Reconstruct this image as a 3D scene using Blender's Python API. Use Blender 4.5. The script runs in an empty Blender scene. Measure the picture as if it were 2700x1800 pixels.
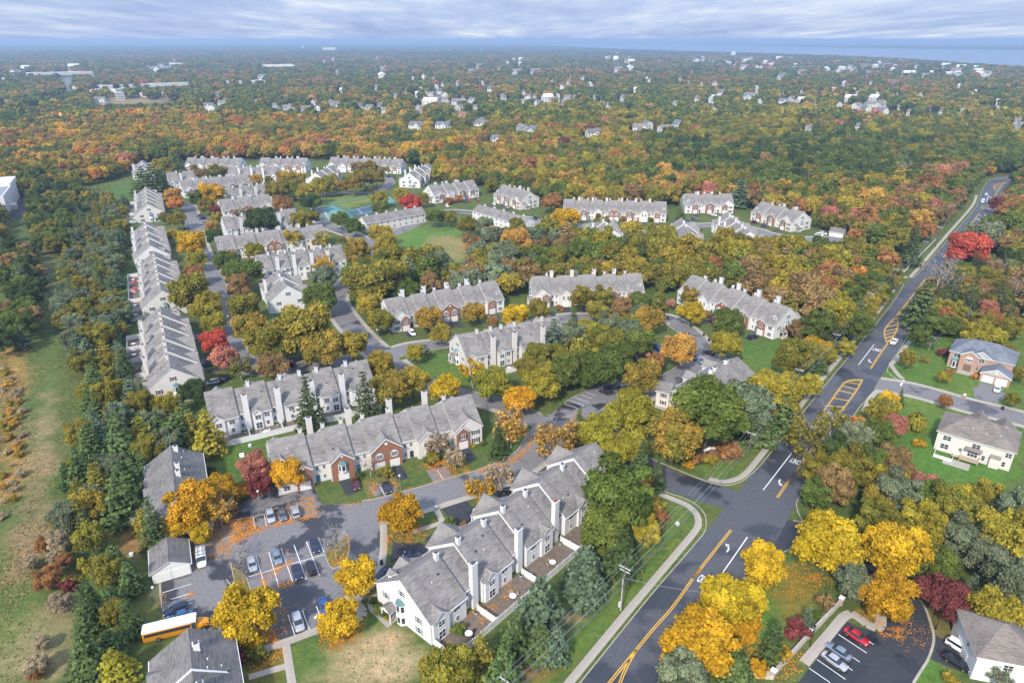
import bpy, math, random, colorsys
import numpy as np
from mathutils import Vector, Matrix
from mathutils.geometry import tessellate_polygon
R = math.radians
scene = bpy.context.scene
C = scene.collection

# ---------------------------------------------------------------- camera
CAM_H, FPX, HORIZON = 105.0, 1800.0, 105.0          # photo is 2700 x 1800, focal length 1800 px
PITCH = math.atan((900 - HORIZON) / FPX)
cam_d = bpy.data.cameras.new('camera')
cam_d.sensor_width = 36.0
cam_d.lens = 36.0 * FPX / 2700.0
cam_d.clip_start, cam_d.clip_end = 1.0, 120000.0
cam = bpy.data.objects.new('camera', cam_d)
cam.location = (0, 0, CAM_H)
cam.rotation_euler = (math.pi / 2 - PITCH, 0, 0)
C.objects.link(cam)
scene.camera = cam

# ---------------------------------------------------------------- light
SUN_EL, SUN_AZ = R(40), R(202)      # azimuth from +Y (view direction) clockwise: behind the camera, to the left
world = bpy.data.worlds.new('World')
scene.world = world
world.use_nodes = True
wn, wl = world.node_tree.nodes, world.node_tree.links
wn.clear()
w_out = wn.new('ShaderNodeOutputWorld'); w_bg = wn.new('ShaderNodeBackground')
w_sky = wn.new('ShaderNodeTexSky'); w_sky.sky_type = 'NISHITA'; w_sky.sun_disc = False
w_sky.sun_elevation = SUN_EL; w_sky.sun_rotation = SUN_AZ
w_sky.air_density = 1.0; w_sky.dust_density = 1.5
w_bg.inputs['Strength'].default_value = 0.10
def WM(op, a, b=None, c=None):
    n = wn.new('ShaderNodeMath'); n.operation = op
    for i, v in enumerate((a, b, c)):
        if v is None: continue
        if isinstance(v, (int, float)): n.inputs[i].default_value = v
        else: wl.new(v, n.inputs[i])
    return n.outputs[0]
w_tc = wn.new('ShaderNodeTexCoord')
w_sep = wn.new('ShaderNodeSeparateXYZ'); wl.new(w_tc.outputs['Generated'], w_sep.inputs[0])
zc = WM('MAXIMUM', w_sep.outputs[2], 0.0)
den = WM('ADD', zc, 0.06)                       # clouds lie on a deck overhead, seen edge-on at the horizon
cx = WM('DIVIDE', w_sep.outputs[0], den); cy = WM('DIVIDE', w_sep.outputs[1], den)
w_cmb = wn.new('ShaderNodeCombineXYZ'); wl.new(cx, w_cmb.inputs[0]); wl.new(cy, w_cmb.inputs[1])
def wnoise(scale, detail, rough, off, sx=1.0, sy=1.0):
    m = wn.new('ShaderNodeMapping'); m.inputs['Location'].default_value = off; m.inputs['Scale'].default_value = (sx, sy, 1)
    wl.new(w_cmb.outputs[0], m.inputs[0])
    n = wn.new('ShaderNodeTexNoise'); n.inputs['Scale'].default_value = scale
    n.inputs['Detail'].default_value = detail; n.inputs['Roughness'].default_value = rough
    wl.new(m.outputs[0], n.inputs[0]); return n.outputs[0]
n1 = wnoise(0.36, 9, 0.58, (3.1, 7.7, 0), 1.5, 0.55)
n2 = wnoise(1.0, 8, 0.6, (11.3, 2.2, 4), 1.5, 0.55)
cl = WM('ADD', WM('MULTIPLY', n1, 0.62), WM('MULTIPLY', n2, 0.38))
cr = wn.new('ShaderNodeValToRGB'); wl.new(cl, cr.inputs[0])
e = cr.color_ramp.elements
e[0].position, e[0].color = 0.38, (3.3, 4.4, 7.2, 1)        # dark cloud bellies
e[1].position, e[1].color = 0.68, (9.8, 10.0, 10.4, 1)        # lit cloud tops
k = e.new(0.50); k.color = (4.6, 5.7, 8.3, 1)
k = e.new(0.59); k.color = (6.4, 7.2, 8.9, 1)
w_mix = wn.new('ShaderNodeMixRGB'); w_mix.inputs[0].default_value = 0.88
wl.new(w_sky.outputs[0], w_mix.inputs[1]); wl.new(cr.outputs[0], w_mix.inputs[2])
w_gain = wn.new('ShaderNodeVectorMath'); w_gain.operation = 'SCALE'          # an overcast deck is brightest overhead
wl.new(w_mix.outputs[0], w_gain.inputs[0]); wl.new(WM('MULTIPLY_ADD', zc, 0.66, 0.62), w_gain.inputs['Scale'])
wl.new(w_gain.outputs[0], w_bg.inputs['Color']); wl.new(w_bg.outputs[0], w_out.inputs['Surface'])

sun_d = bpy.data.lights.new('sun', 'SUN')
sun_d.energy = 3.0; sun_d.angle = R(6); sun_d.color = (1.0, 0.93, 0.82)
sun = bpy.data.objects.new('sun', sun_d)
sun.rotation_euler = (math.pi / 2 - SUN_EL, 0, math.pi - SUN_AZ)
sun.location = (0, 0, 300)
C.objects.link(sun)
scene.view_settings.view_transform = 'Standard'
scene.view_settings.look = 'None'
scene.view_settings.gamma = 1.0
scene.view_settings.exposure = 0.85
scene.view_settings.use_curve_mapping = False
scene.cycles.max_bounces = 5
scene.cycles.diffuse_bounces = 3
scene.cycles.volume_bounces = 0
scene.cycles.transparent_max_bounces = 8

# ---------------------------------------------------------------- photo pixel -> place
CP, SP = math.cos(PITCH), math.sin(PITCH)
def P(x, y, z=0.0):
    """ground (or height z) point that photo pixel (x, y) looks at"""
    u = (x - 1350) / FPX; v = (900 - y) / FPX
    dz = -SP + v * CP
    t = (z - CAM_H) / dz
    return Vector((u * t, (CP + v * SP) * t, z))
def pix(X, Y, Z):
    Z = Z - CAM_H
    w = Y * CP - Z * SP
    return 1350 + FPX * X / w, 900 - FPX * (Y * SP + Z * CP) / w
ZO = {1: (300, 380, 3.92), 2: (800, 380, 3.92), 3: (1400, 440, 2.94), 4: (2100, 400, 3.92), 5: (300, 700, 3.92),
      6: (800, 680, 3.92), 7: (1350, 680, 3.92), 8: (1900, 680, 2.614), 9: (300, 1100, 3.92), 10: (350, 1400, 3.92),
      11: (900, 1100, 3.357), 12: (900, 1400, 3.92), 13: (1500, 1000, 2.936), 14: (1400, 1400, 2.24),
      15: (1900, 1350, 1.68), 16: (1680, 920, 3.953), 17: (2460, 860, 4.07), 18: (2380, 1100, 4.2),
      19: (0, 160, 2.688), 0: (0, 0, 0.8711), 20: (0, 0, 2.6133), 21: (900, 0, 2.6133), 22: (1800, 0, 2.6133)}
def S(n, a, b):
    o = ZO[n]; return (o[0] + a / o[2], o[1] + b / o[2])
def SL(n, *pts): return [S(n, a, b) for a, b in pts]

# ---------------------------------------------------------------- materials
MATS = {}
def nodes_of(name):
    m = bpy.data.materials.new(name); m.use_nodes = True
    return m, m.node_tree.nodes, m.node_tree.links
def mat(name, col, rough=0.8, var=0.0, scale=1.0, spec=0.3, metal=0.0, bump=0.0, bscale=8.0, stretch=(1, 1, 1), coat=0.0):
    """principled surface whose colour drifts with two octaves of noise in object space"""
    if name in MATS: return MATS[name]
    m, n, l = nodes_of(name)
    b = n['Principled BSDF']
    b.inputs['Roughness'].default_value = rough
    b.inputs['Specular IOR Level'].default_value = spec
    b.inputs['Metallic'].default_value = metal
    b.inputs['Coat Weight'].default_value = coat
    tc = n.new('ShaderNodeTexCoord'); mp = n.new('ShaderNodeMapping'); mp.inputs['Scale'].default_value = stretch
    l.new(tc.outputs['Object'], mp.inputs[0])
    if var > 0:
        nz = n.new('ShaderNodeTexNoise'); nz.inputs['Scale'].default_value = scale; nz.inputs['Detail'].default_value = 6
        nz.inputs['Roughness'].default_value = 0.65
        l.new(mp.outputs[0], nz.inputs[0])
        rp = n.new('ShaderNodeValToRGB'); l.new(nz.outputs[0], rp.inputs[0])
        rp.color_ramp.elements[0].position, rp.color_ramp.elements[1].position = 0.3, 0.7
        rp.color_ramp.elements[0].color = [c * (1 - var) for c in col] + [1]
        rp.color_ramp.elements[1].color = [min(1, c * (1 + var)) for c in col] + [1]
        l.new(rp.outputs[0], b.inputs['Base Color'])
    else:
        b.inputs['Base Color'].default_value = (*col, 1)
    if bump > 0:
        nb = n.new('ShaderNodeTexNoise'); nb.inputs['Scale'].default_value = bscale; nb.inputs['Detail'].default_value = 4
        l.new(mp.outputs[0], nb.inputs[0])
        bp = n.new('ShaderNodeBump'); bp.inputs['Strength'].default_value = bump; bp.inputs['Distance'].default_value = 0.05
        l.new(nb.outputs[0], bp.inputs['Height']); l.new(bp.outputs[0], b.inputs['Normal'])
    MATS[name] = m
    return m

mat('siding_white', (0.66, 0.66, 0.655), 0.6, 0.04, 0.6)
mat('siding_cream', (0.61, 0.585, 0.545), 0.6, 0.04, 0.6)
mat('siding_grey', (0.46, 0.45, 0.43), 0.6, 0.05, 0.6)
mat('trim', (0.70, 0.70, 0.695), 0.5, 0.02, 2)
mat('fence_vinyl', (0.66, 0.66, 0.66), 0.45, 0.03, 1)
mat('garage', (0.72, 0.71, 0.68), 0.5, 0.03, 1)
mat('teal', (0.10, 0.20, 0.20), 0.5, 0.15, 2)
mat('shutter_dark', (0.03, 0.035, 0.045), 0.5)
mat('shutter_red', (0.17, 0.02, 0.03), 0.5)
mat('shutter_blue', (0.10, 0.17, 0.24), 0.5)
mat('shutter_grey', (0.30, 0.33, 0.36), 0.5)
mat('door_blue', (0.05, 0.15, 0.22), 0.4)
mat('door_red', (0.20, 0.02, 0.02), 0.4)
mat('flue', (0.13, 0.13, 0.14), 0.5, 0.2, 4, metal=0.3)
mat('copper', (0.25, 0.10, 0.05), 0.5, 0.3, 5)
mat('metal_grey', (0.35, 0.36, 0.37), 0.45, 0.1, 3, metal=0.6)
mat('concrete', (0.35, 0.315, 0.27), 0.9, 0.13, 0.5, bump=0.2)
mat('kerb', (0.36, 0.325, 0.27), 0.9, 0.15, 0.6)
mat('paint_white', (0.74, 0.74, 0.73), 0.7, 0.10, 3)
mat('paint_yellow', (0.72, 0.40, 0.03), 0.7, 0.12, 3)
mat('wood_pole', (0.16, 0.115, 0.085), 0.9, 0.25, 3)
mat('wood_deck', (0.45, 0.36, 0.26), 0.8, 0.15, 2)
mat('insulator', (0.55, 0.56, 0.57), 0.5)
mat('wire_bright', (0.42, 0.44, 0.44), 0.35, metal=0.5)
mat('wire_dark', (0.10, 0.14, 0.15), 0.5)
mat('bark', (0.13, 0.105, 0.085), 0.95, 0.35, 2, bump=0.4)
mat('bark_pale', (0.36, 0.33, 0.29), 0.95, 0.3, 2)
mat('mulch', (0.05, 0.03, 0.022), 0.95, 0.4, 3, bump=0.5)
mat('patio', (0.15, 0.115, 0.09), 0.9, 0.3, 0.9, bump=0.3)
mat('stone', (0.50, 0.44, 0.36), 0.9, 0.2, 2, bump=0.3)
mat('rubber', (0.012, 0.012, 0.013), 0.8)
mat('hub', (0.45, 0.46, 0.48), 0.35, metal=0.8)
mat('black', (0.012, 0.012, 0.014), 0.5)
mat('lamp_globe', (0.80, 0.78, 0.72), 0.3)
mat('bin', (0.02, 0.025, 0.03), 0.6)
mat('red_plastic', (0.45, 0.03, 0.02), 0.5)
mat('green_plastic', (0.03, 0.16, 0.12), 0.5)
mat('tan_cloth', (0.36, 0.28, 0.19), 0.8, 0.15, 3)
mat('roof_white', (0.60, 0.60, 0.58), 0.7, 0.10, 0.05)
mat('pale_wall', (0.66, 0.62, 0.55), 0.8, 0.1, 0.1)
mat('brick_far', (0.42, 0.23, 0.15), 0.9, 0.15, 0.2)
mat('orange_leaf', (0.62, 0.24, 0.02), 0.8, 0.4, 3)
mat('sign_green', (0.02, 0.16, 0.12), 0.5)
mat('sign_white', (0.75, 0.75, 0.74), 0.5)

def glass_mat(name, col, rough=0.08):
    m, n, l = nodes_of(name); b = n['Principled BSDF']
    b.inputs['Base Color'].default_value = (*col, 1); b.inputs['Roughness'].default_value = rough
    b.inputs['Specular IOR Level'].default_value = 0.7
    MATS[name] = m; return m
glass_mat('glass', (0.035, 0.045, 0.06)); glass_mat('glass_pale', (0.16, 0.20, 0.24), 0.15)
glass_mat('car_glass', (0.02, 0.028, 0.035), 0.04)

def shingle_mat(name, col, col2):
    m, n, l = nodes_of(name); b = n['Principled BSDF']; b.inputs['Roughness'].default_value = 0.9
    b.inputs['Specular IOR Level'].default_value = 0.2
    tc = n.new('ShaderNodeTexCoord')
    mp = n.new('ShaderNodeMapping'); mp.inputs['Scale'].default_value = (0.45, 3.0, 3.0); l.new(tc.outputs['Object'], mp.inputs[0])
    a = n.new('ShaderNodeTexNoise'); a.inputs['Scale'].default_value = 1.5; a.inputs['Detail'].default_value = 3; l.new(mp.outputs[0], a.inputs[0])
    c = n.new('ShaderNodeTexNoise'); c.inputs['Scale'].default_value = 0.22; c.inputs['Detail'].default_value = 4; l.new(tc.outputs['Object'], c.inputs[0])
    mx = n.new('ShaderNodeMath'); mx.operation = 'ADD'; l.new(a.outputs[0], mx.inputs[0])
    m2 = n.new('ShaderNodeMath'); m2.operation = 'MULTIPLY'; m2.inputs[1].default_value = 0.7; l.new(c.outputs[0], m2.inputs[0]); l.new(m2.outputs[0], mx.inputs[1])
    rp = n.new('ShaderNodeValToRGB'); l.new(mx.outputs[0], rp.inputs[0])
    rp.color_ramp.elements[0].position, rp.color_ramp.elements[0].color = 0.62, (*col2, 1)
    rp.color_ramp.elements[1].position, rp.color_ramp.elements[1].color = 1.05, (*col, 1)
    l.new(rp.outputs[0], b.inputs['Base Color'])
    bp = n.new('ShaderNodeBump'); bp.inputs['Strength'].default_value = 0.35; bp.inputs['Distance'].default_value = 0.03
    l.new(a.outputs[0], bp.inputs['Height']); l.new(bp.outputs[0], b.inputs['Normal'])
    MATS[name] = m
shingle_mat('shingle', (0.255, 0.236, 0.220), (0.115, 0.107, 0.101))
shingle_mat('shingle_dark', (0.20, 0.188, 0.178), (0.095, 0.09, 0.087))
shingle_mat('shingle_blue', (0.18, 0.20, 0.23), (0.10, 0.112, 0.13))
shingle_mat('shingle_brown', (0.24, 0.205, 0.178), (0.125, 0.108, 0.096))

def brick_mat(name, c1, c2, mortar):
    m, n, l = nodes_of(name); b = n['Principled BSDF']; b.inputs['Roughness'].default_value = 0.9
    tc = n.new('ShaderNodeTexCoord'); sp = n.new('ShaderNodeSeparateXYZ'); l.new(tc.outputs['Object'], sp.inputs[0])
    ad = n.new('ShaderNodeMath'); l.new(sp.outputs[0], ad.inputs[0]); l.new(sp.outputs[1], ad.inputs[1])
    cb = n.new('ShaderNodeCombineXYZ'); l.new(ad.outputs[0], cb.inputs[0]); l.new(sp.outputs[2], cb.inputs[1])
    bt = n.new('ShaderNodeTexBrick'); bt.inputs['Scale'].default_value = 4.0; l.new(cb.outputs[0], bt.inputs[0])
    bt.inputs['Color1'].default_value = (*c1, 1); bt.inputs['Color2'].default_value = (*c2, 1); bt.inputs['Mortar'].default_value = (*mortar, 1)
    bt.inputs['Mortar Size'].default_value = 0.02
    l.new(bt.outputs[0], b.inputs['Base Color']); MATS[name] = m
brick_mat('brick', (0.30, 0.12, 0.068), (0.23, 0.085, 0.052), (0.27, 0.19, 0.14))
brick_mat('brick_pink', (0.42, 0.25, 0.19), (0.36, 0.20, 0.15), (0.42, 0.33, 0.28))

def asphalt_mat(name, dry, wet, amount, scale):
    """asphalt with damp patches: darker and glossier where the noise is low"""
    m, n, l = nodes_of(name); b = n['Principled BSDF']
    geo = n.new('ShaderNodeNewGeometry')
    a = n.new('ShaderNodeTexNoise'); a.inputs['Scale'].default_value = scale; a.inputs['Detail'].default_value = 7; a.inputs['Roughness'].default_value = 0.55
    l.new(geo.outputs['Position'], a.inputs[0])
    f = n.new('ShaderNodeTexNoise'); f.inputs['Scale'].default_value = 1.6; f.inputs['Detail'].default_value = 6; l.new(geo.outputs['Position'], f.inputs[0])
    rp = n.new('ShaderNodeValToRGB'); l.new(a.outputs[0], rp.inputs[0])
    rp.color_ramp.elements[0].position, rp.color_ramp.elements[0].color = amount - 0.025, (*wet, 1)
    rp.color_ramp.elements[1].position, rp.color_ramp.elements[1].color = amount + 0.03, (*dry, 1)
    mx = n.new('ShaderNodeMixRGB'); mx.blend_type = 'OVERLAY'; mx.inputs[0].default_value = 0.45
    l.new(rp.outputs[0], mx.inputs[1]); l.new(f.outputs[0], mx.inputs[2]); l.new(mx.outputs[0], b.inputs['Base Color'])
    rr = n.new('ShaderNodeMapRange'); rr.inputs['From Min'].default_value = amount - 0.03; rr.inputs['From Max'].default_value = amount + 0.03
    rr.inputs['To Min'].default_value = 0.35; rr.inputs['To Max'].default_value = 0.9
    l.new(a.outputs[0], rr.inputs[0]); l.new(rr.outputs[0], b.inputs['Roughness'])
    MATS[name] = m
asphalt_mat('asphalt', (0.078, 0.080, 0.092), (0.032, 0.034, 0.042), 0.475, 0.055)
asphalt_mat('asphalt_old', (0.165, 0.158, 0.158), (0.06, 0.058, 0.062), 0.43, 0.085)
asphalt_mat('asphalt_new', (0.034, 0.036, 0.042), (0.020, 0.022, 0.027), 0.45, 0.12)
asphalt_mat('asphalt_mix', (0.165, 0.158, 0.160), (0.036, 0.036, 0.041), 0.475, 0.10)

# ---------------------------------------------------------------- mesh helpers
class MB:
    def __init__(s): s.v = []; s.f = []; s.m = []
    def poly(s, pts, m=0):
        i = len(s.v); s.v.extend([tuple(p) for p in pts]); s.f.append(tuple(range(i, i + len(pts)))); s.m.append(m)
    def box(s, x0, x1, y0, y1, z0, z1, m=0, top=None):
        i = len(s.v)
        s.v += [(x0, y0, z0), (x1, y0, z0), (x1, y1, z0), (x0, y1, z0), (x0, y0, z1), (x1, y0, z1), (x1, y1, z1), (x0, y1, z1)]
        for q in ((0, 3, 2, 1), (4, 5, 6, 7), (0, 1, 5, 4), (1, 2, 6, 5), (2, 3, 7, 6), (3, 0, 4, 7)):
            s.f.append(tuple(i + k for k in q)); s.m.append(m)
        if top is not None: s.m[-5] = top
    def slab(s, pts, t, m=0, mside=0):
        """a flat polygon (counter-clockwise from above) given thickness t downwards"""
        low = [(p[0], p[1], p[2] - t) for p in pts]; k = len(pts)
        s.poly(pts, m); s.poly(low[::-1], mside)
        for i in range(k):
            j = (i + 1) % k
            s.poly([pts[i], low[i], low[j], pts[j]], mside)
    def tube(s, a, b, r0, r1, n=6, m=0):
        a, b = Vector(a), Vector(b); d = (b - a).normalized()
        u = d.orthogonal().normalized(); w = d.cross(u); i = len(s.v)
        for c, r in ((a, r0), (b, r1)):
            for k in range(n):
                t = 2 * math.pi * k / n; s.v.append(tuple(c + u * (r * math.cos(t)) + w * (r * math.sin(t))))
        for k in range(n):
            j = (k + 1) % n; s.f.append((i + k, i + j, i + n + j, i + n + k)); s.m.append(m)
        s.f.append(tuple(i + n + k for k in range(n))); s.m.append(m)
        s.f.append(tuple(i + k for k in range(n))[::-1]); s.m.append(m)
    def lathe(s, prof, n=10, m=0, cx=0, cy=0):
        i = len(s.v)
        for r, z in prof:
            for k in range(n):
                t = 2 * math.pi * k / n; s.v.append((cx + r * math.cos(t), cy + r * math.sin(t), z))
        for a in range(len(prof) - 1):
            for k in range(n):
                j = (k + 1) % n; s.f.append((i + a * n + k, i + a * n + j, i + (a + 1) * n + j, i + (a + 1) * n + k)); s.m.append(m)
        s.f.append(tuple(i + k for k in range(n))[::-1]); s.m.append(m)
        s.f.append(tuple(i + (len(prof) - 1) * n + k for k in range(n))); s.m.append(m)
    def mesh(s, name, mats, smooth=False):
        me = bpy.data.meshes.new(name); me.from_pydata(s.v, [], s.f)
        for q in (mats if isinstance(mats, (list, tuple)) else [mats]): me.materials.append(MATS[q])
        me.polygons.foreach_set('material_index', s.m)
        if smooth: me.polygons.foreach_set('use_smooth', [True] * len(s.f))
        me.update(); return me

CACHE = {}
def cached(key, fn):
    if key not in CACHE: CACHE[key] = fn()
    return CACHE[key]
def ob(name, data, parent=None, loc=(0, 0, 0), rz=0.0, scale=None, **tags):
    o = bpy.data.objects.new(name, data); C.objects.link(o)
    o.location = loc
    if rz: o.rotation_euler = (0, 0, rz)
    if scale is not None: o.scale = scale
    if parent is not None: o.parent = parent
    for k_, v_ in tags.items():
        if v_ is not None: o[k_] = v_
    return o
def thing(name, label, category, loc=(0, 0, 0), rz=0.0, group=None, data=None):
    return ob(name, data, None, loc, rz, label=label, category=category, group=group)
def struct(name, data, kind='structure', **t): return ob(name, data, kind=kind, **t)

def smooth_line(pts, closed=False, n=6):
    """Catmull-Rom through 2-D points"""
    pts = [np.array(p[:2], float) for p in pts]; k = len(pts); out = []
    for i in range(k if closed else k - 1):
        if closed: a, b, c, d = pts[i - 1], pts[i], pts[(i + 1) % k], pts[(i + 2) % k]
        else: a, b, c, d = pts[max(i - 1, 0)], pts[i], pts[i + 1], pts[min(i + 2, k - 1)]
        for t in np.arange(n) / n:
            out.append(0.5 * ((2 * b) + (c - a) * t + (2 * a - 5 * b + 4 * c - d) * t * t + (3 * b - a - 3 * c + d) * t ** 3))
    if not closed: out.append(pts[-1])
    return out
def world_pts(px, z=0.0): return [P(a, b, z) for a, b in px]
def flat_mesh(name, pts, z, m):
    vs = [Vector((p[0], p[1], z)) for p in pts]
    tri = tessellate_polygon([vs])
    me = bpy.data.meshes.new(name)
    fs = []
    for a, b, c in tri:
        n_ = (vs[b] - vs[a]).cross(vs[c] - vs[a])
        fs.append((a, b, c) if n_.z > 0 else (a, c, b))
    me.from_pydata([tuple(q) for q in vs], [], fs); me.materials.append(MATS[m]); me.update(); return me
def sheet(name, px, z, m, sm=False, kind='structure', **t):
    w = [P(a, b) for a, b in px]
    if sm: w = smooth_line(w, True, 4)
    return ob(name, flat_mesh(name, w, z, m), kind=kind, **t)
def offset_line(line, d):
    line = [np.array(p[:2], float) for p in line]; out = []
    for i in range(len(line)):
        a = line[max(i - 1, 0)]; b = line[min(i + 1, len(line) - 1)]
        t = (b - a) / (np.linalg.norm(b - a) + 1e-9); out.append(line[i] + d * np.array([-t[1], t[0]]))
    return out
def ribbon(name, line, d0, d1, z, m, h=0.0, parent=None, **t):
    """strip along a ground line between side offsets d0 < d1; with height h it becomes a solid strip"""
    A, B = offset_line(line, d0), offset_line(line, d1); mb = MB()
    for i in range(len(line) - 1):
        a, b, c, d = A[i], A[i + 1], B[i + 1], B[i]
        mb.poly([(a[0], a[1], z), (b[0], b[1], z), (c[0], c[1], z), (d[0], d[1], z)])
        if h:
            mb.poly([(a[0], a[1], z - h), (b[0], b[1], z - h), (b[0], b[1], z), (a[0], a[1], z)])
            mb.poly([(c[0], c[1], z - h), (d[0], d[1], z - h), (d[0], d[1], z), (c[0], c[1], z)])
    if h:
        for q in (0, len(line) - 1):
            a, d = A[q], B[q]
            mb.poly([(a[0], a[1], z - h), (a[0], a[1], z), (d[0], d[1], z), (d[0], d[1], z - h)])
    return ob(name, mb.mesh(name, m), parent, **t)
def inside(px, py, poly):
    c = False; n = len(poly); j = n - 1
    for i in range(n):
        xi, yi = poly[i]; xj, yj = poly[j]
        if (yi > py) != (yj > py) and px < (xj - xi) * (py - yi) / (yj - yi) + xi: c = not c
        j = i
    return c
def inside_np(x, y, poly):
    c = np.zeros(x.shape, bool); n = len(poly); j = n - 1
    for i in range(n):
        xi, yi = poly[i]; xj, yj = poly[j]
        if yi != yj:
            k_ = ((yi > y) != (yj > y)) & (x < (xj - xi) * (y - yi) / (yj - yi) + xi); c ^= k_
        j = i
    return c
# ---------------------------------------------------------------- ground sheet with its grass, meadow and bare-soil areas
def F2(*pts): return [(a * 1.14796, b * 1.14796) for a, b in pts]      # full-view pixels -> photo pixels
ZONES = [  # (polygon in photo pixels, colour, softness px)  later ones on top
    (F2((0, 560), (130, 520), (250, 560), (170, 700), (130, 900), (110, 1000), (120, 1200), (60, 1567), (0, 1567)), (0.085, 0.125, 0.038)),
    (F2((100, 560), (130, 540), (110, 640), (90, 700), (85, 760), (75, 740), (85, 650)), (0.17, 0.14, 0.08)),
    (F2((0, 760), (60, 800), (70, 860), (40, 940), (60, 1050), (30, 1150), (0, 1150)), (0.27, 0.18, 0.06)),
    (F2((100, 900), (135, 905), (120, 1000), (140, 1080), (110, 1120), (70, 1150), (60, 1050), (85, 950)), (0.22, 0.18, 0.10)),
    (F2((60, 1150), (120, 1130), (140, 1200), (100, 1300), (40, 1420), (0, 1440), (0, 1350)), (0.20, 0.16, 0.085)),
    (F2((0, 1340), (90, 1310), (110, 1400), (60, 1480), (0, 1500)), (0.10, 0.14, 0.04)),
    (F2((60, 1420), (180, 1380), (170, 1567), (0, 1567), (0, 1500)), (0.19, 0.18, 0.09)),
    (F2((255, 420), (300, 420), (310, 640), (330, 930), (330, 1000), (250, 900), (260, 700)), (0.070, 0.130, 0.030)),
    (F2((280, 1240), (370, 1290), (365, 1420), (310, 1430), (270, 1330)), (0.12, 0.13, 0.04)),
    (F2((300, 1110), (340, 1130), (350, 1280), (310, 1290), (270, 1240)), (0.24, 0.13, 0.055)),
    (F2((340, 1390), (365, 1400), (360, 1330), (345, 1330)), (0.26, 0.20, 0.13)),
    (F2((480, 1010), (620, 990), (600, 1050), (575, 1080), (540, 1085), (520, 1060), (490, 1080)), (0.070, 0.130, 0.026)),
    (F2((560, 1480), (660, 1460), (660, 1567), (560, 1567)), (0.12, 0.11, 0.025)),
    (F2((670, 1478), (860, 1400), (1000, 1500), (960, 1567), (690, 1567)), (0.085, 0.145, 0.035)),
    (F2((745, 1490), (830, 1455), (905, 1440), (960, 1480), (1010, 1505), (960, 1530), (930, 1567), (850, 1567), (770, 1540)), (0.40, 0.30, 0.19)),
    (F2((690, 1567), (720, 1535), (760, 1545), (800, 1567)), (0.36, 0.28, 0.17)),
    (F2((1240, 1470), (1330, 1480), (1300, 1540), (1200, 1567), (1180, 1530)), (0.33, 0.17, 0.06)),
    (F2((1150, 1520), (1280, 1420), (1330, 1380), (1340, 1420), (1230, 1500), (1170, 1567)), (0.24, 0.18, 0.10)),
    (F2((1560, 1140), (1610, 1190), (1560, 1280), (1400, 1440), (1310, 1530), (1260, 1567), (1230, 1567), (1330, 1450), (1480, 1280)), (0.095, 0.150, 0.034)),
    (F2((1590, 1060), (1760, 980), (1800, 990), (1690, 1100), (1640, 1100), (1530, 1060)), (0.095, 0.155, 0.032)),
    (F2((1560, 1030), (1680, 1010), (1690, 1040), (1620, 1065)), (0.22, 0.12, 0.05)),
    (F2((1690, 780), (1850, 790), (1780, 900), (1700, 900)), (0.085, 0.145, 0.032)),
    (F2((2060, 750), (2352, 760), (2352, 1100), (2110, 1120), (1990, 900), (2040, 840)), (0.090, 0.155, 0.032)),
    (F2((2100, 1000), (2352, 1060), (2352, 1110), (2140, 1110), (2060, 990)), (0.075, 0.16, 0.03)),
    (F2((1690, 1290), (1880, 1290), (1850, 1400), (1780, 1520), (1700, 1480), (1660, 1390)), (0.075, 0.15, 0.03)),
    (F2((1770, 1310), (1870, 1290), (1880, 1400), (1800, 1420)), (0.20, 0.15, 0.03)),
    (F2((2090, 1480), (2170, 1480), (2170, 1567), (2090, 1567)), (0.08, 0.17, 0.03)),
    (F2((2110, 1330), (2230, 1400), (2230, 1500), (2140, 1480)), (0.15, 0.13, 0.05)),
    (F2((880, 530), (1040, 515), (1110, 560), (1070, 600), (930, 625), (900, 570)), (0.10, 0.18, 0.04)),
    (F2((985, 545), (1070, 545), (1110, 570), (1060, 595), (960, 590)), (0.22, 0.195, 0.085)),
    (F2((715, 455), (830, 445), (860, 460), (770, 485), (720, 490)), (0.17, 0.20, 0.05)),
    (F2((970, 810), (1020, 800), (1060, 850), (1100, 870), (1040, 890), (960, 850)), (0.075, 0.135, 0.028)),
    (F2((240, 215), (420, 225), (400, 245), (230, 245)), (0.36, 0.27, 0.17)),
]
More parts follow.
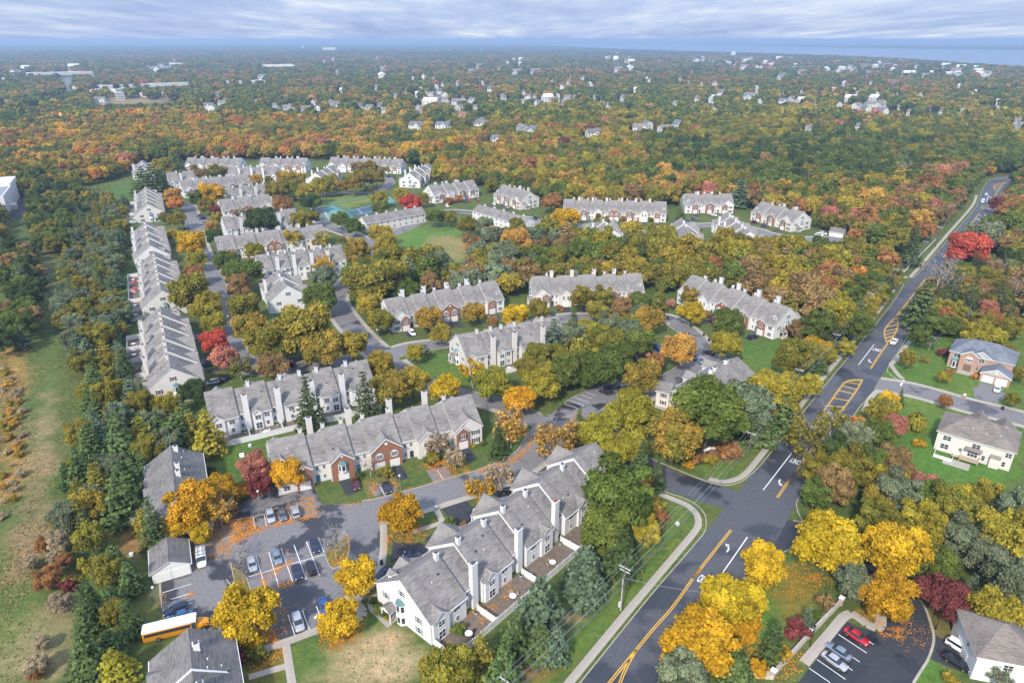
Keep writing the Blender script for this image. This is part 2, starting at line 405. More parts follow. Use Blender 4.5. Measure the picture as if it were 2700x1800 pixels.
def ground_mesh():
    def axis(lo, hi, step, far, neg):
        a = list(np.arange(lo, hi + .01, step)); d = step
        x = hi
        while x < far: d *= 1.22; x += d; a.append(x)
        if neg:
            x = lo; d = step
            while x > -far: d *= 1.22; x -= d; a.insert(0, x)
        return np.array(a)
    xs = axis(-300, 260, 2.0, 45000, True); ys = axis(40, 520, 2.0, 45000, False)
    ys = np.concatenate([[-3000, -1000, -300, -100, 0], ys])
    X, Y = np.meshgrid(xs, ys); n, k = X.shape
    rng = np.random.default_rng(3)
    w = Y * CP + CAM_H * SP
    ok = (w > 5)
    u = np.where(ok, 1350 + FPX * X / np.where(ok, w, 1), -9999); v = np.where(ok, 900 - FPX * (Y * SP - CAM_H * CP) / np.where(ok, w, 1), -9999)
    # ragged zone borders
    jit = 14 * np.sin(X * .45 + 3 * np.sin(Y * .21)) + 12 * np.sin(Y * .61 + 2.2 * np.sin(X * .33)) + rng.normal(0, 4, X.shape)
    sc = np.clip((v - 100) / 1200, .05, 1.2)
    u2 = u + jit * sc; v2 = v + jit[::-1, ::-1] * sc * .6
    col = np.empty((n, k, 3)); col[:] = (0.085, 0.115, 0.034)
    d = np.hypot(X, Y)
    far = d > 700
    col[far] = (0.075, 0.085, 0.03)
    for poly, c in ZONES:
        msk = inside_np(u2, v2, poly); col[msk] = c
    # soften a little
    for _ in range(1):
        pc = np.pad(col, ((1, 1), (1, 1), (0, 0)), 'edge')
        col = (pc[1:-1, 1:-1] * 2 + pc[:-2, 1:-1] + pc[2:, 1:-1] + pc[1:-1, :-2] + pc[1:-1, 2:]) / 6
    verts = np.stack([X, Y, np.zeros_like(X)], -1).reshape(-1, 3)
    idx = np.arange(n * k).reshape(n, k)
    faces = np.stack([idx[:-1, :-1], idx[:-1, 1:], idx[1:, 1:], idx[1:, :-1]], -1).reshape(-1, 4)
    me = bpy.data.meshes.new('ground')
    me.vertices.add(len(verts)); me.vertices.foreach_set('co', verts.ravel())
    me.loops.add(faces.size); me.loops.foreach_set('vertex_index', faces.ravel())
    me.polygons.add(len(faces)); me.polygons.foreach_set('loop_start', np.arange(0, faces.size, 4)); me.polygons.foreach_set('loop_total', np.full(len(faces), 4))
    at = me.color_attributes.new('zone', 'FLOAT_COLOR', 'POINT')
    at.data.foreach_set('color', np.concatenate([col.reshape(-1, 3), np.ones((n * k, 1))], 1).ravel())
    me.update(); me.validate()
    m, nn, l = nodes_of('ground'); b = nn['Principled BSDF']; b.inputs['Roughness'].default_value = 0.95; b.inputs['Specular IOR Level'].default_value = 0.15
    a = nn.new('ShaderNodeAttribute'); a.attribute_name = 'zone'
    geo = nn.new('ShaderNodeNewGeometry')
    def noise(s, dt, r=0.6):
        q = nn.new('ShaderNodeTexNoise'); q.inputs['Scale'].default_value = s; q.inputs['Detail'].default_value = dt; q.inputs['Roughness'].default_value = r
        l.new(geo.outputs['Position'], q.inputs[0]); return q.outputs[0]
    def mixn(base, fac_socket, dark, light, lo=.32, hi=.68):
        rp = nn.new('ShaderNodeValToRGB'); l.new(fac_socket, rp.inputs[0])
        rp.color_ramp.elements[0].position, rp.color_ramp.elements[0].color = lo, (*dark, 1)
        rp.color_ramp.elements[1].position, rp.color_ramp.elements[1].color = hi, (*light, 1)
        mx = nn.new('ShaderNodeMixRGB'); mx.blend_type = 'MULTIPLY'; mx.inputs[0].default_value = 1
        l.new(base, mx.inputs[1]); l.new(rp.outputs[0], mx.inputs[2]); return mx.outputs[0]
    c1 = mixn(a.outputs['Color'], noise(0.55, 8, 0.75), (0.52, 0.66, 0.55), (1.5, 1.28, 1.25))
    c2 = mixn(c1, noise(0.05, 5), (0.75, 0.9, 0.8), (1.25, 1.08, 1.1))
    c3 = mixn(c2, noise(3.0, 4, 0.7), (0.72, 0.72, 0.72), (1.25, 1.25, 1.25))
    l.new(c3, b.inputs['Base Color'])
    me.materials.append(m)
    return me
struct('ground', ground_mesh())

# ---------------------------------------------------------------- roads
rd_left = [(1440, 1900), (1529, 1800), (1708, 1578.6), (1857, 1405), (1920, 1330), (1975, 1258), (2024, 1204), (2162, 1032), (2332, 827),
           (2382, 757), (2400, 740), (2419, 723), (2508, 622), (2572, 548), (2583, 520), (2600, 484), (2623, 471), (2660, 466), (2695, 462)]
rd_right = [(1760, 1900), (1835, 1700), (1965, 1527), (2050, 1420), (2102, 1324), (2120, 1290), (2258, 1085), (2302, 1028), (2342, 963), (2384, 902), (2425, 815),
            (2455, 770), (2530, 680), (2602, 584), (2626, 553), (2654, 499), (2666, 477), (2680, 472), (2698, 468)]
sheet('road', rd_left + rd_right[::-1], 0.050, 'asphalt')
# entry street and the loop through the estate, as ground lines with a width
def gline(px, n=8): return [np.array(q) for q in smooth_line([P(*a)[:2] for a in px], False, n)]
LANES = {}
def lane(key, px, width, m='asphalt_old', z=0.044, name='road', kerbs=True):
    ln = gline(px); LANES[key] = (ln, width)
    ribbon(name, ln, -width / 2, width / 2, z, m, kind='structure')
    return ln
lane('entry', [(1935, 1318), (1870, 1300), (1743, 1256), (1660, 1200), (1560, 1135), (1440, 1130)], 9.0, 'asphalt', 0.0535)
lane('front_court', [(960, 1350), (1030, 1335), (1180, 1292), (1320, 1247), (1395, 1205), (1425, 1160), (1450, 1120)], 9.0, z=0.0425)
lane('cross', [(1450, 1128), (1350, 1075), (1254, 1050), (1180, 1030), (1100, 1000), (1045, 972)], 7.4, z=0.0415)
lane('spine', [(1100, 1010), (1040, 965), (963, 900), (915, 845), (885, 795), (897, 766), (935, 730), (966, 690), (976, 650), (930, 620), (878, 601), (845, 580), (836, 560)], 8.6, z=0.0465)
lane('north_loop', [(838, 570), (832, 530), (850, 517), (915, 509), (978, 507), (1015, 495), (1028, 480), (1018, 468), (985, 462)], 7.4, z=0.0395)
lane('court_east', [(1020, 940), (1080, 918), (1177, 905), (1300, 885), (1472, 842), (1567, 838), (1650, 838), (1745, 838), (1790, 858), (1828, 890), (1846, 920), (1840, 950), (1790, 990), (1720, 1020), (1640, 1070), (1570, 1120)], 8.2, z=0.0385)
lane('west_street', [(488, 533), (497, 545), (505, 575), (512, 610), (528, 660), (556, 720), (584, 789), (598, 858), (615, 917), (660, 970), (740, 975), (830, 962), (930, 950)], 8.0, z=0.0365)
lane('upper_court', [(985, 640), (1075, 600), (1170, 560), (1234, 560), (1320, 570), (1400, 578), (1540, 598), (1665, 612), (1743, 611), (1876, 593), (1978, 603), (2029, 618), (2097, 630), (2200, 628)], 8.0, z=0.0345)
lane('side_street', [(2290, 1005), (2321, 1014), (2397, 1026), (2474, 1046), (2550, 1068), (2665, 1096), (2790, 1130)], 9.0, 'asphalt_old', 0.0485)
lane('south_drive', [(1985, 1440), (2070, 1405), (2140, 1420), (2220, 1470), (2310, 1530), (2385, 1590)], 9.5, 'asphalt_new', 0.0435)
lane('highway', [(60, 305), (104, 288), (141, 272), (172, 248), (162, 230), (172, 218), (190, 205)], 30, 'asphalt_old', 0.05)
# parking courts
sheet('parking_lot', [(450, 1395), (530, 1365), (640, 1325), (700, 1290), (815, 1260), (850, 1330), (970, 1325), (1010, 1370), (1000, 1420), (1000, 1480), (985, 1540), (935, 1590), (850, 1650), (775, 1675),
      (720, 1690), (600, 1690), (545, 1665), (430, 1660), (425, 1530), (415, 1480)], 0.0335, 'asphalt_mix')
sheet('parking_lot', [(1430, 1110), (1489, 1062), (1560, 1018), (1640, 1005), (1720, 985), (1690, 1040), (1660, 1075), (1640, 1120), (1620, 1150), (1560, 1150), (1500, 1130)], 0.0312, 'asphalt_mix')
sheet('parking_lot', [(2040, 1880), (2233, 1636), (2262, 1652), (2320, 1668), (2350, 1600), (2330, 1560), (2350, 1530), (2406, 1555), (2440, 1610), (2459, 1683), (2455, 1720), (2412, 1800), (2370, 1880)], 0.0452, 'asphalt_new')
sheet('parking_lot', [(2459, 1670), (2580, 1735), (2560, 1780), (2448, 1735)], 0.0412, 'asphalt_new')
sheet('parking_lot', [(0, 500), (110, 500), (105, 530), (60, 575), (0, 578)], 0.03, 'asphalt_new')
sheet('parking_lot', [(2180, 622), (2260, 612), (2300, 625), (2270, 650), (2170, 645)], 0.03, 'asphalt_old')
sheet('parking_lot', [(1710, 905), (1760, 920), (1720, 965), (1640, 990), (1630, 960)], 0.028, 'asphalt_new')
sheet('parking_lot', [(1835, 905), (1925, 935), (1900, 975), (1820, 960)], 0.026, 'asphalt_mix')
sheet('parking_lot', [(520, 565), (560, 570), (560, 605), (520, 605)], 0.028, 'asphalt_old')
# ---------------------------------------------------------------- building pieces
def win_frame(w, h, grid, arched, both):
    t = 0.09
    mb = MB(); d = 0.07
    def bar(x0, x1, z0, z1, dd=d): mb.box(x0, x1, -dd, 0.03, z0, z1, 0)
    bar(-w / 2, -w / 2 + t, 0, h); bar(w / 2 - t, w / 2, 0, h); bar(-w / 2 + t, w / 2 - t, 0, t); bar(-w / 2 + t, w / 2 - t, h - t, h)
    bar(-w / 2 - .05, w / 2 + .05, -.09, 0, .11)
    if grid:
        n = max(1, round(w / 0.85))
        for k in range(1, n): x = -w / 2 + w * k / n; bar(x - .045, x + .045, t, h - t, .05)
        bar(-w / 2 + t, w / 2 - t, h / 2 - .04, h / 2 + .04, .045)
    if arched:
        r = w / 2; pts = [(r * math.cos(a), 0.62 * r * math.sin(a)) for a in np.linspace(0, math.pi, 11)]
        pr = [(x, -.075, h + z) for x, z in pts]; mb.poly(pr[::-1]); bk = [(x, .02, h + z) for x, z in pts]; mb.poly(bk)
        for i in range(10): mb.poly([pr[i], pr[i + 1], bk[i + 1], bk[i]])
    if both: mb.box(-w / 2 + t, w / 2 - t, -.02, .02, t, h - t, 1)
    return mb.mesh('window', ['trim', both] if both else ['trim'])
FACE = {'F': 0.0, 'R': math.pi, 'L': -math.pi / 2, 'E': math.pi / 2}
def window(par, face, x, y, z, w=0.95, h=1.45, grid=True, arched=False, shut=None, lod=0, glass='glass', name='window'):
    rz = FACE[face]
    if lod:
        o = ob(name, cached(('wf', w, h, grid, arched, glass), lambda: win_frame(w, h, grid, arched, glass)), par, (x, y, z), rz)
    else:
        o = ob(name, cached(('wf', w, h, grid, arched, None), lambda: win_frame(w, h, grid, arched, None)), par, (x, y, z), rz)
        def pane():
            mb = MB(); mb.box(-w / 2 + .09, w / 2 - .09, -.02, .02, .09, h - .09); return mb.mesh('pane', glass)
        ob('pane', cached(('pane', w, h, glass), pane), o)
    if shut:
        def sh():
            mb = MB(); mb.box(-.19, .19, -.06, .02, 0, h); return mb.mesh('shutter', shut)
        me = cached(('shut', h, shut), sh)
        for s_ in (-1, 1): ob('shutter', me, o, (s_ * (w / 2 + .25), 0, 0))
    return o
def panel(par, name, face, x, y, z, w, h, m, t=0.06, lines=0):
    def mk():
        mb = MB()
        if lines:
            for k in range(lines): mb.box(-w / 2, w / 2, -t, .02, h * k / lines + .015, h * (k + 1) / lines - .015)
            mb.box(-w / 2 + .01, w / 2 - .01, -t * .5, .018, .01, h - .01)
            mb.box(-w / 2 - .12, w / 2 + .12, -t * 1.3, .01, h, h + .14); mb.box(-w / 2 - .12, -w / 2 - .01, -t * 1.3, .01, 0, h); mb.box(w / 2 + .01, w / 2 + .12, -t * 1.3, .01, 0, h)
        else:
            mb.box(-w / 2, w / 2, -t, .02, 0, h)
        return mb.mesh(name, m)
    return ob(name, cached((name, w, h, m, t, lines), mk), par, (x, y, z), FACE[face])

PITCH_T = 0.71
ZE = 5.5
def section_wall(par, x, w, yf, yr, ze, zr, m, name='wall'):
    def mk():
        mb = MB(); a = .003
        ym = (yf + yr) / 2
        for xx, flip in ((a, 1), (w - a, 0)):
            pts = [(xx, yf, 0), (xx, yr, 0), (xx, yr, ze), (xx, ym, zr), (xx, yf, ze)]
            mb.poly(pts[::-1] if flip else pts)
        mb.poly([(a, yf, 0), (w - a, yf, 0), (w - a, yf, ze), (a, yf, ze)]); mb.poly([(w - a, yr, 0), (a, yr, 0), (a, yr, ze), (w - a, yr, ze)])
        return mb.mesh('wall', m)
    return ob(name, cached(('wall', w, yf, yr, ze, zr, m), mk), par, (x, 0, 0))
def section_roof(par, x, w, yf, yr, ze, zr, over=0.35, rake=0.12, m='shingle', name='roof', lx=None, rx=None):
    lx = rake if lx is None else lx; rx = rake if rx is None else rx
    def mk():
        mb = MB(); ym = (yf + yr) / 2; t = .2; s_ = (zr - ze) / (ym - yf)
        dz = .22
        a, b = -lx, w + rx
        yfo, yro = yf - over, yr + over; zo = ze - over * s_ + dz
        mb.slab([(a, yfo, zo), (b, yfo, zo), (b, ym, zr + dz), (a, ym, zr + dz)], t, 0, 1)
        mb.slab([(b, yro, zo), (a, yro, zo), (a, ym, zr + dz), (b, ym, zr + dz)], t, 0, 1)
        # ridge cap, gutters and roof vents
        mb.slab([(a, ym - .16, zr + dz - .06), (b, ym - .16, zr + dz - .06), (b, ym, zr + dz + .05), (a, ym, zr + dz + .05)], .05, 0, 0)
        mb.slab([(b, ym + .16, zr + dz - .06), (a, ym + .16, zr + dz - .06), (a, ym, zr + dz + .05), (b, ym, zr + dz + .05)], .05, 0, 0)
        mb.box(a, b, yfo - .12, yfo + .0, zo - .18, zo - .03, 1); mb.box(a, b, yro - .0, yro + .12, zo - .18, zo - .03, 1)
        return mb.mesh('roof', [m, 'trim'])
    return ob(name, cached(('roof', w, yf, yr, ze, zr, over, lx, rx, m), mk), par, (x, 0, 0))
def vent_mesh():
    mb = MB(); mb.lathe([(.09, -.2), (.09, .35), (.12, .36), (.12, .42)], 6); return mb.mesh('roof_vent', 'trim')
def vent_dark():
    mb = MB(); mb.box(-.2, .2, -.16, .16, -.15, .16); return mb.mesh('roof_vent', 'shutter_dark')
def cross_gable(par, xc, gw, yfront, ymain, ze, m, pitch=None, main_pitch=PITCH_T, back=None, depth_wall=0.6, name='gable_wall', z0=0.0, roofm='shingle', over=0.3):
    """front (-y) cross gable: wall piece with its own little roof running back into the main slope"""
    pitch = pitch or main_pitch * 1.12
    zr = ze + gw / 2 * pitch
    yb = ymain + (zr - ze) / main_pitch + 0.35
    def mkw():
        mb = MB(); w = gw / 2; yk = ymain + .3
        fr = [(-w, yfront, z0), (w, yfront, z0), (w, yfront, ze), (0, yfront, zr), (-w, yfront, ze)]
        mb.poly(fr)
        mb.poly([(-w, yk, z0), (-w, yfront, z0), (-w, yfront, ze), (-w, yk, ze)]); mb.poly([(w, yfront, z0), (w, yk, z0), (w, yk, ze), (w, yfront, ze)])
        if z0 > 0: mb.poly([(-w, yk, z0), (w, yk, z0), (w, yfront, z0), (-w, yfront, z0)])
        return mb.mesh('gable_wall', m)
    wl_ = ob(name, cached(('gw', gw, yfront, ymain, ze, m, pitch, z0), mkw), par, (xc, 0, 0))
    def mkr():
        mb = MB(); o = over; w = gw / 2 + o; zo = ze - o * pitch; dz = .21; yf = yfront - .28; ye = ymain - .1
        mb.slab([(-w, ye, zo + dz), (-w, yf, zo + dz), (0, yf, zr + dz), (0, yb, zr + dz)], .16, 0, 1)
        mb.slab([(0, yb, zr + dz), (0, yf, zr + dz), (w, yf, zo + dz), (w, ye, zo + dz)], .16, 0, 1)
        # white rake boards on the front edge
        for s_ in (-1, 1):
            a, b = (s_ * w, zo + dz), (0, zr + dz)
            q = [(a[0], yf - .05, a[1] - .34), (b[0], yf - .05, b[1] - .34), (b[0], yf - .05, b[1] - .01), (a[0], yf - .05, a[1] - .01)]
            mb.poly(q if s_ < 0 else q[::-1], 1)
            mb.poly([(x_, y_ + .045, z_) for x_, y_, z_ in (q[::-1] if s_ < 0 else q)], 1)
        return mb.mesh('gable_roof', [roofm, 'trim'])
    ob('gable_roof', cached(('gr', gw, yfront, ymain, ze, pitch, main_pitch, roofm, over), mkr), par, (xc, 0, 0))
    return zr
def round_vent(par, face, x, y, z, r=.32):
    def mk():
        mb = MB(); pts = [(r * math.cos(a), r * math.sin(a)) for a in np.linspace(0, 2 * math.pi, 13)[:-1]]
        f = [(a, -.07, b) for a, b in pts]; k = [(a, .02, b) for a, b in pts]
        mb.poly(f[::-1]) if False else mb.poly(f)
        for i in range(12): j = (i + 1) % 12; mb.poly([f[j], f[i], k[i], k[j]])
        return mb.mesh('round_vent', 'trim')
    ob('round_vent', cached(('rv', r), mk), par, (x, y, z), FACE[face])
def chimney(par, x, y, w, d, z0, z1, m='siding_white', flue='flue', name='chimney'):
    def mk():
        mb = MB(); mb.box(-w / 2, w / 2, -d / 2, d / 2, z0, z1); mb.box(-w / 2 - .07, w / 2 + .07, -d / 2 - .07, d / 2 + .07, z1, z1 + .14); return mb.mesh('chimney', m)
    o = ob(name, cached(('chim', w, d, z0, z1, m), mk), par, (x, y, 0))
    def mf():
        mb = MB(); a, b = w * .34, d * .34
        mb.box(-a, a, -b, b, z1 + .14, z1 + .42); mb.box(-a * .6, a * .6, -b * .6, b * .6, z1 + .42, z1 + .62); return mb.mesh('chimney_cap', flue)
    ob('chimney_cap', cached(('cap', w, d, z1, flue), mf), o)
    return o
def bay_tower(par, face, x, y, z0=0.0, h=5.0, lod=0):
    """three-sided bay with a teal metal roof"""
    def mk():
        mb = MB(); a, b, d = 1.15, .55, .85
        pts = [(-a, 0), (-b, -d), (b, -d), (a, 0)]
        for i in range(3):
            p, q = pts[i], pts[i + 1]; mb.poly([(p[0], p[1], 0), (q[0], q[1], 0), (q[0], q[1], h), (p[0], p[1], h)])
        mb.poly([(p[0], p[1], 0) for p in pts[::-1]])
        return mb.mesh('bay_window', 'trim')
    o = ob('bay_window', cached(('bay', h), mk), par, (x, y, z0), FACE[face])
    def mr():
        mb = MB(); a, b, d = 1.3, .65, 1.0; pts = [(-a, 0), (-b, -d), (b, -d), (a, 0)]
        mid = [(-.8, -.02, h + .55), (-.35, -.45, h + .75), (.35, -.45, h + .75), (.8, -.02, h + .55)]
        for i in range(3):
            p, q = pts[i], pts[i + 1]; mb.poly([(p[0], p[1], h), (q[0], q[1], h), mid[i + 1], mid[i]])
        mb.poly([mid[0], mid[1], mid[2], mid[3], (0, .02, h + 1.0)])
        return mb.mesh('bay_roof', 'teal')
    ob('bay_roof', cached(('bayr', h), mr), o)
    def mp():
        mb = MB()
        zs = ((h - 1.75, h - .35), (h - 4.6, h - 3.2)) if h > 4 else ((.45, h - .3),)
        for za, zb in zs:
            mb.box(-.38, .38, -.87, -.8, za, zb)
            for s_ in (-1, 1):
                p0, p1 = np.array((s_ * 1.02, -.18)), np.array((s_ * .68, -.67)); n_ = np.array((s_ * .03, -.02))
                a, b = p0 + n_, p1 + n_
                q = [(a[0], a[1], za), (b[0], b[1], za), (b[0], b[1], zb), (a[0], a[1], zb)]
                mb.poly(q if s_ < 0 else q[::-1])
        return mb.mesh('pane', 'glass')
    ob('pane', cached(('bayp', h), mp), o)
def porch(par, face, x, y, lod=0, roofm='shingle', wm='trim'):
    def mk():
        mb = MB(); w, d, h, zr = 1.5, 2.0, 2.6, 3.6
        mb.slab([(-w, -d, h), (0, -d, zr), (0, .05, zr), (-w, .05, h)][::-1], .14, 0, 1); mb.slab([(0, -d, zr), (w, -d, h), (w, .05, h), (0, .05, zr)][::-1], .14, 0, 1)
        mb.poly([(-w + .1, -d + .1, h - .12), (w - .1, -d + .1, h - .12), (0, -d + .1, zr - .12)], 1)
        return mb.mesh('porch_roof', [roofm, wm])
    r_ = ob('porch_roof', cached(('porchr', roofm), mk), par, (x, y, 0), FACE[face])
    def mc():
        mb = MB()
        for s_ in (-1, 1): mb.box(s_ * 1.25 - .11, s_ * 1.25 + .11, -1.85, -1.63, 0.1, 2.6)
        return mb.mesh('porch_post', 'trim')
    ob('porch_post', cached('porchc', mc), r_)
    def ms():
        mb = MB(); mb.box(-1.5, 1.5, -2.2, 0, 0, .14); return mb.mesh('porch_step', 'concrete')
    ob('porch_step', cached('porchs', ms), par, (x, y, 0), FACE[face])
    panel(par, 'door', face, x, y, .14, 1.0, 2.1, 'door_blue')

WID = {'E': 8.0, 'N': 7.8, 'l': 4.0, 'B': 7.6, 'V': 5.6, 'G': 5.6}
HALF, SET = 8.0, 1.25
def fence_run(par, pts, h=1.8, gap=2.4, m='fence_vinyl'):
    """vinyl fence along local points: panels and posts of their own"""
    for (a, b) in zip(pts[:-1], pts[1:]):
        a, b = Vector((*a, 0)), Vector((*b, 0)); L_ = (b - a).length; n = max(1, round(L_ / gap)); s_ = L_ / n
        ang = math.atan2(b.y - a.y, b.x - a.x)
        def mk():
            mb = MB(); mb.box(0.05, s_ - .05, -.025, .025, .06, h - .1); mb.box(0.05, s_ - .05, -.045, .045, h - .12, h); mb.box(.05, s_ - .05, -.045, .045, .03, .15)
            return mb.mesh('fence_panel', m)
        me = cached(('fpan', round(s_, 2), h, m), mk)
        def mp():
            mb = MB(); mb.box(-.065, .065, -.065, .065, 0, h + .1); mb.box(-.085, .085, -.085, .085, h + .1, h + .16); return mb.mesh('fence_post', m)
        mp_ = cached(('fpost', h, m), mp)
        for k in range(n):
            q = a + (b - a) * (k / n)
            ob('fence_panel', me, par, q, ang); ob('fence_post', mp_, par, q, ang)
        ob('fence_post', mp_, par, b + Vector((0.002, .003, 0)), ang)

ROWS = []
def row(label, A, B, pattern, endA=False, endB=False, lod=0, patio=0.0, wallm='siding_white', fence_label=None, brick='brick', shut='shutter_dark', zr=11.2, seed=0, flip_gar=False, driveways=True, rear_seed=0, group=None, roofm='shingle'):
    rng = random.Random(seed)
    a, b = P(*A, zr), P(*B, zr); a.z = b.z = 0
    L_ = (b - a).length; ang = math.atan2(b.y - a.y, b.x - a.x)
    root = thing('townhouse_row', label, 'townhouses', a, ang, group)
    ROWS.append((root, L_, lod, pattern))
    tot = sum(WID[c] for c in pattern); k = L_ / tot
    x = 0.0; n = len(pattern); drives = []; info = []
    for i, c in enumerate(pattern):
        w = round(WID[c] * k, 2); low = c == 'l'
        yf, yr = (-HALF + SET, HALF - SET) if low else (-HALF, HALF)
        z1 = zr - SET * PITCH_T if low else zr
        ze = round(z1 - (yr - yf) / 2 * PITCH_T, 3)
        wm = wallm if not (c in 'l' and i % 4 == 1) else wallm
        section_wall(root, x, w, yf, yr, ze, z1, wm)
        section_roof(root, x, w, yf, yr, ze, z1, rake=0.0 if low else .14, over=.35, lx=0.0 if low else .16, rx=0.0 if low else .16, m=roofm)
        xm = x + w / 2; mir = (i >= n / 2)
        s_ = -1 if mir else 1
        drv = lambda px_, wd: drives.append((px_, wd, yf))
        pr = .5
        if c == 'l':
            for dx in (-.85, .85): window(root, 'F', xm + dx, yf, 3.7, .85, 1.25, lod=lod)
            panel(root, 'door', 'F', xm - s_ * .9, yf, .15, 1.0, 2.1, rng.choice(['door_blue', 'door_red', 'shutter_dark']))
            window(root, 'F', xm + s_ * .8, yf, .9, .8, 1.2, lod=lod)
        elif c == 'E':
            xg = x + w / 2 + s_ * w * .24; gw = round(w * .44, 2)
            zg = cross_gable(root, xg, gw, yf - pr, yf, ze, brick)
            window(root, 'F', xg, yf - pr, 3.4, 1.5, 1.5, lod=lod); panel(root, 'garage_door', 'F', xg, yf - pr, 0, 2.5, 2.2, 'garage', lines=4); drv(xg, 2.9)
            round_vent(root, 'F', xg, yf - pr, zg - .95)
            xo = x + w / 2 - s_ * w * .26
            window(root, 'F', xo, yf, 3.4, 1.7, 1.45, lod=lod, shut=None); window(root, 'F', xo, yf, .75, 1.7, 1.5, lod=lod)
            # roof dormer
            dy = yf + 2.1; dz = ze + 2.1 * PITCH_T
            cross_gable(root, xo, 1.5, dy, dy + .9, dz + 1.15, wallm, pitch=1.0, name='dormer', z0=dz - .1, over=.16)
            window(root, 'F', xo, dy, dz + .25, .7, .95, grid=False, lod=1)
        elif c == 'N':
            xg = xm - s_ * .0; gw = round(w * .94, 2)
            zg = cross_gable(root, xg, gw, yf - pr, yf, ze, wallm)
            round_vent(root, 'F', xg, yf - pr, zg - 1.2, .36)
            xb = xm + s_ * w * .22; gb = round(w * .42, 2)
            zb = cross_gable(root, xb, gb, yf - pr - .55, yf - pr, ze - .25, brick, over=.2)
            window(root, 'F', xb, yf - pr - .55, 3.2, 1.5, 1.45, lod=lod, shut=shut); panel(root, 'garage_door', 'F', xb, yf - pr - .55, 0, 2.5, 2.2, 'garage', lines=4); drv(xb, 2.9)
            xo = xm - s_ * w * .24
            window(root, 'F', xo, yf - pr, 3.3, 1.6, 1.45, lod=lod, shut=shut); window(root, 'F', xo, yf - pr, .75, 1.6, 1.5, lod=lod, shut=shut)
        elif c == 'B':
            gw = round(w * .98, 2)
            zg = cross_gable(root, xm, gw, yf - pr, yf, ze, brick)
            round_vent(root, 'F', xm, yf - pr, zg - 1.45, .42)
            for dx in (-w * .24, w * .24):
                window(root, 'F', xm + dx, yf - pr, 3.3, 1.5, 1.35, arched=True, lod=lod, shut='shutter_grey'); panel(root, 'garage_door', 'F', xm + dx, yf - pr, 0, 2.5, 2.2, 'garage', lines=4); drv(xm + dx, 2.9)
        elif c in 'VG':
            gw = round(w * .92, 2)
            zg = cross_gable(root, xm, gw, yf - pr, yf, ze, wallm if c == 'G' else brick)
            if c == 'V':
                cross_gable(root, xm, gw - .6, yf - pr - .04, yf - pr, ze + .35, wallm, name='gable_face', z0=ze - .6, over=.02) if False else None
                bay_tower(root, 'F', xm, yf - pr, 2.7, 2.3, lod)
            else:
                for dx in (-.95, .95): window(root, 'F', xm + dx, yf - pr, 3.4, .95, 1.45, lod=lod)
            round_vent(root, 'F', xm, yf - pr, zg - 1.0)
            panel(root, 'garage_door', 'F', xm, yf - pr, 0, 2.5, 2.2, 'garage', lines=4); drv(xm, 2.9)
        # ---- rear
        if low:
            ch = chimney(root, xm + s_ * .55, yr + .5, 1.5, 1.05, 0, zr - .2 + .3 * (i % 2), wallm, 'copper' if (i + seed) % 5 == 0 else 'flue')
            if w > 3.2:
                window(root, 'R', xm - s_ * 1.0, yr, 3.4, .8, 1.5, lod=lod); window(root, 'R', xm - s_ * 1.0, yr, .9, .8, 1.4, lod=lod)
        else:
            gw = round(w * .44, 2); xg = xm - s_ * w * .24
            # rear wall gable, mirrored copy of the front routine
            rg = ob('rear_gable', None, root, (xg, 0, 0), math.pi)
            g2 = rg
            cross_gable_at(g2, root, xg, gw, yr, ze, wallm)
            window(root, 'R', xg, yr + .45, 3.3, 1.7, 1.5, lod=lod); window(root, 'R', xg, yr + .45, .25, 1.8, 2.1, grid=True, lod=lod, name='sliding_door')
            xo = xm + s_ * w * .24
            window(root, 'R', xo, yr, 3.4, 1.6, 1.4, lod=lod); window(root, 'R', xo, yr, .8, 1.0, 1.4, lod=lod)
            # small flues on the ridge
            for q in ((x + .7) if i > 0 else None, (x + w - .7) if i < n - 1 else None):
                if q is not None and rng.random() < .8: chimney(root, q, .55, .85, .85, zr - 1.2, zr + 1.15, wallm)
            if lod < 2:
                for q in range(3):
                    vx = x + w * (.25 + .22 * q) + rng.uniform(-.3, .3); vy = rng.choice([1, 1, -1]) * rng.uniform(1.2, 5.5)
                    ob('roof_vent', cached('vent', vent_mesh) if rng.random() < .5 else cached('ventd', vent_dark), root, (vx, vy, zr - abs(vy) * PITCH_T + .25))
        x += w
    for on, face, xe in ((endA, 'L', 0.0), (endB, 'E', x)):
        zt = zr
        window(root, face, xe, 0.0, 7.0, 1.0, 1.35, arched=True, shut=shut, lod=lod)
        if on:
            sgn = -1 if face == 'L' else 1
            bay_tower(root, face, xe, -.4, 0, 5.2, lod)
            window(root, face, xe, 4.6, 3.3, 1.1, 1.45, arched=True, shut=shut, lod=lod); window(root, face, xe, 4.6, .7, 1.1, 1.5, shut=shut, lod=lod)
            window(root, face, xe, -5.0, 3.3, 1.1, 1.45, shut=shut, lod=lod)
            porch(root, face, xe, -3.2, lod)
        else:
            window(root, face, xe, 4.2, 3.3, .95, 1.4, lod=lod, shut=shut); window(root, face, xe, -4.4, 3.3, .95, 1.4, lod=lod, shut=shut)
    if patio:
        f = thing('vinyl_fence', fence_label or ('white vinyl fence with bays behind the ' + label), 'fence', a, ang)
        y0, y1 = HALF + .6, HALF + patio
        fence_run(f, [(0.3, y1), (x - .3, y1)])
        xx = 0.3; xs_ = [0.3]; acc = 0
        acc = 0.0
        for c in pattern:
            acc += WID[c] * k
            if c == 'l': xs_.append(acc - WID[c] * k * .5)
        xs_.append(x - .3)
        for q in xs_: fence_run(f, [(q, y0), (q, y1 - .1)])
        mb = MB(); mb.poly([(.35, y0 - .5, .021), (x - .35, y0 - .5, .021), (x - .35, y1 - .05, .021), (.35, y1 - .05, .021)])
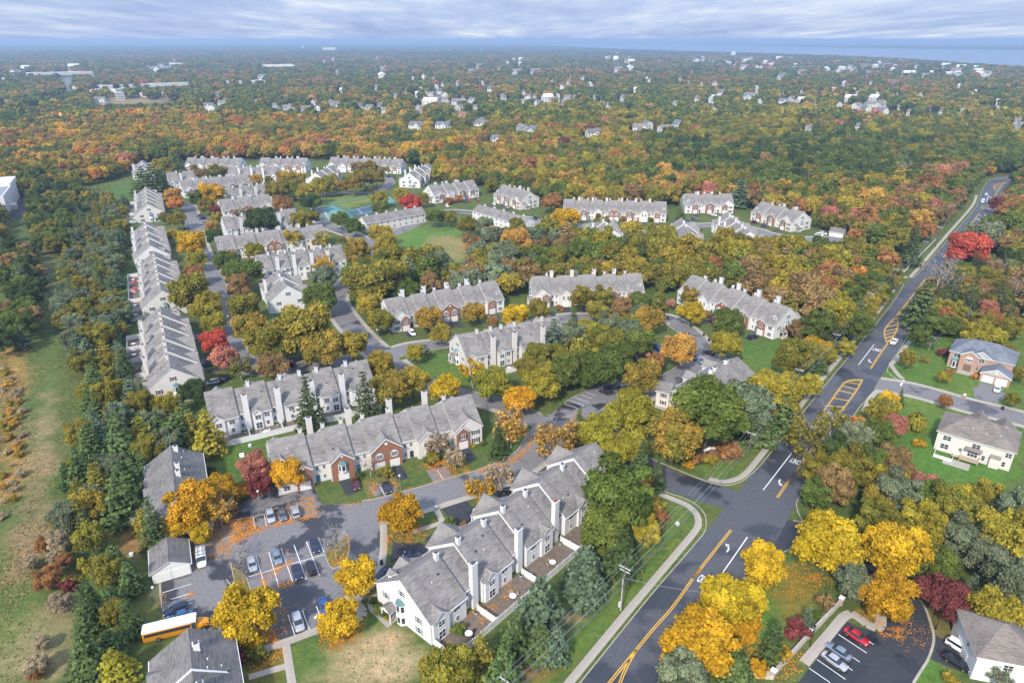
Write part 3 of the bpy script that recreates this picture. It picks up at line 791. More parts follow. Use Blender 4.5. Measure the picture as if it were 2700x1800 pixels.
        po = ob('patio', mb.mesh('patio', 'patio'), None, a, ang, kind='structure')
        rng2 = random.Random(seed + 77)
        for q0, q1 in zip(xs_[:-1], xs_[1:]): PATIOS.append((a, ang, q0, q1, y0, y1, lod))
    return root, drives, x
PATIOS = []
def cross_gable_at(pivot, root, xg, gw, yr, ze, wallm):
    cross_gable(pivot, 0.0, gw, -yr - .45, -yr, ze, wallm, over=.2)
    # the pivot turns the front routine to the rear; its pieces hang under the building
    for o in list(pivot.children):
        o.parent = root; o.location = (xg, 0, 0); o.rotation_euler = (0, 0, math.pi)
    bpy.data.objects.remove(pivot)

T = {}
T['A1'] = row('brick-gabled townhouse row with driveways fronting the leaf-strewn court', (705.6, 1163.8), (1240, 1039.7), 'ElVlBlGlN', lod=0, seed=1, shut='shutter_dark', wallm='siding_cream', zr=11.4)
T['C'] = row('long stepped white townhouse row with fenced patios beside the main road', (1570, 1168), (1055.6, 1530), 'NlBlBlBlE', endB=True, lod=0, seed=2, patio=6.0, shut='shutter_grey', zr=10.9, fence_label='white vinyl patio fence between the stepped row and the roadside pines')
T['B1'] = row('white townhouse row with tall rear chimneys and a lawn behind its fence', S(6, 650, 1050), S(5, 935, 1315), 'ElVlBlGlN', lod=0, seed=3, patio=6.0, fence_label='white vinyl patio fence facing the lawn and the brick-gabled row')
T['B2'] = row('white townhouse row with fenced patios on the corner lawn', S(7, 470, 600), S(6, 1590, 800), 'NlBlGlE', endB=True, lod=0, seed=4, patio=6.0, wallm='siding_cream', shut='shutter_blue', fence_label='white vinyl patio fence along the rough grass beside the willow')
T['M1'] = row('townhouse row with a red brick double-garage gable facing the white row', S(6, 830, 430), S(6, 1985, 235), 'NlGlBlVlE', endA=True, lod=0, seed=5, shut='shutter_blue')
T['M2'] = row('townhouse row with orange brick gables backed by the central wood', S(7, 200, 195), S(7, 1330, 160), 'NlGlBlVlE', endA=True, lod=0, seed=6, shut='shutter_blue', wallm='siding_cream')
T['M3'] = row('townhouse row stepping down a curved court near the main road', S(7, 1865, 175), S(8, 480, 345), 'NlGlBlVlE', endB=True, lod=0, seed=7, shut='shutter_blue')
T['L4'] = row('stepped townhouse row ending in a gable with maroon shutters and teal bay', S(5, 590, 1065), S(5, 480, 425), 'NlGlBlVlE', endA=True, lod=0, seed=8, patio=5.5, shut='shutter_red', wallm='siding_cream', fence_label='white fenced patio bays along the wide lawn, nearest the pines')
T['L3'] = row('stepped townhouse row with a red parasol on its patios', S(5, 490, 260), S(1, 420, 1110), 'NlGlBlVlE', endA=True, lod=1, seed=9, patio=5.5, shut='shutter_dark', wallm='siding_cream', fence_label='white fenced patio bays with a red parasol along the wide lawn')
T['L2'] = row('short townhouse row with a plain white gable and low front wing', S(1, 375, 1050), S(1, 330, 800), 'ElVlBlG', lod=1, seed=10)
T['L1'] = row('townhouse row at the far end of the wide lawn with teal bay and red door', S(1, 350, 620), S(1, 335, 440), 'NlGlBlVlE', endA=True, lod=1, seed=11, patio=5.5, shut='shutter_dark', wallm='siding_cream', fence_label='white fenced patio bays at the far end of the wide lawn')
T['F10'] = row('townhouse row with a brick centre gable beside the curving estate road', S(1, 1040, 960), S(1, 2150, 830), 'ElVlBlGlN', lod=1, seed=12, wallm='siding_cream')
T['F11'] = row('white townhouse row with very tall chimneys behind a yellow tree', S(1, 2350, 1040), S(1, 1465, 1150), 'ElVlBlGlN', lod=1, seed=13, patio=5.0, fence_label='low white patio fence behind the row with very tall chimneys')
T['F12'] = row('townhouse row whose white gable looks over the bend in the estate road', S(5, 1790, 210), S(5, 1690, 50), 'NlB', lod=1, seed=14, shut='shutter_dark')
T['F8'] = row('townhouse row with white and brick gables beside a maroon shrub', S(1, 1075, 580), S(1, 1600, 520), 'ElBlN', lod=1, seed=15)
T['F9'] = row('white townhouse row half hidden behind two big dark trees', S(1, 1870, 665), S(1, 1115, 755), 'ElVlBlG', lod=1, seed=16)
T['F6'] = row('townhouse row with red brick gable behind a golden tree', S(1, 680, 378), S(1, 1395, 310), 'NlGlBlVlE', lod=1, seed=17)
T['F7'] = row('grey-roofed row sunk among small firs behind the golden tree', S(1, 1720, 390), S(1, 1150, 455), 'ElVlBlG', lod=1, seed=18)
T['F1'] = row('far townhouse row with a blue-shaded end gable and a round brick gable', S(1, 765, 140), S(1, 1325, 145), 'NlGlBlVlE', lod=1, seed=19)
T['F2'] = row('far townhouse row of white gables with one dormer at its corner', S(1, 1520, 142), S(1, 2000, 145), 'NlGlVlE', lod=1, seed=20)
T['F3'] = row('longest far townhouse row, edging the orange wood', S(2, 285, 135), S(2, 1030, 155), 'NlGlGlBlVlGlE', lod=1, seed=21)
T['F4'] = row('two-section townhouse row with back chimneys beside the tall dark pines', S(1, 820, 275), S(1, 545, 297), 'ElN', lod=1, seed=22)
T['F5'] = row('far townhouse row showing a rank of slender rear chimneys', S(1, 1690, 230), S(1, 1190, 235), 'ElVlBlN', lod=1, seed=23)
T['F0'] = row('lone townhouse row end by the wood edge with a maroon tree', S(1, 300, 240), S(1, 295, 165), 'NlE', lod=1, seed=24)
T['F13'] = row('stepped white townhouse row climbing from a gabled end with teal bay', S(2, 1090, 300), S(2, 1290, 195), 'NlGlBlE', endA=True, lod=1, seed=25)
T['F26'] = row('small stepped row above the north loop road', S(2, 120, 300), S(2, 290, 220), 'NlBlE', lod=1, seed=35)
T['F14'] = row('townhouse row with red cars on its driveways', S(2, 1290, 430), S(2, 1750, 370), 'NlGlVlE', endA=True, lod=1, seed=26)
T['F15'] = row('tan-fronted townhouse row beside the russet tree', S(2, 2060, 420), S(21, 1300, 1322), 'ElVlN', endB=True, lod=1, seed=27, wallm='siding_cream')
T['F18'] = row('long flat-fronted townhouse row with an orange brick centre gable', S(3, 255, 250), S(3, 1050, 272), 'NlVlGlBlVlGlE', lod=1, seed=28, wallm='siding_cream')
T['F19'] = row('three-gabled townhouse row below the bright pine', S(3, 1185, 210), S(3, 1555, 210), 'ElVlN', lod=1, seed=29)
T['F20'] = row('townhouse row with a teal bay on its end beside the pale garages', S(3, 1790, 268), S(3, 2115, 350), 'ElVlN', endB=True, lod=1, seed=30, wallm='siding_cream')
T['F21'] = row('stepped grey roofs rising over the wood below the three-gabled row', S(3, 1700, 505), S(3, 1520, 352), 'NlBlBlE', lod=1, seed=31)
T['F22'] = row('grey-roofed row rising over the olive trees by the parked black car', S(3, 1240, 505), S(3, 1165, 395), 'ElN', lod=1, seed=32)
T['F23'] = row('grey-roofed row end rising in front of the orange brick gable', S(3, 640, 490), S(3, 525, 382), 'ElN', lod=1, seed=33)
# ---------------------------------------------------------------- other buildings
def gable_house(name, label, cat, A, B, zr, half, ze, wallm, roofm, lod=0, wins=True, group=None, spacing=3.6, shut=None, chim=0, storeys=2, over=.4, hs=None):
    a, b = P(*A, zr), P(*B, zr); a.z = b.z = 0; L_ = round((b - a).length, 2); ang = math.atan2(b.y - a.y, b.x - a.x)
    t = thing(name, label, cat, a, ang, group)
    section_wall(t, 0, L_, -half, half, ze, zr, wallm); section_roof(t, 0, L_, -half, half, ze, zr, over, .3, roofm)
    if wins:
        n = max(1, int(L_ / spacing)); n2 = max(1, int(2 * half / 4.2))
        for st in range(storeys):
            z = .85 + 2.75 * st
            if z + 1.4 > ze: continue
            for i in range(n):
                x = L_ * (i + .5) / n
                for f, y in (('F', -half), ('R', half)): window(t, f, x, y, z, 1.1 if (i + st) % 2 else 1.5, 1.35, lod=lod, shut=shut if f == 'F' else None)
            for i in range(n2):
                y = -half + 2 * half * (i + .5) / n2
                window(t, 'L', 0, y, z, 1.0, 1.35, lod=lod, shut=shut); window(t, 'E', L_, y, z, 1.0, 1.35, lod=lod, shut=shut)
    for i in range(chim): chimney(t, L_ * (i + .6) / (chim + .2), .9 + .1 * (i % 2), .85, .85, zr - 1.6, zr + 1.0, 'trim')
    return t, L_
def mansion(name, label, L0, R0, depth, ze, zr, wallm, roofm, wings=True):
    """hip-roofed house placed by the pixels of its camera-side eave corners"""
    a, b = P(*L0, ze), P(*R0, ze); a.z = b.z = 0; w = (b - a).length; ang = math.atan2(b.y - a.y, b.x - a.x)
    t = thing(name, label, 'house', a, ang)
    mb = MB(); mb.box(0, w, 0, depth, 0, ze); ob('wall', mb.mesh('wall', wallm), t)
    mb = MB(); o = .45; h = depth / 2; z0 = ze + .05; pts = [(-o, -o), (w + o, -o), (w + o, depth + o), (-o, depth + o)]
    r0, r1 = (h * .9, h, zr), (w - h * .9, h, zr); t0 = .2
    c = [(x, y, z0) for x, y in pts]
    mb.poly([c[0], c[1], r1, r0]); mb.poly([c[1], c[2], r1]); mb.poly([c[2], c[3], r0, r1]); mb.poly([c[3], c[0], r0])
    for i in range(4):
        j = (i + 1) % 4; p, q = c[i], c[j]; mb.poly([(p[0], p[1], z0 - t0), (q[0], q[1], z0 - t0), q, p], 1)
    mb.poly([(x, y, z0 - t0) for x, y in pts[::-1]], 1)
    ob('roof', mb.mesh('roof', [roofm, 'trim']), t)
    return t, w
# --- the estate's plain two-storey flats
def flats_D(key, label, A, B, half, gables, chs, vents=6, zr=9.6, ze=5.4):
    t, L_ = gable_house('apartment_house', label, 'apartments', A, B, zr, half, ze, 'siding_white', 'shingle_dark', lod=0, spacing=4.5, over=.3)
    for gx, gw in gables:
        zg = cross_gable(t, gx, gw, -half - .2, -half, ze, 'siding_cream', main_pitch=(zr - ze) / half, pitch=(zr - ze) / half * 1.1, roofm='shingle_dark')
        window(t, 'F', gx, -half - .2, 3.2, 1.5, 1.4)
    for cx in chs: chimney(t, cx, 1.0, 1.0, 1.0, zr - 1.4, zr + .8, 'trim')
    rng = random.Random(hash(key) % 97)
    for _ in range(vents):
        vx, vy = rng.uniform(1, L_ - 1), rng.uniform(1.5, half - .8); ob('roof_vent', cached('vent', vent_mesh) if rng.random() < .5 else cached('ventd', vent_dark), t, (vx, vy, zr - vy * (zr - ze) / half + .2))
    return t, L_
D2, d2L = flats_D('D2', 'grey-roofed flats behind the gold trees, backing on tall pines', S(9, 592, 300), S(9, 640, 860), 6.6, [(3.5, 3.6), (8.5, 3.4), (13.5, 5.2), (19.5, 3.6)], [2.0, 10.5, 14.0])
D1, d1L = flats_D('D1', 'grey-roofed flats beside the yellow school bus', S(10, 575, 1022), S(10, 690, 2250), 6.8, [(4.6, 4.4), (14.5, 4.4), (24, 4.4)], [4.6, 13.5, 20])
# entrance porches on the flats' right-hand side, and a stepped parapet line on the roof
for t_, gx in ((D1, 5.6), (D1, 12.5), (D2, 16)):
    mb = MB(); mb.box(gx - 1.4, gx + 1.4, -10.3, -6.9, 0, 2.5); ob('entrance_wing', mb.mesh('entrance_wing', 'siding_white'), t_)
    mb = MB(); mb.slab([(gx - 1.7, -10.7, 2.62), (gx + 1.7, -10.7, 2.62), (gx + 1.7, -6.7, 3.5), (gx - 1.7, -6.7, 3.5)], .15, 0, 1); ob('porch_roof', mb.mesh('porch_roof', ['shingle_dark', 'trim']), t_)
mb = MB()
for sgn in (1, -1):
    q = [(9.4, 0, 10.05), (9.4, sgn * 7.1, 5.35), (9.75, sgn * 7.1, 5.35), (9.75, 0, 10.05)]
    mb.slab(q if sgn < 0 else q[::-1], .3)
ob('fire_wall_coping', mb.mesh('fire_wall_coping', 'trim'), D1)
# --- garages
def garage(label, A, B, half, doors, zr=4.6, ze=2.7, wallm='siding_white', roofm='shingle_dark', end='E', lod=0):
    t, L_ = gable_house('garage', label, 'garage', A, B, zr, half, ze, wallm, roofm, wins=False, over=.35)
    x = L_ if end == 'E' else 0
    if end in 'LE':
        n = doors
        for i in range(n): panel(t, 'garage_door', end, x, -half + 2 * half * (i + .5) / n, .02, 2 * half / n - .5, 2.15, 'garage', lines=4)
    else:
        for i in range(doors): panel(t, 'garage_door', end, L_ * (i + .5) / doors, -half if end == 'F' else half, .02, L_ / doors - .5, 2.15, 'garage', lines=4)
    return t
garage('white double garage with a grey gable roof next to the work van', S(9, 550, 1248), S(9, 568, 1490), 3.7, 2)
garage('white garage block beside the small car park at the wood edge', S(4, 362, 780), S(4, 505, 800), 3.2, 4, end='F')
garage('pale-roofed shed among trees near the garage block', S(4, 720, 790), S(4, 690, 850), 3.0, 1)
# --- right-hand flats with red shutters
E1, eL = gable_house('apartment_house', 'cream flats with red shutters half hidden by a big green tree', 'apartments', S(16, 560, 395), S(16, 1045, 88), 9.4, 6.8, 5.4, 'siding_cream', 'shingle', spacing=3.4, shut='shutter_red', chim=0)
for gx, gw in ((13.5, 4.6), (25.5, 4.6)):      # front faces away to the car park
    rg = ob('pivot', None, E1, (gx, 0, 0), math.pi); cross_gable(rg, 0, gw, -6.8 - 2.2, -6.8, 5.4, 'siding_cream', main_pitch=4 / 6.8, pitch=.66)
    for o in list(rg.children): o.parent = E1; o.location = (gx, 0, 0); o.rotation_euler = (0, 0, math.pi)
    bpy.data.objects.remove(rg)
for q in (12.5, 14.5, 22): chimney(E1, q, .3, 1.1, 1.1, 8.4, 10.6, 'trim')
aa = P(*S(16, 215, 410), 5.3); ab = P(*S(16, 335, 440), 5.3)
t_, _ = gable_house('annex', 'small two-storey cream block with red shutters on the flats\' near corner', 'apartments', S(16, 240, 338), S(16, 372, 372), 7.2, 2.6, 5.3, 'siding_cream', 'shingle', wins=False)
for z in (.9, 3.4): window(t_, 'F', 2.4, -2.6, z, 1.1, 1.4, shut='shutter_red')
# --- long white flats in the middle distance
gable_house('apartment_house', 'long plain white two-storey flats at the top of the village green', 'apartments', S(2, 600, 755), S(2, 1215, 650), 8.6, 5.2, 5.5, 'siding_cream', 'shingle', lod=1, chim=6, spacing=4)
gable_house('apartment_house', 'long plain white flats running down towards the brown trees', 'apartments', S(2, 1812, 628), S(2, 2330, 765), 8.6, 5.2, 5.5, 'siding_white', 'shingle', lod=1, chim=5, spacing=4)
gable_house('apartment_house', 'small white gable end beside the yellow tree and black car', 'apartments', S(3, 110, 418), S(3, 60, 405), 8.0, 4, 5.2, 'siding_white', 'shingle', lod=1, spacing=4)
# --- brick house on the corner
H1, hw = mansion('house', 'pink brick house with a slate-blue hip roof and double garage', S(17, 190, 258), S(17, 868, 415), 12.5, 6.0, 9.8, 'brick_pink', 'shingle_blue')
zg = cross_gable(H1, hw * .33, 5.4, -1.6, 0, 6.2, 'brick_pink', main_pitch=.6, pitch=.6, roofm='shingle_blue')
zg = cross_gable(H1, hw * .50, 6.6, -.35, 0, 6.0, 'siding_grey', main_pitch=.6, pitch=.62, roofm='shingle_blue', z0=5.5)
window(H1, 'F', hw * .33, -1.6, 4.0, 2.2, 1.1, arched=True); panel(H1, 'door', 'F', hw * .33, -1.6, .6, 2.2, 2.3, 'wood_pole')
for x_, z_, w_ in ((hw * .12, 3.9, 1.9), (hw * .52, 3.9, 1.6), (hw * .47, .9, 1.3)): window(H1, 'F', x_, 0, z_, w_, 1.6, shut='shutter_grey')
bay_tower(H1, 'F', hw * .11, 0, .3, 2.6)
mb = MB(); mb.box(hw * .33 - 2.3, hw * .33 + 2.3, -3.2, -1.6, 0, .5); mb.box(hw * .33 - 2.6, hw * .33 + 2.6, -4.0, -3.2, 0, .25); ob('front_steps', mb.mesh('front_steps', 'concrete'), H1)
gw_ = 8.4; gx_ = hw * .80
zg = cross_gable(H1, gx_, gw_, -6.0, 0, 3.0, 'brick_pink', main_pitch=.4, pitch=.52, roofm='shingle_blue')
mb = MB(); mb.poly([(gx_ - 3.9, -6.06, 3.1), (gx_ + 3.9, -6.06, 3.1), (gx_, -6.06, 3.0 + 3.9 * .50)]); ob('gable_siding', mb.mesh('gable_siding', 'siding_grey'), H1)
round_vent(H1, 'F', gx_, -6.06, 4.2, .4)
for dx in (-1.9, 1.9): panel(H1, 'garage_door', 'F', gx_ + dx, -6.0, .02, 3.0, 2.3, 'trim', lines=4)
# --- beige house seen from its garden
H2, hw2 = mansion('house', 'beige house with a brown-grey hip roof and a garden deck', S(18, 398, 145), S(18, 1248, 390), 13, 5.9, 9.6, 'siding_cream', 'shingle_brown')
def h2x(x): return hw2 * (x - 398) / (1248 - 398)
for x_, z_, w_ in ((515, 3.6, 2.0), (845, 3.6, 2.0), (1195, 3.7, 1.5)): window(H2, 'F', h2x(x_), 0, z_, w_, 1.5)
for x_, z_, w_, h_ in ((470 + 40, .9, 2.0, 1.6), (690, 1.5, .9, 1.2), (950, .8, .9, 1.6), (1170, .8, .9, 1.6)): window(H2, 'F', h2x(x_), 0, z_, w_, h_)
window(H2, 'F', h2x(830), 0, .9, 2.4, 2.1, name='sliding_door')
for x_, w_, y_, z_ in ((830, 4.0, -1.2, 3.35), (1075, 2.4, -1.1, 3.1)):
    mb = MB(); q = h2x(x_); mb.slab([(q - w_ / 2, y_, z_ - .1), (q + w_ / 2, y_, z_ - .1), (q + w_ / 2, .05, z_ + .45), (q - w_ / 2, .05, z_ + .45)], .12); ob('awning_roof', mb.mesh('awning_roof', 'shingle_brown'), H2)
mb = MB(); q = h2x(1075); mb.box(q - 1.1, q + 1.1, -1.0, 0, 0, 3.0); ob('chimney_box', mb.mesh('chimney_box', 'siding_cream'), H2)
mb = MB(); q = h2x(820); mb.box(q - 2.4, q + 2.0, -2.6, 0, .62, .75); mb.box(q - 4.4, q - 2.4, -1.4, 0, .3, .44)
for xx in (q - 2.3, q + 1.9):
    for yy in (-2.5, -.2): mb.box(xx - .07, xx + .07, yy - .07, yy + .07, 0, 1.7)
mb.box(q - 2.4, q + 2.0, -2.58, -2.5, 1.55, 1.65); mb.box(q + 1.92, q + 2.0, -2.5, 0, 1.55, 1.65)
for i in range(22): mb.box(q - 2.3 + i * .2, q - 2.26 + i * .2, -2.56, -2.52, .75, 1.56)
ob('deck', mb.mesh('deck', 'wood_deck'), H2)
mb = MB(); mb.box(h2x(620) - 1.5, h2x(820) + .5, -6.5, -2.8, 0.0, .05); ob('garden_patio', mb.mesh('garden_patio', 'concrete'), H2)
for z_, q0, q1 in ((6, 'roof', 0),):
    for xx, yy in ((hw2 * .3, 2.6), (hw2 * .42, 3.0), (hw2 * .6, 2.7), (hw2 * .78, 3.0)): ob('roof_vent', cached('vent', vent_mesh), H2, (xx, yy, 5.9 + yy * .57))
for gx_, gw_ in ((hw2 * .45, 6), (hw2 * .78, 6)):      # street-side gables rising behind the ridge
    rg = ob('pivot', None, H2, (gx_, 13, 0), math.pi); cross_gable(rg, 0, gw_, -1.0, 0, 5.9, 'siding_cream', main_pitch=.57, pitch=.95, roofm='shingle_brown')
    for o in list(rg.children): o.parent = H2; o.location = (gx_, 13, 0); o.rotation_euler = (0, 0, math.pi)
    bpy.data.objects.remove(rg)
f_ = thing('vinyl_fence', 'low white fence round the beige house\'s garden terrace', 'fence', H2.location, H2.rotation_euler.z)
fence_run(f_, [(h2x(430), -.3), (h2x(430), -4.6), (h2x(640), -4.6), (h2x(640), -1.2)], h=1.0)
# --- house at the lower right corner
H3, hw3 = mansion('house', 'pale house with a tan shingle roof beside the white and black cars', (2580, 1728), (2760, 1762), 11, 5.6, 9.0, 'siding_white', 'shingle_brown')
window(H3, 'F', 5, 0, 3.4, 1.6, 1.4); window(H3, 'F', 9, 0, 3.4, 1.6, 1.4); window(H3, 'L', 0, 4, 3.4, 1.2, 1.4); panel(H3, 'garage_door', 'L', 0, 5.5, .02, 4.6, 2.2, 'garage', lines=4)
# --- houses behind the bare trees, upper right
gable_house('house', 'large brown-roofed house behind bare trees across the road', 'house', S(4, 2180, 960), S(4, 2480, 985), 9.5, 7, 6, 'siding_white', 'shingle_brown', lod=1)
gable_house('house', 'white gabled house deeper in the trees across the road', 'house', S(4, 2310, 830), S(4, 2420, 850), 9, 6, 6, 'siding_white', 'shingle_brown', lod=1)
# --- white warehouse at the far left
w0, w1 = P(23, 566), P(56, 515); dv = (w1 - w0).normalized(); ang = math.atan2(dv.y, dv.x)
WH = thing('warehouse', 'white metal-clad warehouse beside its dark yard', 'warehouse', w0, ang)
Lw = (w1 - w0).length
mb = MB(); mb.box(0, Lw * .52, 0, 60, 0, 12.5); mb.box(Lw * .52 + .01, Lw, 0, 60, 0, 14.0); ob('wall', mb.mesh('wall', 'siding_white'), WH)
mb = MB(); mb.box(.8, Lw * .52 - .6, .8, 59, 12.52, 12.6); ob('flat_roof', mb.mesh('flat_roof', 'metal_grey'), WH)
mb = MB(); mb.box(Lw * .52 + .6, Lw - .6, .6, 59, 14.02, 14.1); ob('flat_roof', mb.mesh('flat_roof', 'roof_white'), WH)
for i in range(12):
    mb = MB(); x_ = Lw * (i + .5) / 12; mb.box(x_ - .12, x_ + .12, -.12, -.01, 0, 12.3); ob('cladding_rib', mb.mesh('cladding_rib', 'siding_grey'), WH)
mb = MB(); mb.box(Lw * .2, Lw * .34, -3, -.05, 0, 3.4); ob('loading_dock', mb.mesh('loading_dock', 'siding_grey'), WH)

# ---------------------------------------------------------------- houses and halls out among the far trees
FARPX = []
FAR_T = {}
def far_house_meshes(k):
    rng = random.Random(k); L_ = rng.uniform(12, 18); h = rng.uniform(4.2, 5.4); ze = rng.uniform(5.0, 6.0); zr = ze + h * .72
    mb = MB(); 
    for xx, flip in ((0, 1), (L_, 0)):
        pts = [(xx, -h, 0), (xx, h, 0), (xx, h, ze), (xx, 0, zr), (xx, -h, ze)]; mb.poly(pts[::-1] if flip else pts)
    mb.poly([(0, -h, 0), (L_, -h, 0), (L_, -h, ze), (0, -h, ze)]); mb.poly([(L_, h, 0), (0, h, 0), (0, h, ze), (L_, h, ze)])
    g0, g1 = L_ * .6, L_ * .95; gm = (g0 + g1) / 2; y = -h - 2.5; zg = ze + (g1 - g0) / 2 * .8
    mb.poly([(g0, y, 0), (g1, y, 0), (g1, y, ze), (gm, y, zg), (g0, y, ze)]); mb.poly([(g0, -h, 0), (g0, y, 0), (g0, y, ze), (g0, -h, ze)]); mb.poly([(g1, y, 0), (g1, -h, 0), (g1, -h, ze), (g1, y, ze)])
    rf = MB(); o = .4; zo = ze - o * .72 + .15
    rf.slab([(-o, -h - o, zo), (L_ + o, -h - o, zo), (L_ + o, 0, zr + .15), (-o, 0, zr + .15)], .15); rf.slab([(L_ + o, h + o, zo), (-o, h + o, zo), (-o, 0, zr + .15), (L_ + o, 0, zr + .15)], .15)
    yb = -h + (zg - ze) / .72
    rf.slab([(g0 - .3, -h, ze), (g0 - .3, y - .3, ze), (gm, y - .3, zg + .15), (gm, yb, zg + .15)], .12); rf.slab([(gm, yb, zg + .15), (gm, y - .3, zg + .15), (g1 + .3, y - .3, ze), (g1 + .3, -h, ze)], .12)
    wn_ = MB()
    for i in range(4):
        x = L_ * (i + .5) / 4
        for z in (1.0, 3.6):
            if not (g0 - .6 < x < g1 + .6): wn_.box(x - .6, x + .6, -h - .03, -h + .05, z, z + 1.4)
            wn_.box(x - .6, x + .6, h - .05, h + .03, z, z + 1.4)
    for z in (1.0, 3.6): wn_.box(gm - .8, gm + .8, y - .03, y + .05, z, z + 1.4); wn_.box(-.03, .05, -1.6, -.4, z, z + 1.4); wn_.box(L_ - .05, L_ + .03, .4, 1.6, z, z + 1.4)
    return mb, rf, wn_
def far_house(x, y, k, wallm, roofm, label, group, s=1.0, rz=None):
    key = (k, wallm, roofm)
    if key not in FAR_T:
        mb, rf, wn_ = far_house_meshes(k); FAR_T[key] = (mb.mesh('wall', wallm), rf.mesh('roof', roofm), wn_.mesh('windows', 'glass'))
    p = P(x, y, 4.0); rng = random.Random(int(x * 7 + y * 13))
    t = thing('house', label, 'house', (p.x, p.y, 0), rng.choice([0.1, .35, -.4, 1.7, -.9]) + rng.uniform(-.2, .2) if rz is None else rz, group)
    for nm, me in zip(('wall', 'roof', 'window_rank'), FAR_T[key]): ob(nm, me, t, scale=(s, s, s))
    d = p.y; FARPX.append((x, y, 11 * s * FPX / d, d)); return t
hr = random.Random(8)
far_list = {
  ('house with pale walls and a grey roof in the street beyond the orange wood', 'houses in the street beyond the orange wood'): SL(20, (1410, 735), (1455, 752), (1505, 712), (1545, 700), (1760, 705), (1885, 730), (1950, 750), (1990, 738), (2075, 755), (2155, 712), (2190, 752), (2275, 712), (2315, 722), (1490, 650), (1950, 668), (650, 692), (30, 712)) ,
  ('white house with a grey roof on the tree-lined streets behind the estate', 'houses on the tree-lined streets behind the estate'): SL(21, (120, 735), (175, 745), (265, 725), (290, 762), (345, 640), (440, 625), (375, 665), (545, 612), (600, 650), (640, 682), (690, 690), (715, 660), (760, 705), (790, 718), (800, 745), (530, 745), (545, 765), (830, 682), (890, 692), (920, 745)),
  ('pale house with a light roof clustered below the white water tower', 'houses clustered below the water tower'): SL(21, (1095, 672), (1130, 682), (1250, 637), (1265, 667), (1240, 702), (1330, 662), (1340, 712), (1430, 692), (1490, 662), (1540, 672), (1600, 668), (1520, 715), (1740, 668), (1790, 692), (1830, 727), (2290, 717)),
  ('cream townhouse end showing through the trees beyond the estate', 'townhouses showing through the trees beyond the estate'): SL(21, (480, 868), (520, 872), (660, 862), (720, 868), (960, 832), (930, 858), (1225, 888), (1300, 892), (1690, 922), (1750, 912), (2010, 882), (2120, 872), (2190, 890), (2300, 857), (1040, 960)),
  ('white gabled house in the far right-hand streets', 'houses in the far right-hand streets'): SL(22, (40, 567), (130, 577), (225, 580), (660, 702), (905, 717), (740, 687), (1700, 757), (1780, 772), (690, 637), (510, 632), (820, 632), (1930, 767), (2170, 752), (210, 742), (860, 887), (1200, 872), (2290, 842), (2310, 875)),
  ('tan-roofed new house in the tight row below the school', 'new houses below the school'): SL(22, (1080, 727), (1180, 737), (1260, 722), (1280, 757), (1350, 732), (1400, 772), (1390, 717), (1480, 747), (1550, 777)),
}
for (lb, gp), pts in far_list.items():
    for i, (x, y) in enumerate(pts):
        far_house(x, y, i % 5, hr.choice(['siding_white', 'siding_white', 'siding_cream', 'siding_grey']), hr.choice(['shingle', 'shingle', 'shingle_dark', 'shingle_brown', 'shingle_blue']), lb, gp, hr.uniform(.95, 1.15) if 'below the school' not in lb else 1.1)
far_house(*S(21, 830, 792), 1, 'brick_far', 'shingle_brown', 'red brick house at the edge of the orange trees', None)
for i in range(95):
    x = hr.uniform(30, 2650); y = 122 + (hr.random() ** 1.6) * 88
    shore = 128 + max(0, (x - 1700) / 1000) * 42
    if x > 1350: y = max(y, shore + 10 + hr.uniform(0, 22))
    far_house(x, y, i % 5, hr.choice(['siding_white', 'siding_white', 'siding_cream']), hr.choice(['shingle', 'roof_white', 'shingle']), 'tiny white house scattered through the hazy distant woods', 'tiny houses scattered through the distant woods', hr.uniform(1.2, 2.2))
for i in range(52):
    x = hr.uniform(880, 2660); y = 188 + hr.random() * 88
    far_house(x, y, i % 5, hr.choice(['siding_white', 'siding_white', 'siding_cream']), hr.choice(['shingle', 'shingle_dark', 'roof_white']), 'pale suburban house glimpsed between middle-distance trees', 'houses glimpsed between middle-distance trees', hr.uniform(1.1, 1.5))
for i in range(46):
    x = hr.uniform(1820, 2640); y = 146 + (x - 1800) * .036 + hr.uniform(0, 24)
    far_house(x, y, i % 5, 'siding_white', hr.choice(['roof_white', 'shingle']), 'little white bayside house in the town along the shore', 'bayside houses along the shore', hr.uniform(1.0, 1.7))
def hall(label, L0, R0, depth, h, wallm='pale_wall', roofm='roof_white', windows=0, cat='building'):
    """flat-roofed hall by the ground pixels of its near wall"""
    a, b = P(*L0), P(*R0); w = (b - a).length; ang = math.atan2(b.y - a.y, b.x - a.x)
    t = thing('flat_roofed_hall', label, cat, a, ang)
    mb = MB(); mb.box(0, w, 0, depth, 0, h); ob('wall', mb.mesh('wall', wallm), t)
    mb = MB(); mb.box(.5, w - .5, .5, depth - .5, h + .003, h + .3); ob('flat_roof', mb.mesh('flat_roof', roofm), t)
    mb = MB()
    for i in range(max(2, int(w / 14))): x = w * (i + .5) / max(2, int(w / 14)); mb.box(x - 1.5, x + 1.5, depth * .4, depth * .4 + 2.5, h + .303, h + 1.8)
    ob('rooftop_units', mb.mesh('rooftop_units', 'metal_grey'), t)
    if windows:
        for s_ in range(windows):
            mb = MB(); mb.box(.6, w - .6, -.05, .04, 1.2 + 3.3 * s_, 2.9 + 3.3 * s_); ob('window_band', mb.mesh('window_band', 'glass'), t)
    n = max(2, int(w / 20))
    for u in np.linspace(0, 1, n):
        q = a.lerp(b, float(u)); px_ = pix(q.x, q.y, h * .6); FARPX.append((px_[0], px_[1], 14 * FPX / q.y, q.y))
    return t
hall('very long white-roofed shopping centre beyond the tan field', S(19, 715, 205), S(19, 1340, 178), 60, 8)
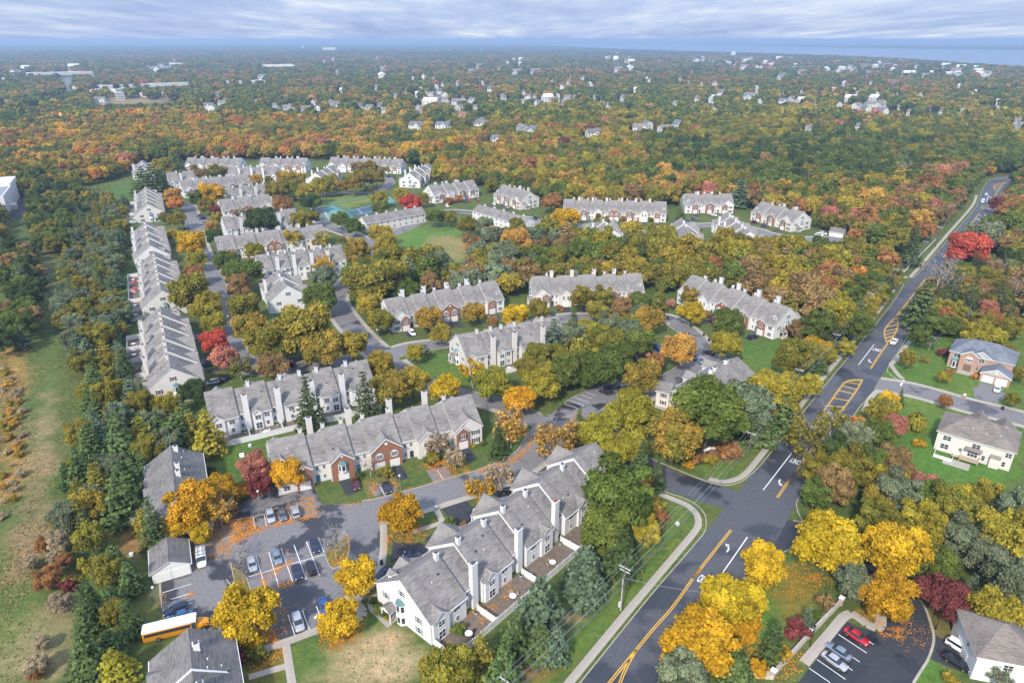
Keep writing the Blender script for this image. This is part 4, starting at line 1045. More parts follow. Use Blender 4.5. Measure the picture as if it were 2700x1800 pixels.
hall('tan-walled store at the end of the shopping centre', S(20, 1570, 590), S(20, 1830, 580), 70, 9)
hall('dark glass office block beside the tan field', S(20, 805, 690), S(20, 862, 688), 22, 13, 'siding_white', 'roof_white', 4)
hall('pale low store with a parking lot by the office block', S(20, 965, 672), S(20, 1130, 668), 35, 8)
hall('low white shop unit beside the highway', S(20, 620, 640), S(20, 800, 640), 30, 6)
hall('row of small shop roofs beside the highway', S(19, 530, 208), S(19, 690, 202), 25, 6)
hall('long pale distribution shed beyond the highway', S(20, 190, 525), S(20, 640, 512), 120, 9)
hall('white-roofed shed at the far left', S(20, -60, 560), S(20, 102, 560), 90, 8)
hall('white three-storey hall standing above the distant trees', S(20, 1168, 462), S(20, 1252, 462), 40, 14, 'siding_white', 'roof_white', 3)
hall('low white roofs in front of the three-storey hall', S(20, 1020, 476), S(20, 1175, 470), 40, 7)
hall('far white-roofed plant near the middle of the view', S(20, 1800, 462), S(20, 2035, 460), 80, 9)
hall('low pale clinic roof among the middle-distance trees', S(21, 490, 552), S(21, 640, 550), 40, 7)
hall('brick school hall with a white roof', S(22, 1025, 645), S(22, 1190, 648), 40, 11, 'brick_far')
hall('low school wing with pale roofs', S(22, 1195, 660), S(22, 1480, 668), 40, 6)
hall('pinkish hospital block on the skyline woods', S(20, 2225, 355), S(20, 2310, 355), 60, 34, 'pale_wall', 'pale_wall', 4)
hall('pale apartment tower near the hospital block', S(20, 2080, 342), S(20, 2094, 342), 25, 40, 'siding_white', 'roof_white', 6)
hall('white water-side tank on the near shore', S(22, 335, 400), S(22, 360, 400), 25, 36, 'siding_white', 'roof_white')
# ---------------------------------------------------------------- driveways in front of the garages
for key, ln in (('A1', 6.6), ('M1', 6.5), ('M2', 6.5), ('M3', 7.0), ('C', 6.5), ('F10', 6), ('F14', 8), ('F15', 8), ('F18', 7), ('F19', 8), ('F20', 8), ('B2', 6), ('L4', 7)):
    root, drives, L_ = T[key]
    for i, (x_, w_, yf) in enumerate(drives):
        mb = MB(); mb.poly([(x_ - w_ / 2, yf - ln - 1.0, .0225), (x_ + w_ / 2, yf - ln - 1.0, .0225), (x_ + w_ / 2, yf - .3, .0225), (x_ - w_ / 2, yf - .3, .0225)])
        ob('driveway', mb.mesh('driveway', 'asphalt_new'), None, root.location, root.rotation_euler.z, kind='structure')
# ---------------------------------------------------------------- trees
def leaf_mat():
    """leaf colour = the tree's own tint, drifting from clump to clump and leaf to leaf"""
    m, n, l = nodes_of('leaves'); b = n['Principled BSDF']
    b.inputs['Roughness'].default_value = 0.75; b.inputs['Specular IOR Level'].default_value = 0.12
    a = n.new('ShaderNodeAttribute'); a.attribute_type = 'INSTANCER'; a.attribute_name = 'tint'
    a2 = n.new('ShaderNodeAttribute'); a2.attribute_type = 'INSTANCER'; a2.attribute_name = 'tint2'
    v = n.new('ShaderNodeAttribute'); v.attribute_name = 'vary'
    sp = n.new('ShaderNodeSeparateXYZ'); l.new(v.outputs['Vector'], sp.inputs[0])
    mx = n.new('ShaderNodeMixRGB'); l.new(sp.outputs[0], mx.inputs[0]); l.new(a.outputs['Color'], mx.inputs[1]); l.new(a2.outputs['Color'], mx.inputs[2])
    hs = n.new('ShaderNodeHueSaturation')
    mr = n.new('ShaderNodeMapRange'); mr.inputs['To Min'].default_value = 0.50; mr.inputs['To Max'].default_value = 1.65; l.new(sp.outputs[1], mr.inputs[0])
    l.new(mr.outputs[0], hs.inputs['Value']); l.new(mx.outputs[0], hs.inputs['Color']); l.new(hs.outputs[0], b.inputs['Base Color'])
    tr = n.new('ShaderNodeBsdfTranslucent'); l.new(hs.outputs[0], tr.inputs[0])
    ms = n.new('ShaderNodeMixShader'); ms.inputs[0].default_value = 0.30
    l.new(b.outputs[0], ms.inputs[1]); l.new(tr.outputs[0], ms.inputs[2]); l.new(ms.outputs[0], n['Material Output'].inputs[0])
    MATS['leaves'] = m
leaf_mat()
def unit(v): return v / (np.linalg.norm(v, axis=-1, keepdims=True) + 1e-9)
def quads(centre, normal, size, rng, aspect=1.0):
    """one leaf spray per row: a bent four-cornered spray facing `normal`"""
    k = len(centre)
    r = unit(rng.normal(size=(k, 3))); t = unit(np.cross(normal, r)); b = np.cross(normal, t)
    s_ = size[:, None]
    c = rng.uniform(.75, 1.25, (k, 4, 1))
    q = np.stack([centre + t * s_ * c[:, 0], centre + b * s_ * aspect * c[:, 1], centre - t * s_ * c[:, 2], centre - b * s_ * aspect * c[:, 3]], 1)
    q[:, 0] -= normal * s_ * .35; q[:, 2] -= normal * s_ * .35
    return q.reshape(-1, 3), np.arange(4 * k).reshape(k, 4)
ICO = None
def ico():
    global ICO
    if ICO is None:
        import bmesh
        bm = bmesh.new(); bmesh.ops.create_icosphere(bm, subdivisions=1, radius=1)
        ICO = (np.array([v.co[:] for v in bm.verts]), np.array([[v.index for v in f.verts] for f in bm.faces])); bm.free()
    return ICO
def np_mesh(name, V, quads_, tris, vary, m):
    me = bpy.data.meshes.new(name); nq, nt = len(quads_), len(tris)
    me.vertices.add(len(V)); me.vertices.foreach_set('co', V.astype(np.float32).ravel())
    lv = np.concatenate([quads_.ravel(), tris.ravel()]) if nt else quads_.ravel()
    me.loops.add(len(lv)); me.loops.foreach_set('vertex_index', lv.astype(np.int32))
    me.polygons.add(nq + nt)
    st = np.concatenate([np.arange(nq) * 4, nq * 4 + np.arange(nt) * 3]).astype(np.int32)
    me.polygons.foreach_set('loop_start', st); me.polygons.foreach_set('loop_total', np.concatenate([np.full(nq, 4), np.full(nt, 3)]).astype(np.int32))
    if vary is not None:
        at = me.attributes.new('vary', 'FLOAT_VECTOR', 'FACE'); at.data.foreach_set('vector', vary.astype(np.float32).ravel())
    me.materials.append(MATS[m]); me.update(); return me
def crown(name, seed, lobes, nleaf, leaf, core=0.62):
    """lobes: (centre, radius) list in a unit where 1 = crown radius; leaves sit through the outer part of each lobe"""
    rng = np.random.default_rng(seed)
    cen = np.array([c for c, r in lobes]); rad = np.array([r for c, r in lobes])
    w = rad ** 2; w /= w.sum(); li = rng.choice(len(lobes), nleaf * 2, p=w)
    d = unit(rng.normal(size=(nleaf * 2, 3))); d[:, 2] = np.where(d[:, 2] < -.35, -d[:, 2], d[:, 2])
    rr = rad[li] * np.where(rng.uniform(0, 1, nleaf * 2) < .72, rng.uniform(.78, 1.05, nleaf * 2), rng.uniform(1.0, 1.28, nleaf * 2)) * (1 + .10 * np.sin(9 * d[:, 0] + li) * np.sin(8 * d[:, 1] + 2 * li) + .06 * np.sin(17 * d[:, 2] + 3 * li))
    p = cen[li] + d * rr[:, None]
    keep = np.ones(len(p), bool)                      # not buried deep inside a neighbouring lobe
    for c, r in lobes: keep &= ~(np.linalg.norm((p - c), axis=1) < r * .74)
    idx = np.where(keep)[0][:nleaf]; p, d, li = p[idx], d[idx], li[idx]
    nrm = unit(d * .9 + rng.normal(size=d.shape) * .55 + np.array([0, 0, .25]))
    V, Q = quads(p, nrm, leaf * rng.uniform(.6, 1.35, len(p)), rng)
    lob_h, lob_v = rng.uniform(0, 1, len(lobes)), rng.uniform(0, 1, len(lobes))
    va = np.stack([np.clip(.62 * lob_h[li] + .38 * rng.uniform(0, 1, len(p)) + .12 * p[:, 2], 0, 1), np.clip(.42 * lob_v[li] + .58 * rng.uniform(0, 1, len(p)), 0, 1), np.zeros(len(p))], 1)
    iv, it = ico(); TV, TT, TA = [], [], []; base = len(V)
    for k, (c, r) in enumerate(lobes):
        TV.append(np.array(c) + iv * r * core * rng.uniform(.85, 1.08, (len(iv), 1))); TT.append(it + base); base += len(iv)
        TA.append(np.tile([lob_h[k], .3, 0], (len(it), 1)))
    return np_mesh(name, np.concatenate([V] + TV), Q, np.concatenate(TT), np.concatenate([va] + TA), 'leaves')
def decid_lobes(seed, n=11, tall=1.0, spread=1.0):
    rng = np.random.default_rng(seed); L_ = [((0, 0, .05 * tall), .58)]
    for k in range(n):
        a = 2.4 * k + rng.uniform(-.4, .4); h = -.55 + 1.25 * ((k + .5) / n) + rng.uniform(-.12, .12)
        rr = math.sqrt(max(0.05, 1 - (h * .85) ** 2)) * .66 * spread * rng.uniform(.55, 1.25)
        L_.append(((rr * math.cos(a) * 1.08, rr * math.sin(a) * 1.08, h * tall * .80), rng.uniform(.20, .46) * (11 / n) ** .28))
    return L_
def branch_mesh(name, seed, height, crown_r, m='bark', limbs=7, start=.32, thick=1.0, twigs=False, spread=.7):
    """tapered trunk with limbs reaching into the crown; height is the whole tree's"""
    rng = random.Random(seed); mb = MB(); r0 = height * .02 * thick
    zs = [0, .1, .25, .45, .65, .8]; pts = []; x = y = 0
    for z in zs: pts.append((x, y, z * height)); x += rng.uniform(-.02, .02) * height; y += rng.uniform(-.02, .02) * height
    for i in range(len(pts) - 1): mb.tube(pts[i], pts[i + 1], r0 * (1.15 - zs[i]), r0 * (1.15 - zs[i + 1]), 7 if not twigs else 5)
    def limb(p, d, ln, r, depth):
        q = p + d * ln; mid = p + d * ln * .5 + Vector((rng.uniform(-1, 1), rng.uniform(-1, 1), rng.uniform(0, 1))) * ln * .08
        mb.tube(p, mid, r, r * .75, 4); mb.tube(mid, q, r * .75, r * .45, 4)
        if depth:
            for _ in range(3 if twigs else 2):
                nd = (d + Vector((rng.uniform(-1, 1), rng.uniform(-1, 1), rng.uniform(-.25, .9))) * .7).normalized(); limb(mid if rng.random() < .5 else q, nd, ln * rng.uniform(.5, .75), r * .5, depth - 1)
    for k in range(limbs):
        t = start + (.75 - start) * k / limbs; j = min(4, max(i for i, z in enumerate(zs) if z <= t)); f = (t - zs[j]) / (zs[j + 1] - zs[j])
        p = Vector(pts[j]).lerp(Vector(pts[j + 1]), f); a = 2.4 * k + rng.uniform(-.4, .4)
        d = Vector((math.cos(a) * spread, math.sin(a) * spread, rng.uniform(.45, .9))).normalized()
        limb(p, d, crown_r * rng.uniform(.55, .85), r0 * .5 * (1.1 - t), 3 if twigs else 1)
    return mb.mesh(name, m)
# unit trees: crown radius 1, placed by scaling.   kinds: (crown mesh, trunk mesh, crown centre height, total height)
PROTO = {}
def add_proto(key, cm, tm, zc, top): PROTO.setdefault(key, []).append((cm, tm, zc, top))
def make_decid(key, n, seeds, nleaf, leaf, tall, bark='bark', zc=1.18, lob=11, spread=1.0):
    for s_ in seeds:
        cm = crown(key + '_crown', s_, decid_lobes(s_, lob, tall, spread), nleaf, leaf)
        cm.transform(Matrix.Translation((0, 0, zc)))
        add_proto(key, cm, branch_mesh(key + '_trunk', s_, zc + tall * .6, .9, bark, start=.35), zc, zc + tall)
make_decid('broad', 4, (11, 12, 13, 14, 15), 8500, .046, 1.0, lob=30)
make_decid('oval', 4, (21, 22, 23), 8500, .048, 1.35, zc=1.42, lob=32)
make_decid('mid', 5, (31, 32, 33, 34, 35, 36), 2400, .080, 1.05, lob=18)
make_decid('shrub', 2, (61, 62), 700, .13, .85, zc=.62, lob=7)
make_decid('far', 4, (41, 42, 43, 44), 260, .21, 1.0, lob=9)
def thin_crown(key, seed, nleaf, leaf):
    """half bare tree: leaf sprays sit along twigs with sky between"""
    rng = np.random.default_rng(seed); L_ = decid_lobes(seed, 12, 1.0, 1.05)
    cen = np.array([c for c, r in L_]); rad = np.array([r for c, r in L_]); li = rng.choice(len(L_), nleaf)
    d = unit(rng.normal(size=(nleaf, 3))); p = cen[li] + d * (rad[li] * rng.uniform(.3, 1.1, nleaf))[:, None]
    V, Q = quads(p, unit(d + rng.normal(size=d.shape) * .8), leaf * rng.uniform(.6, 1.3, nleaf), rng)
    va = np.stack([rng.uniform(0, 1, nleaf), rng.uniform(0, 1, nleaf), np.zeros(nleaf)], 1)
    cm = np_mesh(key + '_crown', V, Q, np.zeros((0, 3), int), va, 'leaves'); cm.transform(Matrix.Translation((0, 0, 1.35)))
    add_proto(key, cm, branch_mesh(key + '_trunk', seed, 2.3, 1.0, 'bark_pale', limbs=10, start=.25, twigs=True, thick=.8), 1.35, 2.4)
thin_crown('thin', 71, 1100, .075); thin_crown('thin', 72, 1300, .075)
thin_crown('bare', 73, 130, .06); thin_crown('bare', 74, 90, .06)
def pine(key, seed, height, levels, per, nspray, spray, droop, taper=1.0, low=.18, lift=.15):
    """conifer: whorls of boughs, each carrying flat needle sprays; crown radius 1"""
    rng = np.random.default_rng(seed); Ps, Ns, Sz, Va = [], [], [], []
    for k in range(levels):
        t = k / (levels - 1); z = height * (low + (1 - low) * t)
        r = (1 - t ** taper) * 1.0 + .06
        r *= rng.uniform(.85, 1.1)
        nb = max(3, int(per * (.55 + .45 * (1 - t))))
        for j in range(nb):
            a = 2 * math.pi * (j + .5 * (k % 2)) / nb + rng.uniform(-.25, .25); rb = r * rng.uniform(.78, 1.12); hv, vv = rng.uniform(0, 1), rng.uniform(0, 1)
            ns = max(3, int(nspray * (.35 + .65 * rb)))
            for _ in range(ns):
                u = rng.uniform(.12, 1) ** .7; side = rng.normal(0, .13) * (.4 + u)
                x = rb * u; zz = z + lift * x - droop * x * x + rng.normal(0, .03) * height * .2
                ca, sa = math.cos(a), math.sin(a)
                Ps.append((x * ca - side * sa, x * sa + side * ca, zz))
                Ns.append((ca * .55 * u + rng.normal(0, .3), sa * .55 * u + rng.normal(0, .3), .75)); Sz.append(spray * rng.uniform(.6, 1.25) * (.75 + .4 * rb))
                Va.append((np.clip(.5 * hv + .5 * u + rng.normal(0, .12), 0, 1), np.clip(.4 * vv + .6 * rng.uniform(0, 1), 0, 1), 0))
    Ps, Ns, Sz, Va = map(np.array, (Ps, Ns, Sz, Va))
    V, Q = quads(Ps, unit(Ns), Sz, rng, .8)
    cm = np_mesh(key + '_crown', V, Q, np.zeros((0, 3), int), Va, 'leaves')
    mb = MB(); mb.tube((0, 0, 0), (0, 0, height * .5), .055, .04, 6); mb.tube((0, 0, height * .5), (0, 0, height * .97), .04, .008, 6)
    for k in range(levels):
        t = k / (levels - 1); z = height * (low + (1 - low) * t)
        for j in range(4):
            a = 2.1 * k + j * 1.57; mb.tube((0, 0, z), (math.cos(a) * (1 - t) * .7, math.sin(a) * (1 - t) * .7, z + lift * .6), .015, .006, 3)
    add_proto(key, cm, mb.mesh(key + '_trunk', 'bark'), height * .5, height)
pine('pine', 81, 2.5, 11, 9, 20, .105, .18, 1.5, low=.12); pine('pine', 82, 2.3, 10, 9, 21, .11, .16, 1.7, low=.14); pine('pine', 83, 2.8, 12, 8, 18, .10, .2, 1.3, low=.1)
pine('spruce', 86, 3.2, 15, 9, 13, .095, .35, 1.05, low=.06, lift=0.0); pine('spruce', 87, 2.9, 14, 9, 14, .1, .35, 1.15, low=.06, lift=0.0)
pine('farpine', 91, 2.4, 7, 6, 6, .24, .2, 1.4, low=.12)
def willow(seed):
    rng = np.random.default_rng(seed); Ps, Ns, Sz, Va = [], [], [], []
    for j in range(150):
        a = rng.uniform(0, 2 * math.pi); rr = math.sqrt(rng.uniform(.02, 1)) * .95; top = 1.9 - .75 * rr * rr + rng.normal(0, .06); ln = rng.uniform(.5, 1.3) * (.5 + .5 * rr); hv = rng.uniform(0, 1)
        for k in range(14):
            t = k / 13; Ps.append((math.cos(a) * (rr + .06 * t), math.sin(a) * (rr + .06 * t), top - ln * t)); Ns.append((math.cos(a) + rng.normal(0, .4), math.sin(a) + rng.normal(0, .4), .35 + .8 * (1 - t))); Sz.append(.07); Va.append((.5 * hv + .5 * rng.uniform(0, 1), rng.uniform(0, 1), 0))
    V, Q = quads(np.array(Ps), unit(np.array(Ns)), np.array(Sz), rng, 1.3)
    cm = np_mesh('willow_crown', V, Q, np.zeros((0, 3), int), np.array(Va), 'leaves')
    add_proto('willow', cm, branch_mesh('willow_trunk', seed, 1.9, .8), 1.2, 1.95)
willow(95)
# ---- tints (base colour of the darker and lighter leaves)
PAL = {'green': ((.075, .115, .020), (.150, .185, .036)), 'dark': ((.042, .078, .020), (.085, .120, .032)), 'olive': ((.150, .150, .024), (.265, .225, .032)),
       'lime': ((.22, .215, .024), (.36, .30, .032)), 'yellow': ((.40, .27, .012), (.58, .40, .022)), 'gold': ((.42, .225, .012), (.56, .325, .018)),
       'amber': ((.37, .215, .042), (.50, .31, .068)), 'orange': ((.42, .16, .035), (.52, .25, .055)), 'rust': ((.26, .125, .048), (.38, .19, .062)),
       'brown': ((.20, .135, .055), (.31, .205, .075)), 'maroon': ((.15, .035, .038), (.26, .075, .062)), 'red': ((.44, .055, .040), (.55, .12, .07)), 'pink': ((.38, .145, .105), (.48, .22, .14)),
       'grey': ((.125, .155, .080), (.205, .235, .135)), 'pine': ((.058, .105, .034), (.130, .180, .056)), 'bluepine': ((.062, .105, .060), (.140, .190, .105)),
       'spruce': ((.042, .075, .024), (.092, .125, .038)), 'turn': ((.23, .200, .028), (.37, .275, .034)), 'mix': ((.135, .155, .024), (.38, .235, .04)), 'bark': ((.20, .17, .13), (.28, .22, .16)), 'tanleaf': ((.30, .23, .14), (.40, .32, .20))}
NICE = {'green': 'green', 'dark': 'dark green', 'olive': 'olive green', 'lime': 'yellow-green', 'yellow': 'bright yellow', 'gold': 'golden', 'amber': 'amber', 'orange': 'orange', 'rust': 'rust brown',
        'brown': 'brown-tinged', 'maroon': 'maroon', 'red': 'scarlet', 'pink': 'dusty pink', 'grey': 'silvery green', 'pine': 'soft green', 'bluepine': 'bluish', 'spruce': 'deep green', 'turn': 'yellow-brown', 'mix': 'half-turned green and orange', 'bark': 'leafless grey', 'tanleaf': 'tan'}
KINDN = {'broad': 'broadleaf', 'oval': 'broadleaf', 'mid': 'broadleaf', 'shrub': 'shrub', 'thin': 'sparse-leaved', 'bare': 'nearly bare', 'pine': 'pine', 'spruce': 'spruce', 'willow': 'willow'}
CATN = {'pine': 'pine tree', 'spruce': 'spruce tree', 'willow': 'willow tree', 'shrub': 'shrub', 'bare': 'bare tree'}
TREES = []          # every individual tree: (x, y, radius)
_trng = random.Random(5)
def tint_of(col, rng):
    a, b = PAL[col]; f = rng.uniform(.85, 1.18); g = rng.uniform(.92, 1.08)
    return [a[0] * f * g, a[1] * f, a[2] * f], [b[0] * f * g, b[1] * f, b[2] * f]
def plant(kind, X, Y, r, col, label=None, group=None, hs=1.0, rng=_trng):
    v = rng.choice(PROTO[kind]); cm, tm, zc, top = v
    nm = {'pine': 'pine_tree', 'spruce': 'spruce_tree', 'willow': 'willow_tree', 'shrub': 'shrub', 'bare': 'bare_tree'}.get(kind, 'broadleaf_tree')
    t = thing(nm, label, CATN.get(kind, 'tree'), (X, Y, 0), rng.uniform(0, 6.283), group)
    s_ = (r, r, r * hs)
    c = ob('foliage' if kind == 'shrub' else 'crown', cm, t, (0, 0, 0), 0, s_)
    ob('stems' if kind == 'shrub' else 'trunk', tm, t, (0, 0, 0), 0, s_)
    a, b = tint_of(col, rng); c['tint'] = a; c['tint2'] = b
    TREES.append((X, Y, r)); return t
def tree_px(kind, x, y, rpx, col, label=None, group=None, hs=1.0):
    """place a tree from the pixel at the middle of its crown and the crown's pixel radius"""
    zc = 6.0; rpx *= 1.13
    for _ in range(4):
        p = P(x, y, zc); depth = p.y * CP - (zc - CAM_H) * SP; r = rpx * depth / FPX
        zc = PROTO[kind][0][2] * r * hs
        if zc > 16: zc = 16
    hs2 = hs if PROTO[kind][0][2] * r * hs <= 16 else 16 / (PROTO[kind][0][2] * r)
    return plant(kind, p.x, p.y, r, col, label, group, hs2)
# ---------------------------------------------------------------- individual trees, read off the photograph (crown centre, crown radius)
TL = []
def tl(z, rows):
    for r_ in rows: TL.append((z,) + tuple(r_))
tl(9, [(800, 930, 225, 'broad', 'gold'), (640, 1110, 130, 'broad', 'yellow'), (900, 1190, 120, 'broad', 'yellow'), (1090, 750, 165, 'broad', 'gold'), (1290, 775, 90, 'broad', 'gold'), (1090, 960, 140, 'thin', 'amber'),
       (1450, 540, 140, 'oval', 'pink'), (1500, 700, 110, 'oval', 'maroon'), (1800, 580, 165, 'broad', 'gold'), (400, 1090, 175, 'spruce', 'spruce'), (110, 650, 190, 'pine', 'pine'), (60, 860, 190, 'pine', 'pine'), (70, 260, 190, 'pine', 'pine'),
       (480, 110, 150, 'pine', 'pine'), (290, 190, 150, 'pine', 'lime'), (650, 150, 150, 'pine', 'pine'), (980, 180, 165, 'pine', 'lime'), (810, 120, 130, 'pine', 'olive'), (1000, 560, 45, 'shrub', 'dark')])
tl(10, [(1140, 840, 265, 'broad', 'yellow'), (2130, 900, 185, 'broad', 'yellow'), (1080, 190, 115, 'bare', 'bark'), (1130, 430, 105, 'bare', 'bark'), (2080, 110, 150, 'bare', 'bark'), (2170, 150, 90, 'bare', 'bark'),
        (1300, 1270, 85, 'shrub', 'olive'), (1065, 1310, 100, 'shrub', 'maroon'), (1230, 1130, 110, 'shrub', 'gold'), (1020, 1080, 70, 'shrub', 'gold')])
tl(12, [(170, 470, 185, 'broad', 'yellow'), (350, 720, 40, 'shrub', 'green'), (385, 790, 52, 'shrub', 'green'), (440, 830, 52, 'shrub', 'green'), (475, 890, 30, 'shrub', 'lime'), (1215, 1020, 60, 'shrub', 'green'),
        (2060, 760, 245, 'pine', 'bluepine'), (1790, 1080, 170, 'pine', 'pine'), (1440, 1300, 170, 'pine', 'olive'), (1100, 1470, 260, 'broad', 'olive'), (1680, 1430, 190, 'pine', 'pine'), (2230, 1180, 150, 'pine', 'bluepine')])
tl(11, [(540, 850, 165, 'broad', 'gold'), (1230, 640, 115, 'thin', 'gold'), (1400, 520, 120, 'thin', 'tanleaf'), (250, 420, 85, 'bare', 'bark'), (395, 485, 60, 'shrub', 'olive'), (845, 230, 100, 'thin', 'tanleaf'), (1005, 350, 85, 'thin', 'tanleaf'),
        (760, 370, 32, 'shrub', 'green'), (815, 345, 55, 'shrub', 'olive'), (1390, 205, 95, 'spruce', 'spruce'), (1500, 80, 150, 'thin', 'amber'), (1900, 180, 165, 'thin', 'amber'), (2260, 120, 125, 'broad', 'lime'), (960, 940, 48, 'oval', 'green'),
        (1165, 245, 25, 'shrub', 'lime'), (1250, 230, 25, 'shrub', 'green'), (165, 515, 32, 'shrub', 'dark'), (1085, 950, 30, 'shrub', 'rust')])
tl(14, [(330, 280, 110, 'pine', 'bluepine'), (60, 640, 95, 'pine', 'pine')])
tl(13, [(380, 920, 235, 'oval', 'green'), (290, 1180, 170, 'oval', 'green'), (560, 640, 110, 'spruce', 'spruce'), (685, 730, 80, 'spruce', 'spruce'), (130, 1430, 140, 'pine', 'bluepine'), (390, 1330, 150, 'pine', 'spruce'), (600, 1180, 100, 'oval', 'lime'),
        (590, 810, 65, 'shrub', 'orange'), (690, 985, 60, 'shrub', 'mix'), (720, 1060, 55, 'shrub', 'rust'), (690, 1130, 50, 'shrub', 'brown'), (230, 400, 140, 'broad', 'lime'), (500, 270, 165, 'broad', 'lime'), (470, 520, 130, 'broad', 'lime'), (340, 560, 100, 'broad', 'lime'),
        (50, 420, 90, 'broad', 'amber'), (80, 310, 65, 'spruce', 'pine'), (820, 440, 170, 'oval', 'mix'), (1090, 260, 255, 'broad', 'green'), (1400, 210, 180, 'broad', 'grey'), (1570, 130, 160, 'oval', 'lime'), (1650, 290, 110, 'pine', 'pine'), (1490, 360, 110, 'pine', 'pine'), (1740, 240, 80, 'pine', 'olive'),
        (1240, 560, 75, 'shrub', 'rust'), (980, 615, 55, 'shrub', 'rust'), (930, 665, 38, 'shrub', 'gold'), (1100, 630, 40, 'shrub', 'turn'), (1850, 440, 145, 'thin', 'olive'), (2230, 350, 60, 'oval', 'orange'), (2190, 470, 120, 'oval', 'grey'), (2050, 330, 110, 'thin', 'olive'),
        (2010, 1260, 225, 'broad', 'yellow'), (1500, 1440, 150, 'broad', 'yellow'), (1930, 720, 120, 'oval', 'olive'), (1910, 900, 100, 'oval', 'green'), (2050, 820, 130, 'oval', 'brown'), (2180, 700, 140, 'oval', 'olive')])
tl(14, [(1010, 650, 185, 'broad', 'gold'), (1180, 440, 165, 'broad', 'yellow'), (850, 740, 70, 'oval', 'gold'), (900, 850, 130, 'oval', 'grey'), (1200, 780, 100, 'pine', 'pine'), (1240, 560, 110, 'broad', 'gold')])
tl(15, [(780, 175, 122, 'broad', 'yellow'), (740, 360, 100, 'broad', 'gold'), (790, 440, 50, 'broad', 'gold'), (1000, 370, 92, 'broad', 'maroon'), (1080, 130, 85, 'oval', 'grey'), (595, 310, 68, 'oval', 'grey'), (1115, 330, 45, 'spruce', 'bluepine'), (240, 560, 66, 'spruce', 'spruce'),
        (385, 470, 42, 'spruce', 'bluepine'), (50, 640, 62, 'pine', 'pine'), (345, 520, 45, 'shrub', 'maroon'), (265, 630, 42, 'shrub', 'gold'), (470, 400, 34, 'shrub', 'brown'), (430, 455, 24, 'shrub', 'green'), (1210, 450, 105, 'broad', 'lime'), (1290, 300, 95, 'oval', 'grey'), (1180, 200, 80, 'oval', 'grey'),
        (950, 230, 80, 'oval', 'green'), (880, 60, 90, 'oval', 'lime'), (1010, 40, 80, 'oval', 'olive'), (1260, 120, 110, 'oval', 'turn'), (690, 40, 80, 'oval', 'olive'), (1240, 725, 45, 'thin', 'grey'), (1020, 735, 26, 'shrub', 'turn'), (175, 690, 40, 'shrub', 'gold')])
tl(8, [(1390, 330, 115, 'pine', 'pine'), (1600, 240, 85, 'spruce', 'spruce'), (1730, 270, 95, 'spruce', 'spruce'), (1510, 130, 110, 'bare', 'bark'), (1790, 530, 100, 'broad', 'lime'), (1450, 570, 48, 'thin', 'grey'), (1400, 700, 24, 'shrub', 'olive'), (1540, 820, 42, 'broad', 'turn'), (1160, 1000, 70, 'broad', 'yellow'),
       (1120, 1060, 95, 'broad', 'olive'), (1240, 960, 38, 'spruce', 'dark'), (1552, 985, 40, 'oval', 'rust'), (1355, 1115, 62, 'willow', 'lime'), (1365, 1275, 32, 'shrub', 'gold'), (2010, 970, 42, 'oval', 'olive'), (1290, 690, 50, 'oval', 'olive'), (1370, 540, 60, 'oval', 'green'), (1390, 470, 60, 'spruce', 'dark'),
       (1200, 1150, 75, 'broad', 'pink'), (1090, 1200, 100, 'broad', 'green'), (1580, 780, 20, 'shrub', 'rust'), (1750, 815, 20, 'shrub', 'orange'), (1980, 640, 50, 'oval', 'olive'), (1900, 560, 60, 'oval', 'lime'), (1530, 650, 30, 'shrub', 'maroon'),
       (640, 590, 60, 'broad', 'gold'), (715, 620, 50, 'broad', 'gold'), (500, 680, 110, 'oval', 'olive'), (440, 500, 45, 'shrub', 'maroon'), (2060, 800, 40, 'oval', 'olive'), (330, 880, 90, 'oval', 'olive'), (200, 960, 100, 'oval', 'green'), (80, 1000, 110, 'oval', 'grey'), (420, 980, 80, 'pine', 'pine'), (610, 880, 70, 'oval', 'lime'),
       (680, 470, 100, 'oval', 'green'), (820, 400, 110, 'oval', 'lime'), (920, 470, 90, 'oval', 'green'), (60, 1320, 55, 'shrub', 'rust')])
tl(7, [(1730, 950, 165, 'broad', 'amber'), (1360, 1230, 180, 'broad', 'mix'), (950, 1130, 200, 'broad', 'green'), (560, 1180, 165, 'broad', 'green'), (700, 940, 160, 'willow', 'olive'), (1010, 880, 175, 'broad', 'olive'), (1310, 880, 150, 'broad', 'green'), (1190, 760, 140, 'broad', 'grey'), (300, 1300, 165, 'broad', 'lime'),
       (80, 1470, 140, 'broad', 'gold'), (430, 850, 130, 'pine', 'bluepine'), (740, 720, 75, 'oval', 'lime'), (630, 740, 35, 'oval', 'amber'), (640, 630, 80, 'spruce', 'dark'), (1020, 690, 100, 'broad', 'gold'), (1400, 640, 140, 'broad', 'mix'), (1310, 470, 120, 'broad', 'green'), (950, 420, 100, 'oval', 'olive'), (720, 410, 105, 'oval', 'olive'),
       (880, 560, 110, 'broad', 'olive'), (1130, 520, 100, 'oval', 'brown'), (280, 540, 105, 'broad', 'olive'), (60, 590, 110, 'broad', 'yellow'), (1530, 390, 95, 'spruce', 'olive'), (1640, 470, 42, 'broad', 'pink'), (1860, 560, 120, 'broad', 'yellow'), (1840, 400, 80, 'oval', 'mix'), (2240, 650, 140, 'broad', 'green'), (2210, 900, 150, 'broad', 'lime'),
       (2030, 580, 42, 'shrub', 'rust'), (500, 520, 35, 'shrub', 'rust'), (1230, 1460, 130, 'broad', 'lime'), (1480, 1080, 90, 'oval', 'rust'), (1090, 1000, 150, 'broad', 'green'), (780, 1240, 90, 'oval', 'green')])
